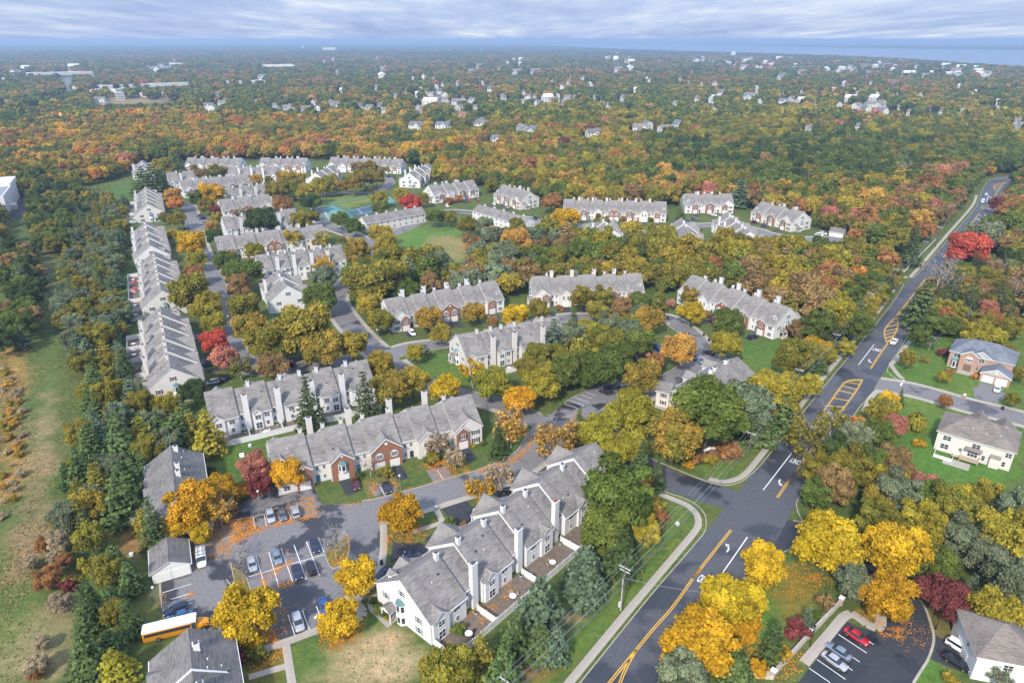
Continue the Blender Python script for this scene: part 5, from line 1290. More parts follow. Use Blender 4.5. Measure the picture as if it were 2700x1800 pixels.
tl(16, [(720, 500, 235, 'broad', 'green'), (1080, 520, 130, 'broad', 'olive'), (1250, 600, 150, 'broad', 'grey'), (560, 690, 100, 'oval', 'green'), (860, 680, 120, 'oval', 'grey')])
tl(6, [(680, 480, 135, 'broad', 'turn'), (800, 650, 125, 'broad', 'olive'), (1280, 630, 130, 'broad', 'mix'), (1745, 570, 110, 'broad', 'mix'), (2175, 600, 120, 'broad', 'yellow'), (1425, 790, 105, 'broad', 'turn'), (1960, 650, 65, 'thin', 'rust'), (1150, 980, 95, 'broad', 'lime'), (1290, 985, 45, 'thin', 'grey'), (1130, 1270, 155, 'broad', 'turn'),
       (1460, 1340, 140, 'broad', 'yellow'), (1745, 1170, 130, 'thin', 'yellow'), (810, 1110, 145, 'broad', 'turn'), (510, 900, 150, 'broad', 'turn'), (200, 950, 180, 'broad', 'mix'), (60, 800, 190, 'broad', 'olive'), (700, 250, 225, 'broad', 'olive'), (540, 190, 150, 'broad', 'green'), (940, 200, 160, 'broad', 'olive'), (170, 420, 145, 'broad', 'green'),
       (215, 190, 120, 'broad', 'grey'), (200, 70, 95, 'thin', 'gold'), (890, 1360, 180, 'broad', 'mix'), (640, 1450, 165, 'spruce', 'spruce'), (1940, 1300, 165, 'broad', 'lime'), (2180, 1470, 120, 'broad', 'gold'), (1060, 360, 130, 'broad', 'green')])
tl(5, [(800, 280, 195, 'broad', 'olive'), (960, 420, 145, 'broad', 'lime'), (1040, 600, 110, 'broad', 'lime'), (1030, 790, 120, 'broad', 'red'), (1130, 960, 125, 'broad', 'pink'), (1300, 1050, 105, 'thin', 'olive'), (1640, 1050, 145, 'broad', 'brown'), (820, 1300, 125, 'broad', 'dark'), (570, 1440, 110, 'oval', 'lime'), (1430, 650, 165, 'broad', 'mix'),
       (1350, 430, 145, 'broad', 'olive'), (1290, 220, 110, 'oval', 'brown'), (1370, 90, 145, 'broad', 'green'), (840, 90, 100, 'broad', 'rust'), (1980, 660, 270, 'broad', 'olive'), (1560, 790, 185, 'broad', 'olive'), (1750, 850, 130, 'broad', 'green'), (2160, 870, 165, 'broad', 'mix'), (2150, 370, 135, 'broad', 'green'), (2010, 1440, 175, 'spruce', 'spruce')])
tl(1, [(800, 1030, 150, 'broad', 'yellow'), (860, 1200, 95, 'broad', 'lime'), (610, 950, 58, 'oval', 'turn'), (640, 610, 75, 'broad', 'orange'), (610, 540, 85, 'broad', 'amber'), (660, 780, 85, 'broad', 'olive'), (530, 760, 50, 'oval', 'olive'), (1010, 520, 115, 'broad', 'gold'), (850, 570, 70, 'oval', 'green'), (970, 630, 85, 'broad', 'olive'),
       (1060, 690, 52, 'oval', 'maroon'), (1060, 770, 58, 'oval', 'lime'), (1020, 850, 62, 'broad', 'amber'), (1040, 960, 80, 'broad', 'dark'), (1450, 1000, 70, 'broad', 'orange'), (1450, 1100, 85, 'broad', 'lime'), (1160, 1230, 120, 'broad', 'green'), (1530, 800, 150, 'broad', 'dark'), (1620, 830, 80, 'spruce', 'dark'), (1850, 980, 90, 'broad', 'turn'), (2160, 990, 95, 'thin', 'turn'),
       (1470, 375, 68, 'broad', 'amber'), (1300, 700, 50, 'thin', 'tanleaf'), (300, 370, 110, 'pine', 'dark'), (400, 360, 120, 'pine', 'dark'), (490, 400, 90, 'pine', 'dark'), (510, 230, 95, 'broad', 'turn'), (435, 190, 28, 'oval', 'maroon'), (640, 170, 85, 'pine', 'pine'), (910, 310, 60, 'broad', 'brown'), (1040, 290, 75, 'broad', 'olive'), (1140, 290, 55, 'broad', 'olive'),
       (1740, 340, 68, 'broad', 'amber'), (1840, 370, 95, 'broad', 'turn'), (1930, 350, 55, 'broad', 'amber'), (1600, 375, 38, 'oval', 'olive'), (1290, 500, 42, 'spruce', 'spruce'), (1380, 480, 45, 'spruce', 'spruce'), (1510, 480, 35, 'spruce', 'spruce'), (1680, 480, 105, 'broad', 'olive'), (1850, 450, 95, 'broad', 'olive'), (2010, 500, 105, 'broad', 'turn'), (2190, 440, 85, 'broad', 'olive'),
       (2060, 600, 85, 'broad', 'green'), (1740, 620, 88, 'broad', 'rust'), (1930, 790, 95, 'broad', 'olive'), (2040, 760, 75, 'broad', 'olive'), (830, 260, 40, 'oval', 'turn')])
tl(2, [(60, 600, 90, 'broad', 'dark'), (190, 430, 90, 'broad', 'lime'), (270, 390, 75, 'broad', 'olive'), (390, 440, 65, 'broad', 'mix'), (540, 400, 100, 'broad', 'mix'), (630, 350, 95, 'broad', 'olive'), (745, 350, 90, 'broad', 'olive'), (570, 250, 70, 'broad', 'brown'), (690, 235, 70, 'broad', 'mix'), (840, 270, 50, 'thin', 'olive'),
       (670, 470, 38, 'thin', 'olive'), (790, 560, 78, 'broad', 'turn'), (800, 660, 78, 'broad', 'green'), (1010, 530, 78, 'broad', 'turn'), (1110, 610, 100, 'broad', 'red'), (1230, 570, 70, 'broad', 'olive'), (390, 780, 85, 'broad', 'green'), (530, 850, 85, 'broad', 'green'), (1360, 750, 88, 'broad', 'green'), (1520, 760, 78, 'broad', 'olive'), (1690, 840, 88, 'broad', 'olive'), (1870, 830, 85, 'broad', 'grey'),
       (2210, 830, 75, 'broad', 'olive'), (790, 930, 105, 'broad', 'turn'), (850, 1020, 105, 'broad', 'turn'), (840, 1140, 110, 'broad', 'turn'), (560, 1120, 125, 'oval', 'mix'), (400, 990, 48, 'thin', 'olive'), (1710, 980, 68, 'broad', 'brown'), (1770, 1090, 75, 'broad', 'orange'), (1850, 1000, 48, 'oval', 'red'), (1940, 930, 90, 'broad', 'brown'), (2200, 1000, 140, 'broad', 'amber'),
       (1290, 1100, 38, 'shrub', 'brown'), (1500, 590, 45, 'shrub', 'rust'), (1610, 570, 40, 'shrub', 'rust'), (1080, 1250, 80, 'spruce', 'dark'), (1370, 1240, 150, 'broad', 'grey'), (2050, 1150, 150, 'broad', 'grey')])
tl(3, [(160, 270, 68, 'broad', 'rust'), (250, 410, 95, 'broad', 'yellow'), (330, 390, 50, 'broad', 'gold'), (580, 380, 26, 'shrub', 'brown'), (720, 400, 26, 'shrub', 'brown'), (1160, 330, 45, 'spruce', 'green'), (1620, 200, 80, 'pine', 'bluepine'), (550, 450, 60, 'oval', 'olive'), (930, 410, 22, 'shrub', 'green')])
tl(4, [(1750, 1000, 190, 'broad', 'red'), (1930, 880, 160, 'broad', 'grey'), (2010, 190, 42, 'broad', 'yellow'), (1200, 950, 130, 'spruce', 'spruce'), (2060, 900, 60, 'oval', 'maroon'), (2080, 540, 70, 'oval', 'maroon'), (1580, 1180, 130, 'bare', 'rust'), (1640, 1330, 120, 'bare', 'bark'), (2150, 1200, 110, 'bare', 'bark'), (1130, 170, 80, 'bare', 'bark')])
# woods filled tree by tree where they are near:  (polygon of crown centres, spacing m, radius range m, [(kind, colour, weight)...], where)
FILL = [
 (F2((1235, 800), (1330, 760), (1430, 690), (1500, 720), (1440, 800), (1400, 850), (1370, 890), (1260, 880), (1200, 850)), 7.0, (3.6, 5.2), [('broad', 'green', 3), ('broad', 'olive', 3), ('broad', 'lime', 1), ('oval', 'grey', 1)], 'in the grove around the weeping willow'),
 (F2((1650, 930), (1760, 890), (1850, 870), (1800, 940), (1740, 990), (1650, 1010), (1560, 1000)), 6.5, (3.2, 4.8), [('broad', 'green', 3), ('broad', 'grey', 2), ('oval', 'lime', 2), ('pine', 'pine', 1)], 'in the screen behind the red-shuttered flats'),
 (F2((1330, 960), (1420, 950), (1480, 970), (1510, 1040), (1440, 1050), (1380, 1000)), 6.5, (3.0, 4.4), [('broad', 'lime', 3), ('broad', 'olive', 2), ('oval', 'green', 1)], 'in the yellow-green clump by the estate entrance'),
 (F2((460, 600), (500, 640), (520, 720), (540, 800), (560, 700), (540, 640), (520, 590)), 7.0, (3.0, 4.4), [('broad', 'olive', 3), ('broad', 'green', 2), ('broad', 'turn', 1)], 'along the west street'),
 (F2((770, 620), (880, 580), (900, 610), (920, 650), (830, 690), (790, 670)), 7.0, (3.6, 5.2), [('broad', 'olive', 3), ('broad', 'green', 2), ('broad', 'lime', 1)], 'in the grove at the estate road bend'),
 (F2((190, 440), (285, 455), (285, 560), (265, 620), (285, 700), (290, 830), (330, 920), (440, 935), (430, 1000), (330, 1080), (320, 1180), (235, 1290), (130, 1180), (140, 1050), (200, 940), (170, 800), (125, 700), (150, 560)), 5.6, (2.6, 4.4),
  [('pine', 'bluepine', 3), ('pine', 'pine', 3), ('oval', 'olive', 2.5), ('oval', 'grey', 3), ('broad', 'turn', .6), ('pine', 'olive', 2)], 'in the long belt between the meadow and the wide lawn'),
 (F2((60, 410), (180, 420), (175, 500), (150, 560), (80, 560), (70, 480)), 7.5, (3.5, 5.5), [('broad', 'green', 2), ('broad', 'dark', 2), ('broad', 'olive', 1.2)], 'in the dark clump beside the warehouse yard'),
 (F2((0, 565), (70, 560), (95, 640), (75, 720), (50, 770), (0, 800)), 6.5, (3.0, 4.8), [('broad', 'green', 2), ('broad', 'dark', 2), ('broad', 'brown', .7), ('pine', 'bluepine', .8)], 'along the meadow\'s far hedge'),
 (F2((190, 1290), (300, 1270), (300, 1420), (300, 1567), (120, 1567), (150, 1430)), 5.6, (2.4, 4.0), [('pine', 'pine', 4), ('pine', 'lime', 1.2), ('spruce', 'spruce', 2), ('oval', 'olive', 1)], 'in the corner copse below the school bus'),
 (F2((90, 1180), (200, 1150), (210, 1290), (150, 1400), (110, 1567), (60, 1567), (100, 1400), (60, 1290)), 4.4, (1.2, 2.4), [('thin', 'rust', 2), ('shrub', 'maroon', 2), ('shrub', 'turn', 2), ('thin', 'tanleaf', 2), ('shrub', 'olive', 2)], 'in the scrub at the meadow\'s edge'),
 (F2((0, 830), (55, 880), (50, 960), (55, 1060), (25, 1160), (0, 1200)), 3.6, (.6, 1.4), [('shrub', 'amber', 1), ('shrub', 'turn', 3), ('shrub', 'tanleaf', 3)], 'in the golden scrub of the meadow'),
 (F2((1870, 1000), (1960, 950), (2020, 960), (2060, 1010), (2100, 1090), (2150, 1120), (2352, 1110), (2352, 1440), (2250, 1420), (2180, 1330), (2010, 1270), (1850, 1190), (1860, 1090)), 6.6, (3.2, 5.2), [('oval', 'olive', 3), ('oval', 'green', 3), ('broad', 'brown', 1.6), ('broad', 'pink', .8), ('oval', 'grey', 1.6), ('broad', 'lime', 1.4), ('broad', 'turn', 1), ('oval', 'dark', 1)], 'in the wood beside the beige house'),
 (F2((1960, 640), (2060, 600), (2055, 650), (1900, 850), (1860, 880), (1850, 800), (1890, 740)), 6.2, (2.8, 4.4), [('oval', 'olive', 3), ('oval', 'green', 3), ('oval', 'lime', 2), ('pine', 'pine', 1), ('oval', 'turn', 1)], 'in the hedge behind the roadside wires'),
 (F2((2090, 650), (2180, 570), (2240, 560), (2352, 640), (2352, 760), (2260, 740), (2180, 750), (2100, 770)), 7.0, (3.2, 5.2), [('bare', 'rust', 1.5), ('broad', 'brown', 1.6), ('broad', 'pink', .5), ('oval', 'olive', 3), ('spruce', 'spruce', 1.6), ('broad', 'green', 3), ('broad', 'rust', .8)], 'in the mixed wood across the main road'),
]
# ---- place names used in the labels
ROW_NAMES = {'A1': 'the brick-gabled row on the leaf-strewn court', 'C': 'the long stepped row beside the main road', 'B1': 'the white row with the fenced lawn', 'B2': 'the white row on the corner lawn', 'M1': 'the red brick double-garage row',
             'M2': 'the orange brick row by the central wood', 'M3': 'the row on the curved court', 'L4': 'the row with maroon shutters', 'L3': 'the row with the red parasol', 'L2': 'the short row with the plain gable', 'L1': 'the row at the end of the wide lawn',
             'F10': 'the brick-centred row by the curving road', 'F11': 'the row with very tall chimneys', 'F12': 'the gable above the road bend', 'F8': 'the row with the maroon shrub', 'F9': 'the row behind two dark trees', 'F6': 'the row with the golden tree', 'F7': 'the sunken grey-roofed row',
             'F1': 'the far row with the blue-shaded gable', 'F2': 'the far row with one dormer', 'F3': 'the longest far row', 'F4': 'the row beside the dark pines', 'F5': 'the row with slender chimneys', 'F13': 'the stepped row with a teal bay', 'F26': 'the small row above the loop road', 'F14': 'the row with red cars',
             'F15': 'the tan-fronted row', 'F18': 'the long flat-fronted row', 'F19': 'the three-gabled row', 'F20': 'the row by the pale garages', 'F21': 'the stepped grey roofs', 'F22': 'the grey roofs by the black car', 'F23': 'the roofs below the orange gable', 'F0': 'the lone row end'}
ANCH = []
for k_, nm in ROW_NAMES.items():
    rt, dr, L_ = T[k_]
    for u in np.linspace(0, L_, 6): q = rt.matrix_basis @ Vector((u, 0, 0)); ANCH.append((q.x, q.y, nm))
for (px_, nm) in (((560, 1430), 'the parking court'), ((700, 1500), 'the parking court'), ((850, 1500), 'the parking court'), ((420, 1250), 'the flats backing on pines'), ((470, 1740), 'the flats by the school bus'), ((440, 1480), 'the double garage'), ((1900, 1230), 'the estate entrance sign'),
                   ((1800, 1060), 'the cream flats with red shutters'), ((1900, 1000), 'the cream flats with red shutters'), ((2590, 1010), 'the pink brick house'), ((2580, 1180), 'the beige house'), ((2300, 1700), 'the small car park with the red car'), ((2150, 1680), 'the entrance wall of the small car park'),
                   ((2660, 1760), 'the pale corner house'), ((1000, 570), 'the village green'), ((950, 545), 'the tennis courts'), ((1100, 640), 'the village green'), ((1900, 1600), 'the main road\'s turning lane'), ((1750, 1450), 'the wires along the main road'), ((1600, 1650), 'the wires along the main road'), ((2200, 1150), 'the striped road island'),
                   ((1560, 1080), 'the empty marked parking bays'), ((2420, 780), 'the bend of the main road'), ((2560, 690), 'the upper main road'), ((2130, 1450), 'the drive to the small car park'), ((1700, 930), 'the parked cars on the curved court'), ((1330, 1740), 'the roadside pines'), ((1180, 1770), 'the dry lawn')):
    q = P(*px_); ANCH.append((q.x, q.y, nm))
AX = np.array([(a, b) for a, b, c in ANCH])
def near_name(X, Y): return ANCH[int(np.argmin((AX[:, 0] - X) ** 2 + (AX[:, 1] - Y) ** 2))][2]
planted = []
def describe(t, kind, col, r, where=None):
    size = 'tall ' if r > 6 else ('small ' if r < 2.4 and kind not in ('shrub',) else '')
    X, Y = t.location.x, t.location.y
    word = {'shrub': 'shrub', 'pine': 'pine', 'spruce': 'spruce', 'willow': 'weeping willow', 'bare': 'nearly leafless tree', 'thin': 'thin-leaved tree', 'oval': 'upright tree'}.get(kind, 'round-crowned tree')
    adj = NICE[col] if kind != 'bare' else 'grey'
    t['label'] = f"{size}{adj} {word} {where or 'near ' + near_name(X, Y)}"
    planted.append(t)
for z, x, y, r, kind, col in TL:
    sx, sy = S(z, x, y); t = tree_px(kind, sx, sy, r / ZO[z][2], col); describe(t, kind, col, TREES[-1][2])
frng = random.Random(44)
def keep_clear(X, Y, r):
    for rt, L_, lod, pat in ROWS:
        q = rt.matrix_basis.inverted() @ Vector((X, Y, 0))
        if -2 - r * .5 < q.x < L_ + 2 + r * .5 and -8 - r * .6 < q.y < 8 + r * .6: return False
    for ln, wd in LANES.values():
        if min((p[0] - X) ** 2 + (p[1] - Y) ** 2 for p in ln) < (wd / 2 + r * .35) ** 2: return False
    return True
RDL = [P(*q) for q in rd_left]; RDR = [P(*q) for q in rd_right]
ROADPOLY = [(q.x, q.y) for q in RDL] + [(q.x, q.y) for q in RDR[::-1]]
NB0 = len(TREES); CAND = []; EXTRA = []
BROAD = ('broad', 'oval', 'thin')
for poly, sp, (r0, r1), mix_, where in FILL:
    zc = 6.5 if sp > 5 else 1.5
    wp = [P(a, b, zc) for a, b in poly]; wp2 = [(q.x, q.y) for q in wp]
    x0, x1 = min(q[0] for q in wp2), max(q[0] for q in wp2); y0, y1 = min(q[1] for q in wp2), max(q[1] for q in wp2)
    y = y0
    while y < y1:
        x = x0
        while x < x1:
            X, Y = x + frng.uniform(-.4, .4) * sp, y + frng.uniform(-.4, .4) * sp; x += sp
            if not inside(X, Y, wp2): continue
            kind, col, _ = frng.choices(mix_, [m_[2] for m_ in mix_])[0]
            r = frng.uniform(r0, r1)
            if any((X - a) ** 2 + (Y - b) ** 2 < (.62 * (r + c)) ** 2 for a, b, c in TREES[:NB0]): continue
            if not keep_clear(X, Y, r) or inside(X, Y, ROADPOLY): continue
            CAND.append((r / math.hypot(X, Y), kind, X, Y, r, col, frng.uniform(.85, 1.15), where))
        y += sp
from collections import Counter
nb = sum(1 for t in planted if t.name.startswith('broadleaf_tree')); print('explicit broadleaf', nb)
CAND.sort(key=lambda q: -q[0])
for _, kind, X, Y, r, col, hs_, where in CAND:
    if kind in BROAD:
        if nb >= 300: EXTRA.append((X, Y, r, col, hs_)); TREES.append((X, Y, r)); continue
        nb += 1
    t = plant(kind, X, Y, r, col, hs=hs_, rng=frng); describe(t, kind, col, r, where)
cnt = Counter(t['label'] for t in planted)
for t in planted:
    if cnt[t['label']] > 1: t['group'] = t['label'].replace(' tree', ' trees', 1) if ' tree' in t['label'] else t['label'] + ' plants'
print('individual trees', len(planted), Counter(t.name.split('.')[0] for t in planted))
# ---------------------------------------------------------------- the woods beyond: one mass of crowns
def forest():
    names_ = list(PAL)
    rng = np.random.default_rng(12)
    low = F2((0, 432), (60, 420), (180, 405), (260, 385), (300, 372), (310, 352), (420, 350), (560, 345), (760, 345), (930, 356), (1000, 368), (1010, 402), (1120, 402), (1130, 425), (1230, 430), (1260, 442), (1300, 447), (1540, 447), (1560, 432), (1690, 432), (1720, 452),
             (1870, 472), (1890, 512), (1990, 530), (2040, 545), (2090, 545), (2180, 490), (2268, 405), (2300, 385), (2352, 380))
    bg = [(-900, 500)] + low + [(3600, 420), (3600, 106.5), (-900, 106.5)]
    w3 = F2((905, 575), (960, 590), (1060, 600), (1090, 545), (1300, 515), (1500, 528), (1700, 540), (1900, 552), (2060, 560), (2070, 640), (2010, 700), (1900, 760), (1880, 780), (1840, 760), (1820, 700), (1700, 640), (1560, 640), (1480, 622), (1380, 617), (1220, 642), (1160, 652), (1000, 640), (930, 630))
    w4 = F2((2310, 400), (2352, 385), (2700, 380), (2700, 760), (2352, 700), (2300, 560), (2230, 560), (2180, 560), (2260, 490))
    w5 = [(-900, 500), (0, 500), (0, 640), (-900, 900)]
    w6 = F2((2352, 1100), (2600, 1100), (2600, 1500), (2380, 1450))
    holes = [F2((235, 213), (425, 222), (405, 248), (225, 250)), F2((90, 245), (160, 215), (180, 185), (150, 170), (120, 180), (150, 205), (60, 260)), F2((2200, 203), (2330, 200), (2330, 212), (2200, 212))]
    allp = []
    for d0, d1, sp, kind in ((230, 950, 7.6, 0), (950, 2100, 11.5, 1), (2100, 5000, 23, 2), (5000, 14000, 52, 3)):
        hw = d1 * .80 + 60
        xs = np.arange(-hw, hw, sp); ys = np.arange(d0, d1, sp)
        X, Y = np.meshgrid(xs, ys); X = (X + rng.uniform(-.45, .45, X.shape) * sp).ravel(); Y = (Y + rng.uniform(-.45, .45, Y.shape) * sp).ravel()
        k = (np.abs(X) < Y * .80 + 50) & (Y > d0) & (Y <= d1); X, Y = X[k], Y[k]
        zc = 9.0; w = Y * CP - (zc - CAM_H) * SP; u = 1350 + FPX * X / w; v = 900 - FPX * (Y * SP + (zc - CAM_H) * CP) / w
        ok = inside_np(u, v, bg) | inside_np(u, v, w3) | inside_np(u, v, w4) | inside_np(u, v, w5) | inside_np(u, v, w6)
        for h in holes: ok &= ~inside_np(u, v, h)
        ok &= ~inside_np(X, Y, BAYPOLY)
        ok &= ~inside_np(X, Y, ROADPOLY_W)
        X, Y, u, v = X[ok], Y[ok], u[ok], v[ok]
        r = sp * rng.uniform(.52, .80, len(X)); 
        if kind == 0: r *= rng.uniform(.8, 1.25, len(X))
        top = np.where(r * 2.35 > 17, 17, r * 2.35) * rng.uniform(.85, 1.15, len(X)) if kind < 2 else rng.uniform(12, 19, len(X))
        # keep views to houses open: drop crowns that would stand right in front of one
        keep = np.ones(len(X), bool)
        vt = 900 - FPX * (Y * SP + (top - CAM_H) * CP) / (Y * CP - (top - CAM_H) * SP); rp = r * FPX / Y
        for hx, hy, hwid, hd in FARPX:
            m = (np.abs(u - hx) < hwid * .55 + rp * .6) & (Y < hd + 12) & (vt < hy + 2.0) & (Y > hd * .55)
            keep &= ~m
            keep &= ~((np.abs(u - hx) < hwid * .8) & (np.abs(Y - hd) < 14))
        for q, (tx, ty, tr) in enumerate(TREES):
            if ty > d0 - 20 and ty < d1 + 20: keep &= ~((X - tx) ** 2 + (Y - ty) ** 2 < (.6 * tr + .35 * r) ** 2)
        for rt, L_, lod, pat in ROWS:
            if rt.location.y > d1 + 80: continue
            ca, sa = math.cos(rt.rotation_euler.z), math.sin(rt.rotation_euler.z); dx, dy = X - rt.location.x, Y - rt.location.y
            lx, ly = dx * ca + dy * sa, -dx * sa + dy * ca
            keep &= ~((lx > -3 - r * .5) & (lx < L_ + 3 + r * .5) & (np.abs(ly) < 9.5 + r * .5))
        for ln, wd in LANES.values():
            for p in ln[::2]: keep &= ~((X - p[0]) ** 2 + (Y - p[1]) ** 2 < (wd / 2 + r * .4 + 1.5) ** 2)
        X, Y, u, v, r, top = (a[keep] for a in (X, Y, u, v, r, top))
        allp.append((X, Y, u, v, r, top, np.full(len(X), kind)))
    X, Y, u, v, r, top, kd = (np.concatenate(a) for a in zip(*allp))
    nX = len(X); ex = np.array([(a, b, c_, names_.index(d), e_) for a, b, c_, d, e_ in EXTRA])
    # colour mixes by place
    uf, vf = u / 1.14796, v / 1.14796
    names = list(PAL)
    def W(**k): return np.array([k.get(n_, 0.0) for n_ in names])
    far1 = W(dark=.40, green=.36, grey=.08, olive=.08, rust=.05, brown=.05)
    far2 = W(green=.40, dark=.20, olive=.20, rust=.09, brown=.05, amber=.02, pink=.035, grey=.05)
    mid = W(green=.44, dark=.16, olive=.26, turn=.05, amber=.03, rust=.04, lime=.05)
    belt_l = W(amber=.16, gold=.05, olive=.24, turn=.18, orange=.06, green=.14, rust=.05, lime=.11, yellow=.02, pink=.01)
    belt_c = W(turn=.19, olive=.26, amber=.10, green=.18, lime=.15, rust=.05, orange=.02, brown=.03, maroon=.01)
    hill_r = W(olive=.34, lime=.24, green=.32, pink=.02, turn=.06, dark=.03)
    dark_r = W(green=.46, dark=.34, olive=.18, brown=.02)
    fall_r = W(turn=.22, amber=.10, rust=.12, green=.20, olive=.25, pink=.04, brown=.06)
    w3l = W(grey=.33, olive=.26, green=.2, brown=.13, turn=.08); w3m = W(olive=.44, green=.24, turn=.15, rust=.06, lime=.08, brown=.05); w3r = W(rust=.14, brown=.18, olive=.30, lime=.12, turn=.12, green=.12, orange=.03)
    w4c = W(brown=.20, pink=.04, olive=.27, rust=.13, green=.28, dark=.08)
    wob = 14 * np.sin(X * .021) + 10 * np.sin(Y * .017 + X * .006)
    vv = vf + wob * np.clip((vf - 100) / 250, .1, 1); uu = uf + wob
    cols = np.empty(len(X), int)
    qa, qb = X / (Y + 200) * 26, np.log(Y) * 17; cl_ = .5 + .5 * np.sin(qa + 1.7 * np.sin(qb * .6)) * np.sin(qb + 1.3 * np.sin(qa * .55)); cl_ = .6 * cl_ + .4 * (.5 + .5 * np.sin(X * .05 + 1.7 * np.sin(Y * .03)) * np.sin(Y * .05))     # neighbours tend to share a colour
    rnd = np.clip(.7 * cl_ + .3 * rng.uniform(0, 1, len(X)), 0, .9999); rnd = np.argsort(np.argsort(rnd)) / len(X); mixr = np.where(rng.uniform(0, 1, len(X)) < .38, rng.uniform(0, 1, len(X)), rnd)
    for i in range(len(X)):
        a, b = vv[i], uu[i]
        if b > 2120 and uf[i] > 2060 and vf[i] > 385: wt = w4c
        elif vf[i] > 505 and uf[i] < 2090: wt = w3l if b < 1340 else (w3m if b < 1730 else w3r)
        elif a < 128: wt = far1
        elif a < 205: wt = far2
        elif a < 255: wt = mid
        elif b < 1040: wt = belt_l if a > 268 else mid
        elif b < 1480: wt = belt_c if a > 300 else hill_r
        elif a < 318: wt = hill_r
        elif a < 388: wt = dark_r
        else: wt = fall_r
        c = np.cumsum(wt); cols[i] = min(len(names) - 1, int(np.searchsorted(c, mixr[i] * c[-1])))
    t1 = np.array([PAL[n_][0] for n_ in names])[cols]; t2 = np.array([PAL[n_][1] for n_ in names])[cols]
    if len(ex):      # the smaller near trees join the mass too
        X = np.append(X, ex[:, 0]); Y = np.append(Y, ex[:, 1]); r = np.append(r, ex[:, 2]); kd = np.append(kd, np.full(len(ex), 9)); top = np.append(top, ex[:, 2] * 2.5 * ex[:, 4])
        ci_ = ex[:, 3].astype(int); t1 = np.concatenate([t1, np.array([PAL[n_][0] for n_ in names])[ci_]]); t2 = np.concatenate([t2, np.array([PAL[n_][1] for n_ in names])[ci_]])
    f = rng.uniform(.82, 1.2, (len(X), 1)); t1, t2 = t1 * f, t2 * f
    bands = [('woodland', kd == 0, 'mid'), ('woodland', kd == 9, 'oval'), ('woodland', kd == 1, 'far'), ('distant_woodland', (kd == 2) | (kd == 3), 'far')]
    for nm, m, pk in bands:
        k = int(m.sum())
        if not k: continue
        me = bpy.data.meshes.new(nm); me.vertices.add(k)
        co = np.stack([X[m], Y[m], np.zeros(k)], 1).astype(np.float32); me.vertices.foreach_set('co', co.ravel())
        def attr(n_, ty, key, arr): a = me.attributes.new(n_, ty, 'POINT'); a.data.foreach_set(key, arr.astype(np.float32 if ty != 'INT' else np.int32).ravel())
        attr('tint', 'FLOAT_VECTOR', 'vector', t1[m]); attr('tint2', 'FLOAT_VECTOR', 'vector', t2[m])
        conif = (rng.uniform(0, 1, k) < .05) & (kd[m] < 2)
        protos = PROTO[pk] + PROTO['pine' if pk in ('mid', 'oval') else 'farpine']; nb = len(PROTO[pk])
        idx = np.where(conif, nb + rng.integers(0, len(protos) - nb, k), rng.integers(0, nb, k)); attr('which', 'INT', 'value', idx)
        hz = top[m] / np.array([p_[3] for p_ in protos])[idx]
        attr('size', 'FLOAT_VECTOR', 'vector', np.stack([r[m], r[m], hz], 1)); attr('turn', 'FLOAT_VECTOR', 'vector', np.stack([np.zeros(k), np.zeros(k), rng.uniform(0, 6.28, k)], 1))
        pc = bpy.data.collections.new(nm + '_crowns')
        for j, p_ in enumerate(protos): pc.objects.link(bpy.data.objects.new(f'{nm}_crown_{pk}_{j:02d}', p_[0]))
        ng = bpy.data.node_groups.new(nm, 'GeometryNodeTree'); ng.interface.new_socket('Geometry', in_out='INPUT', socket_type='NodeSocketGeometry'); ng.interface.new_socket('Geometry', in_out='OUTPUT', socket_type='NodeSocketGeometry')
        N, Lk = ng.nodes, ng.links
        gi, go = N.new('NodeGroupInput'), N.new('NodeGroupOutput'); ip = N.new('GeometryNodeInstanceOnPoints'); ci = N.new('GeometryNodeCollectionInfo')
        ci.inputs['Collection'].default_value = pc; ci.inputs['Separate Children'].default_value = True; ci.inputs['Reset Children'].default_value = True
        def na(n_, ty):
            q = N.new('GeometryNodeInputNamedAttribute'); q.data_type = ty; q.inputs['Name'].default_value = n_; return q.outputs['Attribute']
        Lk.new(gi.outputs[0], ip.inputs['Points']); Lk.new(ci.outputs[0], ip.inputs['Instance']); ip.inputs['Pick Instance'].default_value = True
        Lk.new(na('which', 'INT'), ip.inputs['Instance Index']); Lk.new(na('size', 'FLOAT_VECTOR'), ip.inputs['Scale'])
        Lk.new(na('turn', 'FLOAT_VECTOR'), ip.inputs['Rotation']); Lk.new(ip.outputs[0], go.inputs[0])
        o = ob(nm, me, kind='stuff', label='dense autumn woodland beyond the estate' if nm == 'woodland' else 'hazy distant woodland towards the horizon')
        md = o.modifiers.new('crowns', 'NODES'); md.node_group = ng
        print(nm, k)
BAY_PX = [(1398, 112.5), (1425, 117), (1452, 123), (1600, 132), (1800, 139), (2000, 146), (2200, 153), (2400, 163), (2600, 180), (2700, 187), (3600, 230), (3600, 140), (2700, 131), (2400, 128.5), (2200, 125.5), (2000, 121.5), (1800, 116.5), (1600, 113.2)]
BAYPOLY = [tuple(P(*q)[:2]) for q in BAY_PX]
def widen(poly, k): return poly
ROADPOLY_W = [tuple(q[:2]) for q in offset_line(RDL, 8)] + [tuple(q[:2]) for q in offset_line(RDR, -4)[::-1]]
m_, n_, l_ = nodes_of('bay'); b_ = n_['Principled BSDF']; b_.inputs['Base Color'].default_value = (.10, .14, .19, 1); b_.inputs['Roughness'].default_value = .12; b_.inputs['IOR'].default_value = 1.33
g_ = n_.new('ShaderNodeNewGeometry'); z_ = n_.new('ShaderNodeTexNoise'); z_.inputs['Scale'].default_value = .02; z_.inputs['Detail'].default_value = 6; l_.new(g_.outputs['Position'], z_.inputs[0])
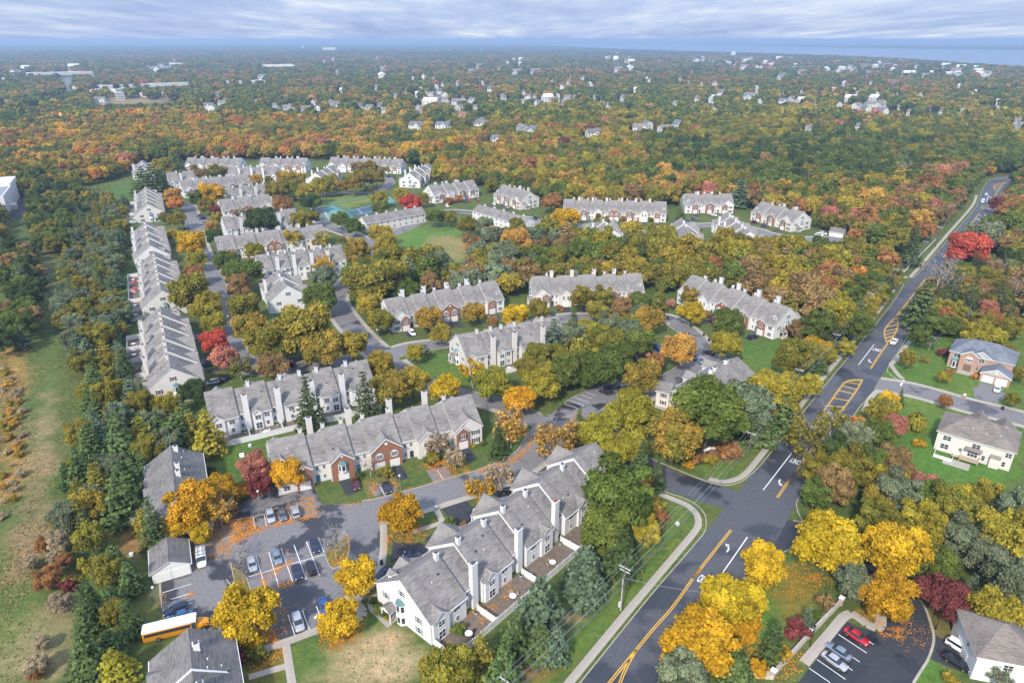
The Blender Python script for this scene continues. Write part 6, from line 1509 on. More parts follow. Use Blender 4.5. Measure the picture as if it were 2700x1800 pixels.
p_ = n_.new('ShaderNodeBump'); p_.inputs['Strength'].default_value = .3; p_.inputs['Distance'].default_value = 2.0; l_.new(z_.outputs[0], p_.inputs['Height']); l_.new(p_.outputs[0], b_.inputs['Normal'])
MATS['bay'] = m_
struct('water', flat_mesh('water', BAYPOLY, .4, 'bay'))
# low hills on the horizon
def hills():
    rng = np.random.default_rng(9); mb = MB()
    for (d, h, x0, x1, ph) in ((21000, 42, -20000, 20000, .3), (27000, 95, 1500, 24000, 1.9)):
        n = 160; xs = np.linspace(x0, x1, n); pr = np.abs(h * (.55 + .25 * np.sin(xs * .00041 + ph) + .16 * np.sin(xs * .0013 + 2 * ph) + .08 * np.sin(xs * .0041)))
        ed = np.clip(np.minimum(xs - x0, x1 - xs) / 4000, 0, 1); pr = pr * ed
        for i in range(n - 1):
            a, b = (xs[i], pr[i]), (xs[i + 1], pr[i + 1])
            mb.poly([(a[0], d - 1500, 0), (b[0], d - 1500, 0), (b[0], d, b[1]), (a[0], d, a[1])]); mb.poly([(b[0], d + 1500, 0), (a[0], d + 1500, 0), (a[0], d, a[1]), (b[0], d, b[1])])
    mat('far_hill', (.05, .07, .05), .95, .3, .002); return mb.mesh('hills', 'far_hill')
struct('hills', hills())
forest()
ZO.update({23: (2080, 700, 2.9875), 24: (560, 1380, 2.987), 25: (2050, 1500, 2.987), 26: (1620, 820, 3.953), 27: (1480, 1040, 6.72), 28: (1820, 1160, 8.4), 29: (360, 1600, 4.48), 30: (350, 1380, 4.48), 31: (1120, 1480, 3.447), 32: (2480, 1600, 4.48)})
# ---------------------------------------------------------------- kerbs, pavements
def px_line(px, n=6, sm=True):
    w = [P(*a)[:2] for a in px]
    return smooth_line(w, False, n) if sm else [np.array(q) for q in w]
def kerb_line(ln, m='kerb', w=.2, h=.13): ribbon('kerb', ln, -w / 2, w / 2, h, m, h=h, kind='structure')
K_MAIN1 = [(1440, 1905), (1529, 1800), (1708, 1578.6), (1840, 1425), (1857, 1402), (1862, 1380), (1857, 1354), (1835, 1330), (1800, 1312), (1743, 1292), (1690, 1262)]
K_MAIN2 = [(1690, 1195), (1743, 1220), (1800, 1244), (1867, 1270), (1912, 1279), (1948, 1272), (1976, 1254), (2024, 1204), (2162, 1032), (2332, 827), (2378, 760), (2380, 748), (2368, 740)]
K_MAIN3 = [(2362, 725), (2385, 729), (2404, 729), (2421, 721), (2508, 622), (2572, 548), (2583, 520), (2600, 484), (2623, 471), (2660, 466)]
K_R1 = [(2180, 1410), (2140, 1398), (2112, 1366), (2100, 1335), (2103, 1318), (2120, 1290), (2258, 1085), (2278, 1062), (2296, 1040), (2312, 1036), (2330, 1036)]
K_R2 = [(2390, 1008), (2362, 998), (2346, 985), (2342, 968), (2384, 902), (2425, 815), (2455, 770)]
K_R3 = [(1760, 1905), (1835, 1700), (1965, 1530), (1982, 1508), (1995, 1490), (2030, 1478)]
for k_ in (K_MAIN1, K_MAIN2, K_MAIN3, K_R1, K_R2, K_R3): kerb_line(px_line(k_))
PARKS = [o for o in C.objects if o.name.startswith('parking_lot')]
PARKPOLY = [[(v.co.x, v.co.y) for v in o.data.vertices] for o in PARKS]
def runs(key, off):
    """pieces of a lane's side line that are not inside another road"""
    ln, wd = LANES[key]; L_ = offset_line(ln, off); out, cur = [], []
    for p in L_:
        bad = inside(p[0], p[1], ROADPOLY) or any(inside(p[0], p[1], q) for q in PARKPOLY)
        if not bad:
            for k2, (l2, w2) in LANES.items():
                if k2 == key: continue
                if min((q[0] - p[0]) ** 2 + (q[1] - p[1]) ** 2 for q in l2) < (w2 / 2 + .6) ** 2: bad = True; break
        if bad:
            if len(cur) > 2: out.append(cur)
            cur = []
        else: cur.append(p)
    if len(cur) > 2: out.append(cur)
    return out
for key in LANES:
    if key in ('highway', 'entry'): continue
    wd = LANES[key][1]
    for s_ in (-1, 1):
        for r_ in runs(key, s_ * (wd / 2 + .05)): kerb_line(r_, w=.22)
for key, s_ in (('front_court', -1), ('spine', 1), ('spine', -1), ('court_east', 1), ('cross', 1), ('side_street', 1), ('side_street', -1), ('upper_court', 1), ('west_street', 1)):
    wd = LANES[key][1]; a, b = sorted((s_ * (wd / 2 + .35 + (1.0 if key == 'side_street' else 0)), s_ * (wd / 2 + 1.75 + (1.0 if key == 'side_street' else 0))))
    for r_ in runs(key, s_ * (wd / 2 + 1.0)): ribbon('pavement', r_, -.7, .7, .115, 'concrete', h=.1, kind='structure')
def slabs(px, width, ln_=1.5, z=.12, sm=True, name='pavement'):
    """pavement laid in separate concrete slabs"""
    line = px_line(px, 8, sm); pts = [Vector((p[0], p[1], 0)) for p in line]
    root = ob(name, None, kind='structure'); acc = [0.0]
    for a, b in zip(pts[:-1], pts[1:]): acc.append(acc[-1] + (b - a).length)
    n = max(1, round(acc[-1] / ln_)); st = acc[-1] / n
    def at(s_):
        i = max(0, min(len(acc) - 2, int(np.searchsorted(acc, s_)) - 1)); t = (s_ - acc[i]) / max(1e-6, acc[i + 1] - acc[i]); return pts[i].lerp(pts[i + 1], t)
    rng = random.Random(int(px[0][0])); c0 = at(.02)
    me0 = {}
    for k in range(n):
        p, q = at(k * st), at((k + 1) * st); d = (q - p); L_ = d.length; ang = math.atan2(d.y, d.x)
        key = round(L_ + .02, 1)
        def mk():
            mb = MB(); mb.box(.012, key - .012, -width / 2, width / 2, 0, z); return mb.mesh('slab', 'concrete')
        o = ob('slab', cached(('slab', key, width, z), mk), root, (p.x, p.y, rng.uniform(-.008, .006)), ang)
    return root
slabs([(1432, 1880), (1500, 1800), (1683, 1578), (1800, 1440), (1836, 1395), (1842, 1375), (1834, 1352), (1812, 1332), (1775, 1316), (1735, 1300)], 1.6)
slabs([(1870, 1262), (1905, 1270), (1945, 1262), (1972, 1242), (2010, 1196), (2052, 1143), (2100, 1083)], 1.6)
ribbon('pavement', px_line([(2100, 1083), (2150, 1020), (2250, 900), (2316, 820), (2352, 770), (2366, 752), (2372, 744)]), -.8, .8, .11, 'concrete', h=.1, kind='structure')
ribbon('pavement', px_line([(2366, 730), (2392, 731), (2412, 718), (2500, 616), (2562, 545), (2575, 515)]), -.8, .8, .11, 'concrete', h=.1, kind='structure')
slabs(SL(23, (985, 560), (900, 665), (850, 745), (805, 775), (830, 820), (870, 870), (900, 890)), 1.5)
slabs(SL(8, (1080, 915), (1040, 960), (985, 1055)), 1.5)
slabs([(1010, 1375), (1012, 1420), (1010, 1460), (1003, 1500), (985, 1535), (960, 1560), (935, 1590), (905, 1625), (860, 1652), (800, 1675), (745, 1695), (690, 1712)], 1.7)
slabs(SL(10, (1580, 1150), (1650, 1600), (1665, 1700)), 1.5, sm=False); slabs(SL(10, (1540, 1165), (1180, 1255), (1090, 1290)), 1.6, sm=False); slabs(SL(10, (1600, 1390), (1200, 1510)), 1.3, sm=False)
slabs(SL(12, (500, 985), (420, 905), (310, 800), (305, 720), (340, 670), (375, 650)), 1.1, 1.3)
slabs(SL(12, (60, 660), (130, 720), (240, 860), (60, 960)), 2.0, 1.6, sm=False)
slabs(SL(11, (1100, 720), (960, 755), (830, 800), (870, 870), (900, 930), (760, 975), (640, 1010)), 1.4, sm=False)
slabs(SL(25, (210, 740), (400, 520), (560, 350), (700, 430), (790, 470), (815, 430), (815, 350)), 1.9, 1.7)
slabs(SL(16, (60, 610), (130, 580), (230, 610), (340, 650)), 1.2, sm=False)
for pl in ([S(10, 970, 500), S(10, 1075, 640)], SL(10, (1010, 320), (1080, 640)), SL(10, (1175, 470), (1230, 640))): kerb_line(px_line(pl, sm=False))
kerb_line(px_line(SL(10, (1985, 235), (2045, 370), (2120, 370), (2210, 280), (2240, 170), (2220, 60), (2180, 0))))
kerb_line(px_line(SL(9, (1240, 1060), (1440, 1030), (1560, 1000), (1700, 930)), sm=False)); kerb_line(px_line(SL(30, (630, 305), (760, 270), (1010, 205), (1200, 150)), sm=False))
kerb_line(px_line(SL(27, (290, 0), (60, 155), (250, 230), (290, 290), (200, 365), (0, 415)))); kerb_line(px_line(SL(25, (1060, 170), (1150, 280), (1210, 440), (1230, 560), (1190, 700), (1130, 800), (1070, 896)), sm=True), w=.45)
kerb_line(px_line(SL(30, (300, 600), (330, 896)), sm=False)); kerb_line(px_line(SL(10, (285, 500), (300, 800)), sm=False))
# islands of grass in the car park
mat('grass_island', (.13, .12, .03), .95, .4, 1.2)
sheet('lawn', SL(10, (1010, 320), (1180, 470), (1230, 640), (1080, 640)), .06, 'grass_island'); sheet('lawn', SL(10, (1985, 235), (2045, 370), (2120, 370), (2210, 280), (2240, 170), (2220, 60), (2080, 130)), .06, 'grass_island')
sheet('lawn', SL(25, (575, 385), (700, 430), (770, 440), (800, 380), (800, 310), (720, 300), (600, 330)), .0625, 'grass_island')
sheet('lawn', SL(11, (270, 730), (245, 600), (430, 555), (500, 650), (520, 660), (450, 500), (170, 560), (240, 720)), .0305, 'grass_island')

# ---------------------------------------------------------------- road paint
def paint(px, w=.16, m='paint_white', z=.061, sm=False, name='lane_line'):
    ln = px_line(px, 6, sm); ribbon(name, ln, -w / 2, w / 2, z, m, kind='structure')
def double(px, gap=.19, w=.17, sm=True, name='centre_line'):
    ln = px_line(px, 6, sm)
    for s_ in (-1, 1): ribbon(name, ln, s_ * gap - w / 2, s_ * gap + w / 2, .061, 'paint_yellow', kind='structure')
double(SL(13, (1255, 1165), (1100, 1360), (960, 1540)) + SL(14, (1000, 215), (850, 430), (720, 580), (622, 700)))
double(SL(14, (622, 700), (540, 800), (462, 896), (390, 980))); double(SL(14, (622, 700), (570, 790), (525, 896), (500, 980)))
paint(SL(14, (1278, 35), (1080, 320), (905, 548)), .22)
double(SL(13, (1818, 638), (1710, 775), (1613, 915)))
paint(SL(13, (1725, 570), (1503, 857)), .22)
def island(left, right, n, sx):
    Lw, Rw = px_line(left, 6), px_line(right, 6)
    for ln in (Lw, Rw):
        for s_ in (-1, 1): ribbon('island_edge', ln, s_ * .17 - .075, s_ * .17 + .075, .061, 'paint_yellow', kind='structure')
    for i in range(n):
        t = (i + .7) / (n + .4); a = Lw[int(t * (len(Lw) - 1))]; b = Rw[int(t * (len(Rw) - 1))]
        ribbon('hatch_stripe', [a, b], -.20, .20, .0605, 'paint_yellow', kind='structure')
island(SL(8, (880, 845), (845, 868), (775, 965), (700, 1070), (665, 1140), (648, 1230), (638, 1305)), SL(8, (977, 838), (948, 895), (885, 985), (820, 1070), (750, 1170), (690, 1250), (643, 1305)), 13, 1)
paint(SL(8, (880, 845), (930, 837), (977, 838)), .3, 'paint_yellow', .0615, name='island_edge')
double(SL(8, (640, 1303), (590, 1375), (520, 1470), (450, 1560)))
island(SL(23, (843, 408), (800, 445), (758, 500), (752, 540), (762, 580), (775, 615)), SL(23, (847, 405), (858, 440), (857, 480), (848, 515), (820, 560), (785, 605)), 7, 1)
double(SL(23, (778, 615), (720, 695), (643, 813))); paint(SL(23, (672, 622), (548, 783)), .22)
double(SL(23, (847, 403), (890, 345), (935, 290), (1010, 190), (1080, 100)))
double(SL(4, (1885, 640), (1800, 760), (1660, 920), (1510, 1100))); paint(SL(4, (1955, 650), (1915, 720)), .25)
island(SL(4, (1930, 560), (1915, 580), (1935, 600)), SL(4, (2005, 560), (2005, 578), (1990, 600)), 3, 1)
double(SL(4, (2080, 410), (2050, 460), (2025, 525))); island(SL(4, (2075, 330), (2040, 350), (2045, 380), (2070, 405)), SL(4, (2180, 310), (2140, 335), (2110, 370), (2085, 405)), 6, 1)
paint(SL(4, (1985, 455), (1965, 515)), .3); paint(SL(8, (1262, 840), (1240, 880)), .6)
# words and arrows on the turn lanes
def word(txt, px, heading_px, width=2.7, height=2.6, label=None):
    cu = bpy.data.curves.new('w', 'FONT'); cu.body = txt; cu.align_x = 'CENTER'; cu.align_y = 'CENTER'; cu.offset = .018
    to = bpy.data.objects.new('w', cu); C.objects.link(to); bpy.context.view_layer.update()
    me = bpy.data.meshes.new_from_object(to.evaluated_get(bpy.context.evaluated_depsgraph_get())); bpy.data.objects.remove(to)
    xs = [v.co.x for v in me.vertices]; ys = [v.co.y for v in me.vertices]; sx = width / (max(xs) - min(xs)); sy = height / (max(ys) - min(ys)); yc = (max(ys) + min(ys)) / 2; xc = (max(xs) + min(xs)) / 2
    for v in me.vertices: v.co = ((v.co.x - xc) * sx, (v.co.y - yc) * sy, 0)
    me.materials.clear(); me.materials.append(MATS['paint_white']); me.update()
    p = P(*px); h = P(*heading_px) - p; ob('road_lettering', me, None, (p.x, p.y, .0612), math.atan2(h.y, h.x) - math.pi / 2, kind='structure')
def arrow(px, heading_px, left=True):
    mb = MB(); s_ = -1 if left else 1
    ln = smooth_line([(0, -1.5), (.02 * s_, -.6), (.28 * s_, .2), (.8 * s_, .62)], False, 5); A, B = offset_line(ln, -.16), offset_line(ln, .16)
    for i in range(len(ln) - 1): mb.poly([(A[i][0], A[i][1], 0), (A[i + 1][0], A[i + 1][1], 0), (B[i + 1][0], B[i + 1][1], 0), (B[i][0], B[i][1], 0)])
    mb.poly([(.62 * s_, .08, .0), (1.45 * s_, .95, .0), (.42 * s_, 1.15, .0)] if s_ > 0 else [(.62 * s_, .08, .0), (.42 * s_, 1.15, .0), (1.45 * s_, .95, .0)])
    p = P(*px); h = P(*heading_px) - p; ob('turn_arrow', mb.mesh('turn_arrow', 'paint_white'), None, (p.x, p.y, .0612), math.atan2(h.y, h.x) - math.pi / 2, kind='structure')
word('ONLY', S(14, 1025, 290), S(14, 1125, 160)); arrow(S(14, 1172, 102), S(14, 1250, 0))
word('ONLY', S(13, 1752, 635), S(13, 1650, 770)); arrow(S(13, 1622, 795), S(13, 1530, 920))
word('ONLY', S(23, 690, 664), S(23, 640, 730)); arrow(S(23, 626, 750), S(23, 580, 810))
word('ONLY', S(4, 1885, 700), S(4, 1930, 640)); arrow(S(4, 1910, 662), S(4, 1950, 610)); word('ONLY', S(4, 2010, 470), S(4, 1985, 520)); arrow(S(4, 1990, 505), S(4, 1965, 545))
# parking bay lines
for a, b in (((345, 253), (420, 525)), ((445, 225), (523, 495)), ((542, 195), (632, 455)), ((643, 168), (740, 437)), ((740, 140), (843, 405)), ((835, 110), (880, 225)), ((285, 418), (895, 238)), ((597, 718), (650, 880)), ((710, 682), (765, 835)), ((818, 648), (877, 798)), ((270, 440), (300, 530))):
    paint(SL(24, a, b), .15, name='bay_line', z=.0435)
for z_, prs in ((30, (((348, 818), (690, 712)), ((450, 893), (680, 825)))), (10, (((430, 790), (625, 738)),)), (27, (((150, 108), (400, 200)), ((240, 50), (490, 145)), ((340, 0), (545, 72)), ((425, 430), (543, 350)), ((440, -40), (600, 20)))),
               (25, (((478, 512), (703, 660)), ((715, 565), (757, 593)), ((580, 685), (647, 730)), ((310, 710), (535, 867)), ((555, 772), (590, 797)), ((248, 778), (415, 893)))), (11, (((340, 610), (388, 693)), ((850, 470), (908, 557)), ((695, 830), (730, 885)))),
               (9, (((1440, 1035), (1465, 1150)), ((1555, 1010), (1580, 1120)), ((1690, 980), (1725, 1105)), ((1790, 940), (1840, 1065)))), (26, (((885, 460), (1015, 535)), ((930, 500), (1000, 545))))):
    for a, b in prs: paint(SL(z_, a, b), .15, name='bay_line', z=.0562)
sheet('parking_lot', SL(11, (750, 470), (925, 430), (1000, 520), (820, 580)), .0362, 'asphalt_old'); sheet('parking_lot', SL(11, (240, 605), (430, 555), (500, 655), (290, 700)), .0362, 'asphalt_old')
sheet('driveway', SL(11, (880, 800), (1110, 735), (1190, 830), (1160, 930), (1000, 960)), .0365, 'asphalt_new'); sheet('driveway', SL(11, (455, 1100), (700, 1110), (740, 1180), (700, 1230), (430, 1290), (450, 1180)), .0365, 'asphalt_new')
sheet('driveway', SL(17, (495, 600), (760, 660), (690, 830), (440, 750)), .0365, 'asphalt_old'); sheet('driveway', SL(8, (1740, 890), (1850, 905), (2000, 940), (1900, 1000), (1750, 965)), .0315, 'asphalt_old')
sheet('driveway', SL(18, (960, 0), (1140, 70), (1100, 130), (950, 90)), .0365, 'asphalt_new')
# tennis courts
mat('court_teal', (.10, .24, .22), .8, .08, .3); mat('court_blue', (.055, .10, .14), .8, .08, .3)
sheet('tennis_court', SL(2, (95, 690), (300, 632), (545, 745), (470, 775), (300, 830), (160, 760)), .03, 'court_teal'); sheet('tennis_court', SL(2, (440, 690), (690, 632), (760, 715), (520, 752)), .034, 'court_blue'); sheet('tennis_court', SL(2, (820, 550), (900, 545), (960, 600), (830, 620)), .034, 'court_teal')
for a, b in (((470, 690), (690, 640)), ((520, 730), (740, 690)), ((560, 670), (610, 720)), ((150, 690), (320, 650)), ((220, 740), (420, 700)), ((260, 670), (400, 760))): paint(SL(2, a, b), .25, z=.04, name='court_line')
def chain_fence(label, px, h=3.2):
    f = thing('tennis_fence', label, 'fence')
    pts = [P(*q) for q in px]
    m, n, l = nodes_of('mesh_wire'); 
    if 'mesh_wire' not in MATS:
        b = n['Principled BSDF']; b.inputs['Base Color'].default_value = (.10, .30, .27, 1); b.inputs['Alpha'].default_value = .30; MATS['mesh_wire'] = m
        mat('post_teal', (.05, .16, .14), .5)
    for a, b in zip(pts[:-1], pts[1:]):
        L_ = (b - a).length; k = max(1, round(L_ / 3.2)); ang = math.atan2(b.y - a.y, b.x - a.x); s_ = L_ / k
        for i in range(k):
            q = a.lerp(b, i / k); mb = MB(); mb.poly([(0, 0, .1), (s_, 0, .1), (s_, 0, h), (0, 0, h)])
            ob('fence_panel', cached(('tf', round(s_, 2), h), lambda: mb.mesh('fence_panel', 'mesh_wire')), f, q, ang)
            def mp(): m2 = MB(); m2.tube((0, 0, 0), (0, 0, h), .06, .06, 5); m2.tube((0, 0, h), (s_, 0, h), .05, .05, 4); return m2.mesh('fence_post', 'post_teal')
            ob('fence_post', cached(('tp', round(s_, 2), h), mp), f, q, ang)
chain_fence('teal chain-link fence round the tennis courts', SL(2, (95, 690), (300, 632), (700, 560)), 3.2); chain_fence('teal chain-link fence between the tennis courts and the road', SL(2, (95, 690), (160, 760), (300, 830), (545, 745), (300, 632)), 3.2)

# ---------------------------------------------------------------- fallen leaves
def leaves():
    rng = np.random.default_rng(21)
    Z_ = [  # photo polygons and leaves per square metre
        (SL(9, (1160, 1050), (1440, 1035), (1470, 1150), (1300, 1280), (1240, 1330), (1180, 1280)), 5.0), (SL(9, (950, 650), (1200, 620), (1260, 850), (1300, 1000), (1160, 1050), (1150, 1250), (950, 1300), (880, 1200), (960, 900)), 3.4),
        (SL(9, (1470, 1150), (1580, 1110), (1990, 1020), (2150, 990), (2150, 1015), (1700, 1130), (1500, 1190), (1320, 1290)), 4.0), (SL(9, (1540, 1000), (1600, 1100), (1760, 1080), (1880, 1050), (1960, 1000), (1900, 880), (1800, 920), (1700, 950)), 2.4),
        (SL(9, (1930, 830), (2050, 800), (2140, 980), (2000, 1020), (1950, 950)), 2.4), (SL(9, (1140, 1330), (1300, 1290), (1200, 1450), (1000, 1480), (960, 1400)), 1.1), (SL(30, (640, 310), (740, 280), (770, 520), (690, 560)), 3.0), (SL(30, (880, 250), (1180, 170), (1200, 330), (900, 400)), 1.6),
        (SL(11, (690, 420), (920, 370), (1060, 500), (1010, 520), (930, 430), (760, 465)), 3.5), (SL(11, (1000, 350), (1080, 360), (1150, 500), (1080, 510)), 3.0), (SL(11, (760, 470), (930, 435), (980, 520), (900, 555)), 1.2), (SL(11, (1180, 470), (1500, 370), (1640, 260), (1660, 160), (1700, 150), (1680, 270), (1560, 390), (1200, 500)), 4.0),
        (SL(11, (180, 560), (330, 585), (340, 620), (270, 710), (240, 600)), 2.6), (SL(11, (430, 560), (500, 655), (540, 650), (460, 540)), 2.6), (SL(11, (0, 795), (270, 722), (530, 650), (790, 578), (1010, 520), (1010, 532), (790, 592), (530, 664), (270, 736), (0, 812)), 2.6),
        (SL(11, (380, 960), (480, 930), (620, 950), (800, 980), (700, 1120), (450, 1100), (370, 1250), (370, 1050)), 2.2), (SL(11, (480, 900), (620, 880), (700, 940), (640, 1010), (500, 1010)), 4.0),
        (SL(10, (970, 1050), (1100, 1040), (1420, 1010), (1480, 1130), (1540, 1170), (1180, 1260), (1090, 1280), (1060, 1150)), 3.6), (SL(10, (1420, 1010), (1450, 1000), (1480, 1130), (1440, 1150)), 6.0), (SL(10, (1180, 1270), (1560, 1200), (1580, 1360), (1230, 1480), (1150, 1350)), 1.6),
        (SL(10, (1960, 1000), (2300, 950), (2330, 1080), (2100, 1250), (1920, 1200)), 2.6), (SL(10, (2200, 20), (2250, 100), (2240, 200), (2150, 340), (2060, 390), (2050, 375), (2140, 320), (2215, 200)), 5.0), (SL(10, (1000, 320), (1240, 640), (1080, 640)), 1.4), (SL(10, (1990, 250), (2120, 150), (2200, 260), (2060, 370)), 1.6),
        (SL(24, (365, 385), (400, 390), (430, 480), (420, 530), (390, 500)), 6.0), (SL(24, (410, 520), (560, 470), (640, 455), (640, 490), (520, 510), (430, 535)), 3.6), (SL(24, (480, 370), (560, 310), (630, 300), (630, 325), (540, 350), (490, 385)), 6.0), (SL(24, (300, 250), (600, 200), (760, 400), (700, 480), (430, 540)), .35), (SL(24, (470, 350), (510, 430), (500, 450), (475, 400)), 4.0),
        (SL(10, (285, 640), (310, 640), (330, 780), (300, 800)), 4.0), (SL(10, (540, 680), (610, 620), (640, 650), (590, 690)), 6.0), (SL(10, (1470, 700), (1700, 830), (1640, 1050), (1480, 1100)), .9),
        (SL(25, (600, 330), (760, 290), (840, 350), (820, 500), (760, 440), (700, 430)), 2.5), (SL(25, (780, 490), (840, 480), (1000, 450), (1050, 300), (1040, 520), (920, 560), (820, 530)), 3.4), (SL(25, (840, 520), (1200, 420), (1220, 640), (1000, 650)), .5), (SL(25, (170, 40), (440, 20), (420, 120), (200, 140)), 1.4),
        (SL(25, (0, 700), (150, 640), (260, 700), (180, 800), (60, 896), (0, 896)), 1.6), (SL(15, (240, 220), (440, 220), (500, 330), (300, 380), (180, 360)), .8), (SL(15, (100, 480), (200, 480), (200, 640), (120, 660)), 1.6),
        (SL(12, (0, 920), (150, 930), (260, 880), (240, 1080), (80, 1180), (0, 1200)), 1.4), (SL(12, (200, 650), (370, 560), (380, 640), (290, 760)), .6), (SL(31, (0, 880), (1, 880), (0, 896)), 0.1), (SL(31, (380, 470), (560, 360), (700, 420), (500, 590)), 1.4), (SL(31, (730, 120), (830, 230), (760, 370), (690, 330)), 1.2),
        (SL(7, (0, 1500), (120, 1480), (260, 1568), (0, 1568)), 2.2), (SL(13, (0, 280), (80, 250), (150, 300), (60, 420), (0, 420)), 2.0), (SL(6, (60, 300), (250, 280), (400, 330), (250, 380), (100, 360)), .9), (SL(13, (620, 1350), (900, 1200), (760, 1420), (560, 1560)), .25)]
    V, Q, VA = [], [], []; base = 0
    for poly, den_ in Z_:
        wp = [P(*q) for q in poly]; w2 = [(q.x, q.y) for q in wp]; x0, x1 = min(q[0] for q in w2), max(q[0] for q in w2); y0, y1 = min(q[1] for q in w2), max(q[1] for q in w2)
        n = int((x1 - x0) * (y1 - y0) * den_ * 11); X = rng.uniform(x0, x1, n); Y = rng.uniform(y0, y1, n)
        clump = np.sin(X * 1.3 + 2 * np.sin(Y * .9)) * np.sin(Y * 1.7 + np.sin(X * .8)) + rng.normal(0, .5, n) > -.25
        k = inside_np(X + rng.normal(0, .45, n), Y + rng.normal(0, .45, n), w2) & clump; X, Y = X[k], Y[k]; n = len(X)
        c = np.stack([X, Y, rng.uniform(.135, .16, n)], 1)
        v, q = quads(c, unit(np.stack([rng.normal(0, .15, n), rng.normal(0, .15, n), np.ones(n)], 1)), rng.uniform(.06, .13, n), rng)
        V.append(v); Q.append(q + base); base += len(v)
    me = np_mesh('fallen_leaves', np.concatenate(V), np.concatenate(Q), np.zeros((0, 3), int), None, 'orange_leaf'); print('leaves', len(me.polygons))
    ob('fallen_leaves', me, kind='stuff', label='orange leaves fallen along kerbs, bays and lawns')
leaves()
# ---------------------------------------------------------------- rough meadow grass
def meadow():
    rng = np.random.default_rng(31); V, Q, VA = [], [], []; base = 0
    for poly, den_, bias in ((F2((0, 800), (70, 760), (95, 660), (110, 560), (240, 560), (170, 700), (190, 850), (170, 960), (130, 1040), (120, 1180), (150, 1300), (130, 1420), (70, 1567), (0, 1567)), 1.1, .35), (F2((0, 820), (60, 870), (50, 960), (60, 1060), (30, 1160), (0, 1200)), 2.2, .85), (F2((60, 1150), (140, 1120), (140, 1250), (90, 1330), (0, 1430), (0, 1340)), 1.8, .7), (F2((770, 1500), (900, 1450), (990, 1500), (930, 1567), (790, 1567)), 1.0, .9), (F2((1220, 1470), (1330, 1400), (1330, 1480), (1240, 1567), (1190, 1567)), 1.0, .6)):
        wp = [P(*q) for q in poly]; w2 = [(q.x, q.y) for q in wp]; x0, x1 = min(q[0] for q in w2), max(q[0] for q in w2); y0, y1 = min(q[1] for q in w2), max(q[1] for q in w2)
        n = int((x1 - x0) * (y1 - y0) * den_ * 2.6); X = rng.uniform(x0, x1, n); Y = rng.uniform(y0, y1, n)
        s_ = np.sin(X * .23 + 2.2 * np.sin(Y * .07)) + .8 * np.sin(Y * .31 + X * .5) + rng.normal(0, .5, n)
        k = inside_np(X, Y, w2) & (s_ > -.6); X, Y, s_ = X[k], Y[k], s_[k]; n = len(X); sz = rng.uniform(.08, .24, n)
        v, q = quads(np.stack([X, Y, sz * .55], 1), unit(np.stack([rng.normal(0, .5, n), rng.normal(0, .5, n), np.ones(n) * .8], 1)), sz, rng)
        V.append(v); Q.append(q + base); base += len(v); VA.append(np.stack([np.clip(bias + .22 * s_ + rng.normal(0, .15, n), 0, 1), rng.uniform(0, 1, n), np.zeros(n)], 1))
    me = np_mesh('meadow_grass', np.concatenate(V), np.concatenate(Q), np.zeros((0, 3), int), np.concatenate(VA), 'leaves'); print('meadow', len(me.polygons))
    o = ob('meadow_grass', me, kind='stuff', label='rough green and tan meadow grass'); o['tint'] = [.085, .12, .03]; o['tint2'] = [.34, .24, .11]
meadow()
# ---------------------------------------------------------------- vehicles
def car_paint(name, col, rough=.28, metal=.25):
    return mat('paint_' + name, col, rough, .03, 1, spec=.5, metal=metal, coat=.4)
for n_, c_ in (('silver', (.42, .43, .45)), ('white', (.72, .72, .72)), ('black', (.010, .010, .012)), ('navy', (.016, .026, .06)), ('blue', (.03, .10, .26)), ('greyblue', (.20, .25, .30)), ('grey', (.13, .135, .14)), ('red', (.38, .012, .02)), ('maroon', (.10, .012, .02)), ('green', (.02, .05, .04))): car_paint(n_, c_, metal=0.0 if n_ in ('white', 'black', 'red') else .35)
mat('bus_yellow', (.66, .27, .008), .35, .04, 1, coat=.3); mat('bus_white', (.70, .71, .73), .4, .06, .6); mat('tail_red', (.30, .008, .008), .3); mat('head_clear', (.62, .64, .66), .15)
def loft(stations, n=10, caps=True):
    """rounded hull through cross-sections (x, half width, z low, z high, squareness)"""
    mb = MB(); rings = []
    for x, w, z0, z1, e_ in stations:
        r_ = []
        for k in range(n):
            a = 2 * math.pi * (k + .5) / n; c, s_ = math.cos(a), math.sin(a)
            r_.append((x, w * math.copysign(abs(c) ** e_, c), (z0 + z1) / 2 + (z1 - z0) / 2 * math.copysign(abs(s_) ** e_, s_)))
        rings.append(r_)
    i = 0
    for r_ in rings: mb.v += r_
    for j in range(len(rings) - 1):
        for k in range(n):
            q = (k + 1) % n; mb.f.append((j * n + k, j * n + q, (j + 1) * n + q, (j + 1) * n + k)); mb.m.append(0)
    mb.f.append(tuple(range(n))); mb.m.append(0); mb.f.append(tuple(range((len(rings) - 1) * n, len(rings) * n))[::-1]); mb.m.append(0)
    return mb
def smooth_mesh(mb, nm, m):
    me = mb.mesh(nm, m, smooth=True)
    me.set_sharp_from_angle(angle=R(35)); return me
CAR = {}
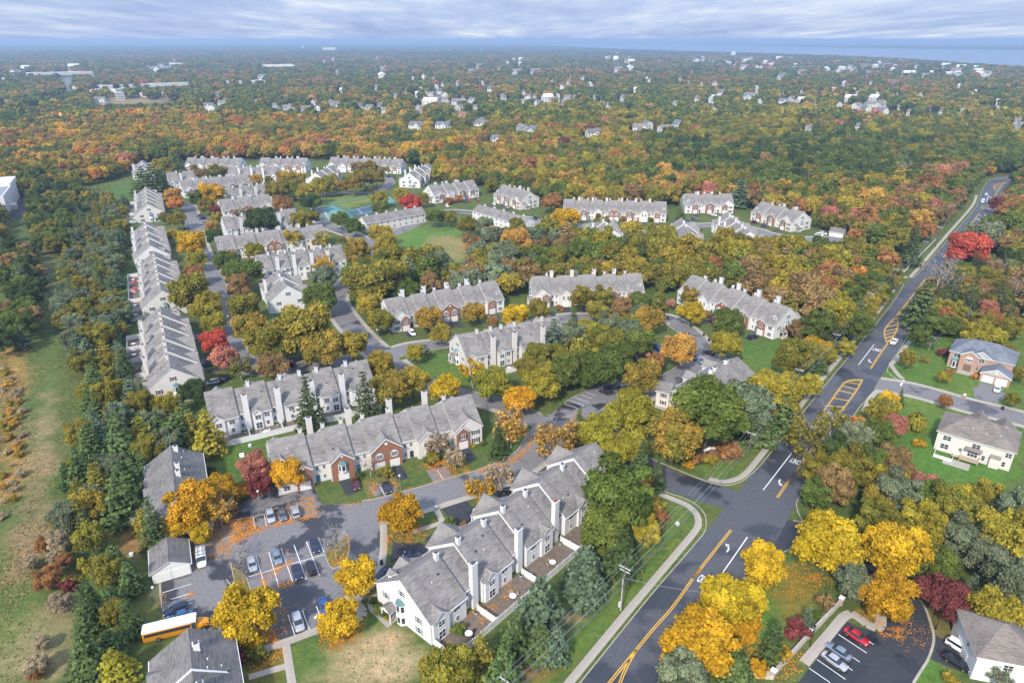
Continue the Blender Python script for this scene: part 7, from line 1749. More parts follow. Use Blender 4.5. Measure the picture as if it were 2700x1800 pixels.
def car_meshes(kind, col):
    key = (kind, col)
    if key in CAR: return CAR[key]
    pm = 'paint_' + col; parts = []
    if kind == 'sedan':
        L_, W = 4.75, .91
        body = loft([(-2.37, .62, .42, .80, .5), (-2.28, .80, .30, .95, .45), (-1.7, .90, .22, 1.02, .42), (-.6, .92, .20, 1.00, .42), (.7, .92, .20, .98, .42), (1.5, .90, .22, .90, .42), (2.15, .82, .28, .78, .45), (2.38, .60, .38, .66, .5)])
        glass = loft([(-1.75, .70, .90, .97, .5), (-1.0, .74, .88, 1.38, .38), (-.2, .75, .88, 1.44, .36), (.45, .74, .88, 1.36, .38), (1.15, .72, .86, .93, .5)])
        roof = [(-1.05, 1.395), (.40, 1.395), .60]; wb = 1.42; wr = .33
    elif kind == 'suv':
        L_, W = 4.75, .95
        body = loft([(-2.36, .74, .45, 1.05, .4), (-2.25, .88, .32, 1.12, .4), (-1.4, .95, .28, 1.13, .38), (0, .96, .26, 1.12, .38), (1.0, .95, .28, 1.10, .38), (1.9, .90, .32, .98, .4), (2.30, .80, .38, .86, .42), (2.4, .62, .45, .74, .5)])
        glass = loft([(-2.2, .72, 1.00, 1.12, .42), (-1.95, .78, .98, 1.60, .34), (-.6, .80, .98, 1.68, .32), (.35, .79, .98, 1.62, .34), (1.2, .76, .98, 1.08, .5)])
        roof = [(-1.95, 1.645), (.35, 1.645), .66]; wb = 1.40; wr = .37
    elif kind == 'pickup':
        body = loft([(-2.75, .84, .5, 1.05, .36), (-2.6, .92, .42, 1.08, .36), (-1.0, .95, .38, 1.08, .36), (.6, .96, .38, 1.10, .36), (1.8, .94, .4, 1.08, .38), (2.6, .86, .45, 1.0, .4), (2.75, .7, .5, .9, .45)])
        glass = loft([(-.9, .78, 1.0, 1.72, .34), (.1, .8, 1.0, 1.76, .32), (.7, .78, 1.0, 1.66, .35), (1.4, .74, 1.0, 1.10, .5)])
        roof = [(-.85, 1.735), (.65, 1.72), .66]; wb = 1.75; wr = .39
    else:   # van
        body = loft([(-2.85, .88, .4, 2.10, .24), (-2.7, .97, .34, 2.2, .22), (0, 1.0, .32, 2.22, .22), (1.0, .98, .32, 2.15, .24), (1.35, .98, .32, 1.5, .26), (2.3, .94, .34, 1.25, .3), (2.75, .82, .4, 1.0, .36)])
        glass = loft([(1.0, .90, 1.25, 2.05, .3), (1.2, .91, 1.22, 1.98, .3), (1.95, .86, 1.15, 1.27, .5)])
        roof = None; wb = 1.75; wr = .37
    out = {'body': smooth_mesh(body, 'body', pm), 'cabin_glass': smooth_mesh(glass, 'cabin_glass', 'car_glass')}
    if roof:
        (xa, za), (xb, zb), hw = roof
        rf = loft([(xa, hw, za - .03, za + .03, .4), (xa + .2, hw + .06, za + .0, za + .075, .4), ((xa + xb) / 2, hw + .08, za + .0, za + .095, .4), (xb - .15, hw + .05, zb - .01, zb + .06, .4), (xb + .1, hw, zb - .06, zb + .01, .4)])
        out['roof'] = smooth_mesh(rf, 'roof', pm)
    w = MB(); w.tube((0, -.11, 0), (0, .11, 0), wr, wr, 14); out['wheel'] = w.mesh('wheel', 'rubber'); w = MB(); w.tube((0, -.125, 0), (0, .125, 0), wr * .62, wr * .62, 10); out['rim'] = w.mesh('rim', 'hub')
    xf = max(v[0] for v in body.v); xr = min(v[0] for v in body.v)
    m = MB(); m.box(-.12, .06, -.2, .2, -.075, .075); out['headlight'] = m.mesh('headlight', 'head_clear'); m = MB(); m.box(-.04, .1, -.18, .18, -.09, .09); out['taillight'] = m.mesh('taillight', 'tail_red')
    out['_'] = (wb, wr, xf, xr, {'sedan': (.66, .80, .58, .62), 'suv': (.78, .95, .62, .7), 'pickup': (.85, .9, .68, .74), 'van': (.85, 1.2, .7, .8)}[kind])
    CAR[key] = out; return out
def car(kind, col, px, toward, label, group=None, s=1.0):
    p = P(*px); q = P(*toward); d = q - p; m = car_meshes(kind, col); wb, wr, xf, xr, (zh, zt, yh, yt) = m['_']
    nm = {'sedan': 'parked_car', 'suv': 'parked_car', 'pickup': 'pickup_truck', 'van': 'delivery_van'}[kind]
    t = thing(nm, label, {'pickup': 'pickup', 'van': 'van'}.get(kind, 'car'), (p.x, p.y, .06), math.atan2(d.y, d.x), group)
    ob('body', m['body'], t); ob('cabin_glass', m['cabin_glass'], t)
    if 'roof' in m: ob('roof', m['roof'], t)
    for sx in (-1, 1):
        for sy in (-1, 1):
            w = ob('wheel', m['wheel'], t, (sx * wb, sy * .84, wr)); ob('rim', m['rim'], w)
    for sy in (-1, 1): ob('headlight', m['headlight'], t, (xf - .16, sy * yh, zh)); ob('taillight', m['taillight'], t, (xr + .08, sy * yt, zt))
    return t
def c(z, kind, col, x, y, dx, dy, label, g=None): return car(kind, col, S(z, x, y), S(z, x + dx, y + dy), label, g)
c(24, 'sedan', 'silver', 316, 335, 14, 60, 'silver sedan in the bay beside the nearly leafless trees'); c(24, 'sedan', 'greyblue', 512, 280, 18, 60, 'grey-blue sedan parked beside empty leaf-strewn bays'); c(24, 'sedan', 'navy', 670, 400, 18, 60, 'navy sedan parked bonnet outward next to the black hatchback')
c(24, 'suv', 'black', 780, 368, -18, -60, 'black hatchback parked tail outward beside the navy sedan'); c(24, 'sedan', 'navy', 810, 192, 16, 60, 'dark blue car next to the tree-shaded island'); c(10, 'suv', 'grey', 2035, 95, 16, 60, 'grey car under the leafless island tree')
c(24, 'suv', 'silver', 678, 795, 18, 60, 'silver crossover facing the concrete path'); c(24, 'sedan', 'blue', 884, 665, 16, 60, 'blue car half hidden by a yellow tree')
vn = c(30, 'van', 'white', 818, 440, 4, 60, 'white work van with ladders on its roof')
mb = MB()
for y_ in (-.75, -.35, .35, .75): mb.box(-2.9, 1.2, y_ - .035, y_ + .035, 2.42, 2.5)
for k in range(13): mb.box(-2.8 + k * .32, -2.74 + k * .32, -.75, -.35, 2.43, 2.48); mb.box(-2.8 + k * .32, -2.74 + k * .32, .35, .75, 2.43, 2.48)
for x_ in (-2.2, -.5, .7): mb.box(x_ - .04, x_ + .04, -.9, .9, 2.2, 2.4)
ob('ladder_rack', mb.mesh('ladder_rack', 'metal_grey'), vn)
c(10, 'suv', 'navy', 455, 835, -60, 19, 'dark blue SUV next to the school bus'); c(10, 'sedan', 'blue', 500, 895, -60, 19, 'bright blue car squeezed between the SUV and the school bus')
c(9, 'suv', 'silver', 1625, 1045, 14, 60, 'silver SUV with roof rails in the leaf-covered bays'); c(9, 'sedan', 'grey', 1748, 1025, 14, 60, 'dark grey sedan dusted with fallen leaves'); c(9, 'suv', 'silver', 1882, 1000, -14, -60, 'silver SUV parked nose-in under the golden tree')
c(11, 'sedan', 'maroon', 130, 610, 18, 60, 'maroon sedan on a brown leaf-covered drive'); c(11, 'sedan', 'black', 405, 640, 20, 60, 'black sedan in the two-bay lay-by'); c(11, 'suv', 'black', 1500, 680, -52, -22, 'black SUV tucked behind the stepped row'); c(11, 'sedan', 'navy', 640, 1240, -60, -8, 'dark blue sedan in the curved drive behind the stepped row'); c(11, 'sedan', 'navy', 375, 1395, -40, 34, 'navy car nosing out by the near corner of the stepped row'); c(11, 'sedan', 'white', 1190, 885, -10, 60, 'white car half under the stepped row\'s eaves')
c(13, 'suv', 'black', 1895, 625, 60, -82, 'black SUV driving out from under the roadside tree'); c(23, 'pickup', 'white', 826, 612, 44, -58, 'white pickup with a capped bed passing the striped island')
c(4, 'sedan', 'white', 1665, 880, -45, 60, 'white car coming down the upper main road'); c(4, 'van', 'white', 1922, 525, -36, 78, 'white box truck at the top of the main road'); c(4, 'sedan', 'white', 1960, 450, -28, 60, 'white car behind the box truck')
c(13, 'suv', 'white', 350, 290, 60, 12, 'white SUV at the end of the marked bays'); c(25, 'sedan', 'red', 618, 545, 90, 62, 'bright red sedan in the small car park'); c(25, 'sedan', 'greyblue', 478, 665, -88, -60, 'slate grey sedan between the red and white cars'); cw = c(25, 'sedan', 'silver', 445, 740, 88, 62, 'white sedan with a dark glass roof in the small car park')
c(32, 'suv', 'white', 215, 505, 150, 92, 'white SUV on the drive by the pale house'); c(32, 'suv', 'black', 185, 680, 150, 92, 'black SUV on the drive by the pale house'); c(17, 'sedan', 'white', 682, 690, -12, 52, 'white car on the brick house\'s drive')
c(26, 'suv', 'black', 500, 55, 16, -50, 'black hatchback on the pale parking pad'); c(26, 'suv', 'maroon', 1040, 105, 60, -22, 'maroon SUV on a drive of the curved court'); c(26, 'sedan', 'black', 1085, 152, 60, -22, 'black car under a tree beside the maroon SUV'); c(26, 'suv', 'blue', 452, 400, 60, 34, 'blue SUV parked under the big amber tree'); c(26, 'sedan', 'navy', 412, 445, 60, 34, 'navy car next to the blue SUV'); c(26, 'sedan', 'red', 330, 500, 60, 34, 'red car glimpsed under the russet tree'); c(26, 'suv', 'black', 980, 445, -60, -16, 'black minivan in the bays behind the flats'); c(26, 'sedan', 'greyblue', 880, 530, 60, 36, 'blue-grey sedan against the flats'); c(26, 'pickup', 'black', 815, 500, -60, -14, 'black pickup beside the blue-grey sedan')
c(6, 'suv', 'white', 1125, 790, 42, 44, 'white SUV on the drive below the nested brick gable'); c(6, 'suv', 'navy', 1490, 705, -34, -44, 'dark blue SUV below the double brick garage'); c(7, 'sedan', 'black', 425, 590, 20, 52, 'black car on the drive of the orange brick row'); c(8, 'suv', 'navy', 222, 552, 52, -14, 'dark SUV at the end drive of the curved-court row')
c(5, 'sedan', 'silver', 885, 752, 60, -16, 'grey sedan backed up to the row with maroon shutters'); c(5, 'suv', 'green', 965, 1040, 60, -14, 'dark green jeep beside the red maple'); c(5, 'suv', 'silver', 1020, 1225, -60, 12, 'silver SUV nearest the maroon-shuttered gable'); c(5, 'sedan', 'black', 1170, 1180, 60, -26, 'black sedan behind the silver SUV'); c(5, 'sedan', 'maroon', 1835, 1035, 4, 60, 'dark red car in the shaded bays'); c(5, 'sedan', 'grey', 2005, 1015, 4, 60, 'grey car in the shaded bays')
for x_, y_, cl_, lb in ((920, 778, 'black', 'black sedan in the west street bays'), (885, 748, 'grey', 'grey car in the west street bays'), (938, 832, 'greyblue', 'blue-grey car in the west street bays'), (745, 885, 'black', 'black car by the pale kerb of the west street')): c(1, 'sedan', cl_, x_, y_, -60, 6, lb)
c(1, 'sedan', 'black', 1182, 1440, -20, -50, 'black car beside the west street turning head'); c(1, 'sedan', 'white', 1190, 1475, -20, -50, 'white car beside the west street turning head')
for x_, y_, k_, cl_, lb in ((1665, 603, 'suv', 'navy', 'dark blue SUV beside the red cars'), (1715, 598, 'sedan', 'red', 'red car next to the dark blue SUV'), (1806, 585, 'sedan', 'red', 'red car on the end drive'), (1486, 648, 'suv', 'white', 'white SUV below the two rust shrubs'), (1915, 652, 'sedan', 'maroon', 'dark red car below the tan-fronted row'), (1970, 628, 'sedan', 'white', 'white car below the tan-fronted row'), (2106, 662, 'sedan', 'silver', 'silver car below the tan-fronted row'), (885, 338, 'suv', 'black', 'black SUV at the loop road corner'), (946, 362, 'sedan', 'black', 'black sedan at the loop road corner')): c(2, k_, cl_, x_, y_, 30, 22, lb)
for x_, y_, k_, cl_, lb in ((45, 405, 'suv', 'black', 'black SUV near the yellow tree by the long row'), (1218, 426, 'sedan', 'blue', 'blue car in the upper court'), (1266, 414, 'suv', 'grey', 'grey SUV in the upper court'), (1415, 380, 'sedan', 'white', 'white car on the three-gabled row\'s drive'), (1300, 490, 'suv', 'black', 'black SUV between the stepped grey roofs'), (1735, 438, 'suv', 'maroon', 'maroon SUV below the end row'), (1812, 460, 'suv', 'grey', 'grey minivan below the end row'), (2008, 558, 'sedan', 'navy', 'navy car near the garage block'), (2232, 536, 'suv', 'white', 'white SUV by the garage block'), (2262, 524, 'suv', 'white', 'white car by the garage block')): c(3, k_, cl_, x_, y_, 40, 8, lb)
# ---- school bus
def school_bus():
    r, f = P(*S(29, 92, 452)), P(*S(29, 862, 262)); d = (f - r); L_ = 11.6; ang = math.atan2(d.y, d.x); u = d.normalized(); nrm = Vector((-u.y, u.x, 0))
    o = r + nrm * 1.22
    t = thing('school_bus', 'yellow school bus with a white roof beside the flats', 'bus', (o.x, o.y, .06), ang)
    W = 1.22; xb = 9.5
    b = loft([(0, W * .96, .45, 2.55, .14), (.15, W, .42, 2.62, .12), (xb - .1, W, .42, 2.62, .12), (xb, W * .97, .45, 2.58, .14)], 16); ob('body', b.mesh('body', 'bus_yellow'), t)
    b = loft([(.02, W * .94, 2.45, 2.95, .36), (.2, W * .985, 2.45, 3.02, .36), (xb - .3, W * .985, 2.45, 3.02, .36), (xb - .02, W * .94, 2.45, 2.93, .36)], 16); ob('roof', smooth_mesh(b, 'roof', 'bus_white'), t)
    b = loft([(xb - .15, W * .92, .5, 1.75, .3), (xb + .5, W * .86, .5, 1.68, .32), (xb + 1.6, W * .74, .5, 1.5, .36), (xb + 2.0, W * .6, .55, 1.3, .42)], 14); ob('bonnet', smooth_mesh(b, 'bonnet', 'bus_yellow'), t)
    me = MB(); me.box(-.38, .38, -.02, .02, 0, .58); me = me.mesh('window', 'glass')
    fr = MB()
    for x0, x1, z0, z1 in ((-.43, .43, .58, .63), (-.43, .43, -.05, 0), (-.43, -.38, 0, .58), (.38, .43, 0, .58), (-.38, .38, .27, .31)): fr.box(x0, x1, -.03, .03, z0, z1)
    fr = fr.mesh('window_frame', 'black')
    for i in range(10):
        for s_ in (-1, 1):
            w = ob('window', me, t, (.75 + i * .80, s_ * (W + .01), 1.72)); ob('window_frame', fr, w)
    m = MB(); m.box(-.03, .03, -W * .88, W * .88, 0, .95); ob('windscreen', m.mesh('windscreen', 'glass'), t, (xb + .02, 0, 1.62))
    m = MB(); m.box(-.38, .38, -.03, .03, 0, 2.0); ob('door', m.mesh('door', 'glass'), t, (xb - .55, -(W + .012), .55)); 
    for z_ in (.72, 1.05, 1.45):
        m = MB(); m.box(.1, xb - 1.1, -W - .025, W + .025, z_, z_ + .07); ob('rub_rail', m.mesh('rub_rail', 'black'), t)
    for x_ in (2.6, xb + 1.1):
        for s_ in (-1, 1):
            m = MB(); m.tube((0, -.16, 0), (0, .16, 0), .5, .5, 16); w = ob('wheel', m.mesh('wheel', 'rubber'), t, (x_, s_ * (W - .12), .5)); m = MB(); m.tube((0, -.18, 0), (0, .18, 0), .27, .27, 12); ob('rim', m.mesh('rim', 'hub'), w)
    m = MB(); m.box(xb + 1.95, xb + 2.15, -1.1, 1.1, .42, .72); ob('front_bumper', m.mesh('front_bumper', 'black'), t); m = MB(); m.box(-.12, .02, -1.15, 1.15, .42, .72); ob('rear_bumper', m.mesh('rear_bumper', 'black'), t)
    for s_ in (-1, 1):
        m = MB(); m.lathe([(.0, 0), (.13, .01), (.13, .05)], 10); h = m.mesh('headlight', 'head_clear'); o2 = ob('headlight', h, t, (xb + 1.93, s_ * .62, .98)); o2.rotation_euler = (0, R(90), 0)
        m = MB(); m.box(xb + 1.1, xb + 1.2, s_ * 1.35 - .12, s_ * 1.35 + .12, 1.7, 2.1); ob('mirror', m.mesh('mirror', 'black'), t)
    for x_ in (2.5, 6.2): m = MB(); m.box(x_ - .4, x_ + .4, -.35, .35, 3.0, 3.06); ob('roof_hatch', m.mesh('roof_hatch', 'bus_white'), t)
school_bus()
# ---------------------------------------------------------------- utility poles and wires
POLES = [(P(1333.7, 1788, 11.6), 0), (P(1638.3, 1609.7), 1), (P(1965.7, 1236.6), 2), (P(2092.6, 1058), 3), (P(2190.5, 957.7), 4), (P(2281, 840.6), 5), (P(2349, 772), 6), (P(*S(4, 1285, 1145)), 7), (P(*S(4, 1437, 985)), 8), (P(*S(4, 1560, 745)), 9), (P(*S(4, 1790, 440)), 10), (P(*S(4, 1905, 330)), 11)]
PNAMES = ['utility pole at the pines below the stepped row', 'utility pole with double crossarms and a grey riser opposite the turn lane', 'utility pole on the entrance lawn', 'utility pole among pines by the striped island', 'utility pole with a street lamp arm by the bare soil', 'utility pole with a transformer in the hedge', 'utility pole at the wood\'s side turning', 'leaning utility pole by the white rail fence', 'utility pole at the end of the white rail fence', 'utility pole rising from the olive hedge', 'utility pole by the box truck', 'utility pole at the road\'s far bend']
far_dir = (POLES[2][0] - POLES[1][0]); PANG = math.atan2(far_dir.y, far_dir.x)
def pole(p, i):
    t = thing('utility_pole', PNAMES[i], 'utility pole', (p.x, p.y, 0), PANG)
    mb = MB(); mb.tube((0, 0, 0), (0, 0, 11.6), .17, .115, 8); ob('shaft', mb.mesh('shaft', 'wood_pole'), t)
    mb = MB(); mb.box(-.06, .06, -1.25, 1.25, 11.0, 11.14); ob('crossarm', mb.mesh('crossarm', 'insulator'), t)
    if i == 1:
        mb = MB(); mb.box(-.06, .06, -1.1, 1.1, 10.2, 10.33); ob('crossarm', mb.mesh('crossarm', 'insulator'), t); mb = MB(); mb.tube((-.2, .12, .2), (-.2, .12, 8.4), .1, .1, 6); ob('cable_riser', mb.mesh('cable_riser', 'insulator'), t)
        mb = MB(); mb.box(-.55, -.15, .1, .5, 1.2, 2.4); ob('meter_box', mb.mesh('meter_box', 'insulator'), t)
    for y_ in (-1.15, -.3, 1.15):
        mb = MB(); mb.tube((0, 0, 0), (0, 0, .28), .06, .045, 6); ob('insulator', cached('ins', lambda: mb.mesh('insulator', 'insulator')), t, (0, y_, 11.14))
    if i in (5, 2 + 8): mb = MB(); mb.tube((-.42, 0, 8.9), (-.42, 0, 10.0), .28, .28, 10); ob('transformer', mb.mesh('transformer', 'metal_grey'), t)
    if i == 4: mb = MB(); mb.tube((0, 0, 8.2), (.4, -2.4, 8.9), .05, .04, 5); mb.box(.25, .55, -3.0, -2.3, 8.8, 8.98); ob('lamp_arm', mb.mesh('lamp_arm', 'metal_grey'), t)
    return t
PT = [pole(p, i) for p, i in POLES]
pts = [Vector((p.x, p.y, 0)) for p, i in POLES]; pts = [pts[0] - (pts[1] - pts[0])] + pts
lat = Vector((-math.sin(PANG), math.cos(PANG), 0))
for nm, off, z_, rad, m in (('inner high-voltage wire on the woods side of the poles', 1.15, 11.4, .02, 'wire_bright'), ('middle high-voltage wire along the poles', .3, 11.4, .02, 'wire_bright'), ('outer high-voltage wire on the road side of the poles', -1.15, 11.4, .02, 'wire_bright'),
                            ('thin neutral wire below the crossarms', -.15, 9.3, .015, 'wire_bright'), ('thick dark telephone cable on the poles', -.2, 7.3, .04, 'wire_dark'), ('second telephone cable on the poles', -.22, 6.9, .035, 'wire_dark'), ('lowest telephone cable on the poles', .18, 6.5, .03, 'wire_dark')):
    mb = MB()
    for a, b in zip(pts[:-1], pts[1:]):
        n = 10; prev = None
        for k in range(n + 1):
            u = k / n; q = a.lerp(b, u) + lat * off; q.z = z_ - 4 * u * (1 - u) * (b - a).length * .012
            if prev is not None: mb.tube(prev, q, rad, rad, 4)
            prev = q
    ob('overhead_wire', mb.mesh('overhead_wire', m), None, label=nm, category='wire')
mb = MB(); a = pts[2] + Vector((0, 0, 8.6)); b = P(*S(14, 960, 540), 0.0); b = Vector((b.x, b.y, 6.5)); b = a + (P(*S(14, 940, 525)) - P(1638.3, 1609.7)) * 1.3; b.z = 7.6
prev = None
for k in range(13):
    u = k / 12; q = a.lerp(b, u); q.z -= 4 * u * (1 - u) * .5
    if prev is not None: mb.tube(prev, q, .03, .03, 4)
    prev = q
ob('overhead_wire', mb.mesh('overhead_wire', 'wire_bright'), None, label='service wire crossing above the turn lane from the riser pole', category='wire')
# ---------------------------------------------------------------- lamps, signs, small things
def lamp(px, label, h=4.6, dark=False, lean=0):
    p = P(*px); m = 'black' if dark else 'metal_grey'
    t = thing('lamp_post', label, 'street lamp', (p.x, p.y, 0))
    mb = MB(); mb.tube((0, 0, 0), (0, 0, h), .075, .055, 7); mb.tube((0, 0, 0), (0, 0, .5), .13, .12, 7); ob('post', mb.mesh('post', m), t)
    mb = MB(); mb.lathe([(.08, h), (.2, h + .05), (.27, h + .2), (.25, h + .36), (.12, h + .48), (.02, h + .5)], 10); ob('globe', mb.mesh('globe', 'lamp_globe' if not dark else 'black', True), t)
for z_, x_, y_, lb in ((10, 255, 768, 'lamp post on the grass beside the garage bays'), (10, 1920, 1085, 'lamp post on the path by the yellow tree'), (11, 525, 655, 'lamp post at the kerb between the black driveways'), (11, 1472, 325, 'lamp post beside the clipped spruce'), (13, 877, 690, 'lamp post on the entrance lawn by the flowers'), (7, 725, 1340, 'lamp post by the empty marked bays'),
                     (7, 1607, 800, 'lamp post inside the curved court'), (6, 772, 862, 'lamp post at the corner of the red brick row'), (27, 845, 470, 'lamp post beside the white SUV'), (9, 1518, 930, 'lamp post under the maroon tree'), (2, 240, 800, 'lamp post on the tennis court edge'), (5, 1200, 640, 'lamp post on the west street')): lamp(S(z_, x_, y_), lb)
lamp(S(25, 1245, 470), 'dark lamp post on the dry verge by the small car park', 5, True); lamp(S(25, 255, 610), 'dark lamp post beside the entrance wall', 5, True)
# brick estate sign
p = P(*S(28, 300, 340)); q = P(*S(28, 545, 280)); an = math.atan2((q - p).y, (q - p).x); w_ = (q - p).length
t = thing('estate_sign', 'low brick entrance sign with a white coping and dark plaque', 'sign', p, an)
mb = MB(); mb.box(0, w_, 0, .6, 0, 1.5); ob('brick_wall', mb.mesh('brick_wall', 'brick'), t)
mb = MB()
for a, b in (((-.1, 1.5), (w_ * .3, 1.58)), ((w_ * .3, 1.58), (w_ * .55, 1.9)), ((w_ * .55, 1.9), (w_ * .8, 1.6)), ((w_ * .8, 1.6), (w_ + .1, 1.5))): mb.poly([(a[0], -.1, a[1]), (b[0], -.1, b[1]), (b[0], .7, b[1]), (a[0], .7, a[1])]); mb.poly([(a[0], -.1, a[1] - .18), (b[0], -.1, b[1] - .18), (b[0], -.1, b[1]), (a[0], -.1, a[1])])
ob('coping', mb.mesh('coping', 'trim'), t); mb = MB(); mb.box(w_ * .16, w_ * .42, -.05, .01, .35, 1.3); ob('plaque', mb.mesh('plaque', 'shutter_dark'), t)
def road_sign(px, label, m='sign_white', w=.7, hh=.9, h=2.6, rz=0):
    p = P(*px); t = thing('road_sign', label, 'sign', p, rz); mb = MB(); mb.tube((0, 0, 0), (0, 0, h), .035, .035, 5); ob('post', mb.mesh('post', 'metal_grey'), t)
    mb = MB(); mb.box(-w / 2, w / 2, -.06, -.035, h - hh, h + .02); ob('plate', mb.mesh('plate', m), t)
road_sign(S(8, 405, 1250), 'white road sign at the end of the pavement by the pines', rz=.6); road_sign(S(13, 1825, 880), 'white road sign by the curved kerb opposite the estate entrance', rz=-.3); road_sign(S(23, 885, 850), 'teal street-name sign at the brick house corner', 'sign_green', 1.3, .3, 2.8); road_sign(S(13, 882, 955), 'brown sign post at the estate entrance kerb', 'wood_pole', .4, .5, 2.4); road_sign(S(8, 1290, 935), 'dark thin sign post on the side street', 'shutter_dark', .3, .4, 3.0)
road_sign(S(4, 1180, 1245), 'teal sign on the grass by the white rail fence', 'sign_green', .6, .5, 2.2)
# white post-and-rail fence up the road
f_ = thing('rail_fence', 'white post-and-rail fence on the grass by the wood\'s side turning', 'fence')
ps = [P(*S(4, *q)) for q in ((985, 1215), (1115, 1250), (1220, 1145), (1300, 1055), (1440, 915))]
for a, b in zip(ps[:-1], ps[1:]):
    L_ = (b - a).length; n = max(1, round(L_ / 2.6)); s_ = L_ / n; an = math.atan2(b.y - a.y, b.x - a.x)
    for k in range(n):
        q = a.lerp(b, k / n)
        def mr(): m2 = MB(); [m2.box(.06, s_ - .06, -.03, .03, z, z + .16) for z in (.3, .72, 1.14)]; return m2.mesh('rail_panel', 'fence_vinyl')
        def mp(): m2 = MB(); m2.box(-.08, .08, -.08, .08, 0, 1.5); return m2.mesh('fence_post', 'fence_vinyl')
        ob('rail_panel', cached(('rail', round(s_, 2)), mr), f_, q, an); ob('fence_post', cached('rpost', mp), f_, q, an)
# stone entrance wall of the small car park
ew = thing('entrance_wall', 'pale stone entrance wall with capped pillars beside the small car park', 'wall')
ps = [P(*S(25, *q)) for q in ((-40, 850), (245, 535), (495, 275))]
for a, b in zip(ps[:-1], ps[1:]):
    L_ = (b - a).length; an = math.atan2(b.y - a.y, b.x - a.x); mb = MB(); mb.box(.4, L_ - .4, -.18, .18, 0, 1.15); ob('wall_run', mb.mesh('wall_run', 'stone'), ew, a, an); mb = MB(); mb.box(.38, L_ - .38, -.27, .27, 1.15, 1.3); ob('coping', mb.mesh('coping', 'concrete'), ew, a, an)
for q in ps:
    mb = MB(); mb.box(-.42, .42, -.42, .42, 0, 1.7); o = ob('pillar', mb.mesh('pillar', 'brick_pink'), ew, q, .8); mb = MB(); mb.box(-.52, .52, -.52, .52, 1.7, 1.88); ob('pillar_cap', mb.mesh('pillar_cap', 'trim'), o)
a, b = P(*S(15, 118, 725)), P(*S(15, 232, 735)); an = math.atan2((b - a).y, (b - a).x); t = thing('entrance_wall', 'short stone wall end in the shrubs below the yellow trees', 'wall', a, an); mb = MB(); mb.box(0, (b - a).length, -.3, .3, 0, 1.2); ob('wall_run', mb.mesh('wall_run', 'stone'), t); mb = MB(); mb.box(-.05, (b - a).length + .05, -.38, .38, 1.2, 1.34); ob('coping', mb.mesh('coping', 'concrete'), t)
# wheelie bins, mail pillar, utility boxes
def binm(): mb = MB(); mb.box(-.28, .28, -.32, .32, .05, .95); mb.box(-.31, .31, -.36, .36, .95, 1.03); mb.tube((-.25, -.3, .1), (.25, -.3, .1), .1, .1, 8); return mb.mesh('wheelie_bin', 'bin')
for z_, x_, y_, lb in ((11, 357, 1300, 'dark wheelie bin on the concrete path'), (11, 240, 1445, 'black wheelie bin tipped near the yellow tree'), (26, 555, 88, 'black wheelie bin at the pale parking pad'), (26, 795, 165, 'black wheelie bin on the curved pavement'), (26, 930, 260, 'dark bin on the inner kerb of the curved court'), (8, 1942, 1045, 'black wheelie bin on the side street verge'), (26, 985, 315, 'dark bin at the last drive of the curved court')):
    p = P(*S(z_, x_, y_)); thing('wheelie_bin', lb, 'bin', (p.x, p.y, .05), .4, None, cached('bin', binm))
p = P(*S(17, 330, 775)); t = thing('mailbox_pillar', 'brick mailbox pillar with a white box on the side street', 'mailbox', p, .5); mb = MB(); mb.box(-.35, .35, -.35, .35, 0, 1.2); ob('pillar', mb.mesh('pillar', 'brick_pink'), t); mb = MB(); mb.box(-.45, .45, -.3, .3, 1.2, 1.65); ob('box', mb.mesh('box', 'trim'), t)
def ubox(): mb = MB(); mb.box(-.4, .4, -.35, .35, 0, .6); mb.box(-.43, .43, -.38, .38, .6, .66); return mb.mesh('utility_box', 'insulator')
for z_, x_, y_, lb in ((9, 185, 1425, 'pale green utility box in the rough grass by the garage'), (13, 838, 1125, 'pale utility box on the entrance lawn beside the road'), (9, 1408, 300, 'white utility lid on the lawn behind the fence'), (11, 840, 805, 'white drain cover block on the path island')): p = P(*S(z_, x_, y_)); thing('utility_box', lb, 'utility box', p, .3, None, cached('ubox', ubox))
# picnic frame on the lawn
p = P(*S(9, 1325, 400)); t = thing('lawn_frame', 'white folding lawn frame on the grass beside the brick-gabled row', 'lawn frame', p, .4); mb = MB(); mb.box(-.6, .6, -.05, .05, 0, 1.0); mb.slab([(-.6, -.6, .02), (.6, -.6, .02), (.6, 0, 1.0), (-.6, 0, 1.0)], .05); ob('board', mb.mesh('board', 'trim'), t); mb = MB(); mb.box(-.5, .5, .3, .4, 0, .5); ob('stand', mb.mesh('stand', 'trim'), t)
# small gabled notice kiosk by the gold trees
p = P(*S(30, 895, 160)); t = thing('notice_kiosk', 'small white-gabled mailbox kiosk under the gold trees', 'kiosk', p, .4); mb = MB(); mb.box(-.9, .9, -.4, .4, 0, 1.9); ob('cabinet', mb.mesh('cabinet', 'brick_far'), t); mb = MB(); mb.slab([(-1.2, -.7, 2.0), (0, -.7, 2.8), (0, .7, 2.8), (-1.2, .7, 2.0)][::-1], .1); mb.slab([(0, -.7, 2.8), (1.2, -.7, 2.0), (1.2, .7, 2.0), (0, .7, 2.8)][::-1], .1); ob('gable_roof', mb.mesh('gable_roof', 'trim'), t)
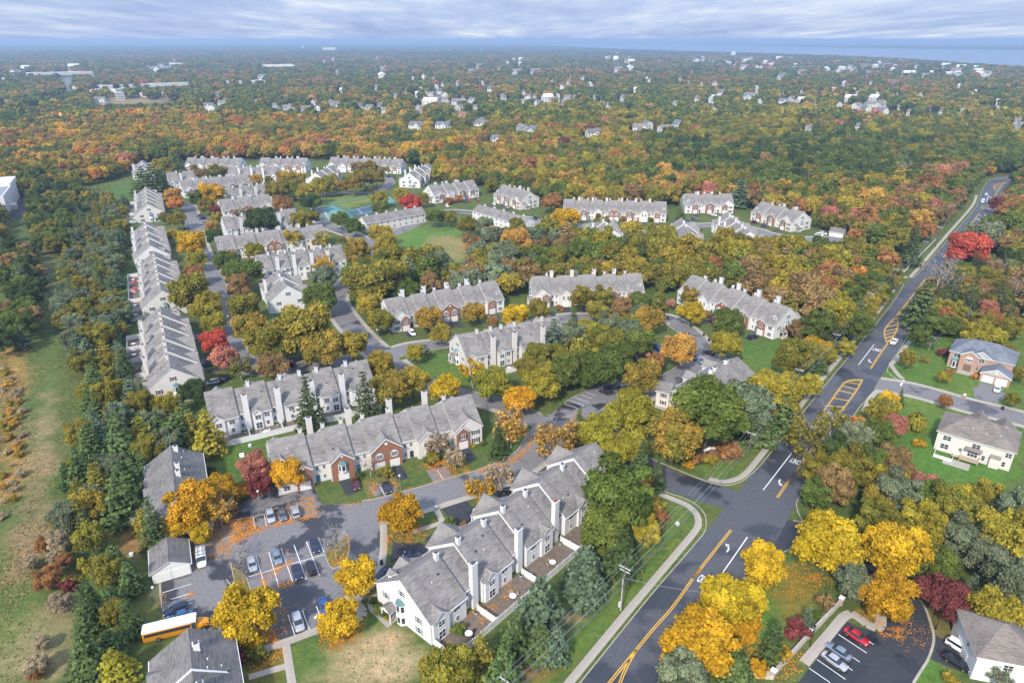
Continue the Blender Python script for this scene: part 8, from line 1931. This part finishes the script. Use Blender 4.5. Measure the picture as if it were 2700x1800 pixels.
# air conditioners, tables and parasols on the patios
def acm(): mb = MB(); mb.lathe([(.42, 0), (.45, .05), (.45, .75), (.38, .82), (.2, .84)], 12); return mb.mesh('casing', 'metal_grey')
def act(): mb = MB(); mb.lathe([(.3, .85), (.3, .88)], 10); return mb.mesh('fan_grille', 'black')
def tbl(): mb = MB(); mb.lathe([(.75, .70), (.78, .72), (.75, .75)], 14); mb.tube((0, 0, 0), (0, 0, .7), .06, .06, 6); return mb.mesh('table_top', 'trim')
def chr_(m):
    def f(): mb = MB(); mb.box(-.25, .25, -.25, .25, .38, .45); mb.box(-.25, .25, .2, .27, .45, .95); [mb.box(x - .03, x + .03, y - .03, y + .03, 0, .38) for x in (-.2, .2) for y in (-.2, .2)]; return mb.mesh('patio_chair', m)
    return f
def parasol(m): 
    def f(): mb = MB(); mb.lathe([(1.35, 2.05), (.7, 2.4), (.05, 2.6)], 8); return mb.mesh('canopy', m)
    return f
prng = random.Random(19); pn = Counter()
for i, (a, an, x0, x1, y0, y1, lod) in enumerate(PATIOS):
    M = Matrix.Translation(a) @ Matrix.Rotation(an, 4, 'Z')
    if lod > 1: continue
    near = near_name(*(M @ Vector(((x0 + x1) / 2, y0, 0)))[:2]).replace('the ', '', 1)
    q = M @ Vector((x0 + .9, y0 + .6, 0)); t = thing('air_conditioner', f'grey air conditioner behind the {near}', 'air conditioner', q, an, f'air conditioners on the patios of the {near}'); ob('casing', cached('acm', acm), t); ob('fan_grille', cached('act', act), t)
    r_ = prng.random()
    if r_ < .6:
        q = M @ Vector(((x0 + x1) / 2 + prng.uniform(-.6, .6), (y0 + y1) / 2 + .4, 0)); t = thing('patio_table', f'white round patio table behind the {near}', 'table', q, an, f'patio tables behind the {near}', None); ob('table_top', cached('tbl', tbl), t)
        cm_ = prng.choice(['green_plastic', 'black', 'trim', 'tan_cloth'])
        for k in range(3):
            w = prng.uniform(0, 6.28); o = thing('patio_chair', f'patio chair by a round table behind the {near}', 'chair', q + Vector((math.cos(w) * 1.15, math.sin(w) * 1.15, 0)), w + 1.57 * 3, f'patio chairs behind the {near}', cached(('chr', cm_), chr_(cm_)))
    if r_ > .82 or (lod == 1 and r_ > .6):
        q = M @ Vector((x1 - 1.3, (y0 + y1) / 2, 0)); m_ = 'red_plastic' if 'parasol' in near else prng.choice(['tan_cloth', 'green_plastic'])
        pn[near] += 1
        t = thing('parasol', f'{"red" if m_ == "red_plastic" else "garden"} parasol behind the {near}', 'parasol', q, 0, f'parasols on the patios of the {near}'); ob('canopy', cached(('par', m_), parasol(m_)), t); mb = MB(); mb.tube((0, 0, 0), (0, 0, 2.6), .03, .03, 5); ob('pole', cached('parp', lambda: mb.mesh('pole', 'metal_grey')), t)
# ---------------------------------------------------------------- far landmarks
def water_tower(px, label, h, r, legs=True):
    p = P(*px); t = thing('water_tower', label, 'water tower', (p.x, p.y, 0))
    mb = MB(); mb.lathe([(r * .3, h - r * .9), (r * .85, h - r * .5), (r, h), (r * .85, h + r * .5), (r * .4, h + r * .8), (r * .05, h + r * .88)], 16); ob('tank', mb.mesh('tank', 'trim', True), t)
    for k in range(6):
        a = k * math.pi / 3; mb = MB(); mb.tube((math.cos(a) * r * 1.0, math.sin(a) * r * 1.0, 0), (math.cos(a) * r * .85, math.sin(a) * r * .85, h - r * .2), r * .07, r * .07, 5); ob('leg', mb.mesh('leg', 'metal_grey'), t)
    mb = MB(); mb.tube((0, 0, 0), (0, 0, h - r * .8), r * .16, r * .16, 6); ob('riser', mb.mesh('riser', 'metal_grey'), t)
    for z in (h * .35, h * .65):
        mb = MB()
        for k in range(6): a, b = k * math.pi / 3, (k + 1) * math.pi / 3; mb.tube((math.cos(a) * r, math.sin(a) * r, z), (math.cos(b) * r, math.sin(b) * r, z), r * .035, r * .035, 4)
        ob('brace_ring', mb.mesh('brace_ring', 'metal_grey'), t)
water_tower(S(21, 1887, 490), 'tall white legged water tower above the middle woods', 42, 11)
water_tower(S(20, 1243, 325), 'tiny white water tower on the hazy left skyline', 42, 11); water_tower(S(20, 2265, 312), 'tiny white water tower behind the hospital block', 46, 12); water_tower(S(21, 862, 300), 'larger of two tiny white towers left of the bay', 48, 13); water_tower(S(21, 835, 296), 'smaller of two tiny white towers left of the bay', 42, 10)
def mast(px, label, h):
    p = P(*px); t = thing('floodlight_mast', label, 'floodlight mast', (p.x, p.y, 0)); mb = MB(); mb.tube((0, 0, 0), (0, 0, h), .35, .22, 6); ob('mast', mb.mesh('mast', 'metal_grey'), t); mb = MB(); mb.box(-2.2, 2.2, -.4, .4, h - 1.2, h + 1.0); ob('lamp_bank', mb.mesh('lamp_bank', 'metal_grey'), t)
for x_, y_, lb in ((1405, 590, 'floodlight mast at the left end of the school stands'), (1555, 582, 'tallest floodlight mast behind the school stands'), (1710, 592, 'floodlight mast beside the scoreboard'), (1815, 606, 'floodlight mast at the green playing field')): mast(S(22, x_, y_), lb, 30)
mast(S(21, 2040, 1062), 'floodlight mast rising from the red trees', 24)
p, q = P(*S(22, 1385, 608)), P(*S(22, 1545, 606)); t = thing('grandstand', 'grey school grandstand beside the playing field', 'grandstand', p, math.atan2((q - p).y, (q - p).x)); L_ = (q - p).length
for k in range(6): mb = MB(); mb.box(0, L_, k * 3.0, k * 3.0 + 2.9, 0, 2 + k * 1.8); ob('tier', mb.mesh('tier', 'metal_grey'), t)
sheet('playing_field', SL(22, (1800, 606), (2080, 608), (2060, 628), (1900, 640)), .06, 'grass_island')
# ---------------------------------------------------------------- the air
def haze():
    mb = MB(); mb.box(-50000, 50000, -3600, 50000, -1.0, 112.0)
    m, n, l = nodes_of('haze'); n.remove(n['Principled BSDF'])
    v = n.new('ShaderNodeVolumePrincipled'); v.inputs['Color'].default_value = (0.52, 0.71, 0.96, 1); v.inputs['Density'].default_value = 0.00016; v.inputs['Anisotropy'].default_value = 0.2
    l.new(v.outputs[0], n['Material Output'].inputs['Volume']); MATS['haze'] = m
    ob('haze', mb.mesh('haze', 'haze'), kind='stuff')
haze()
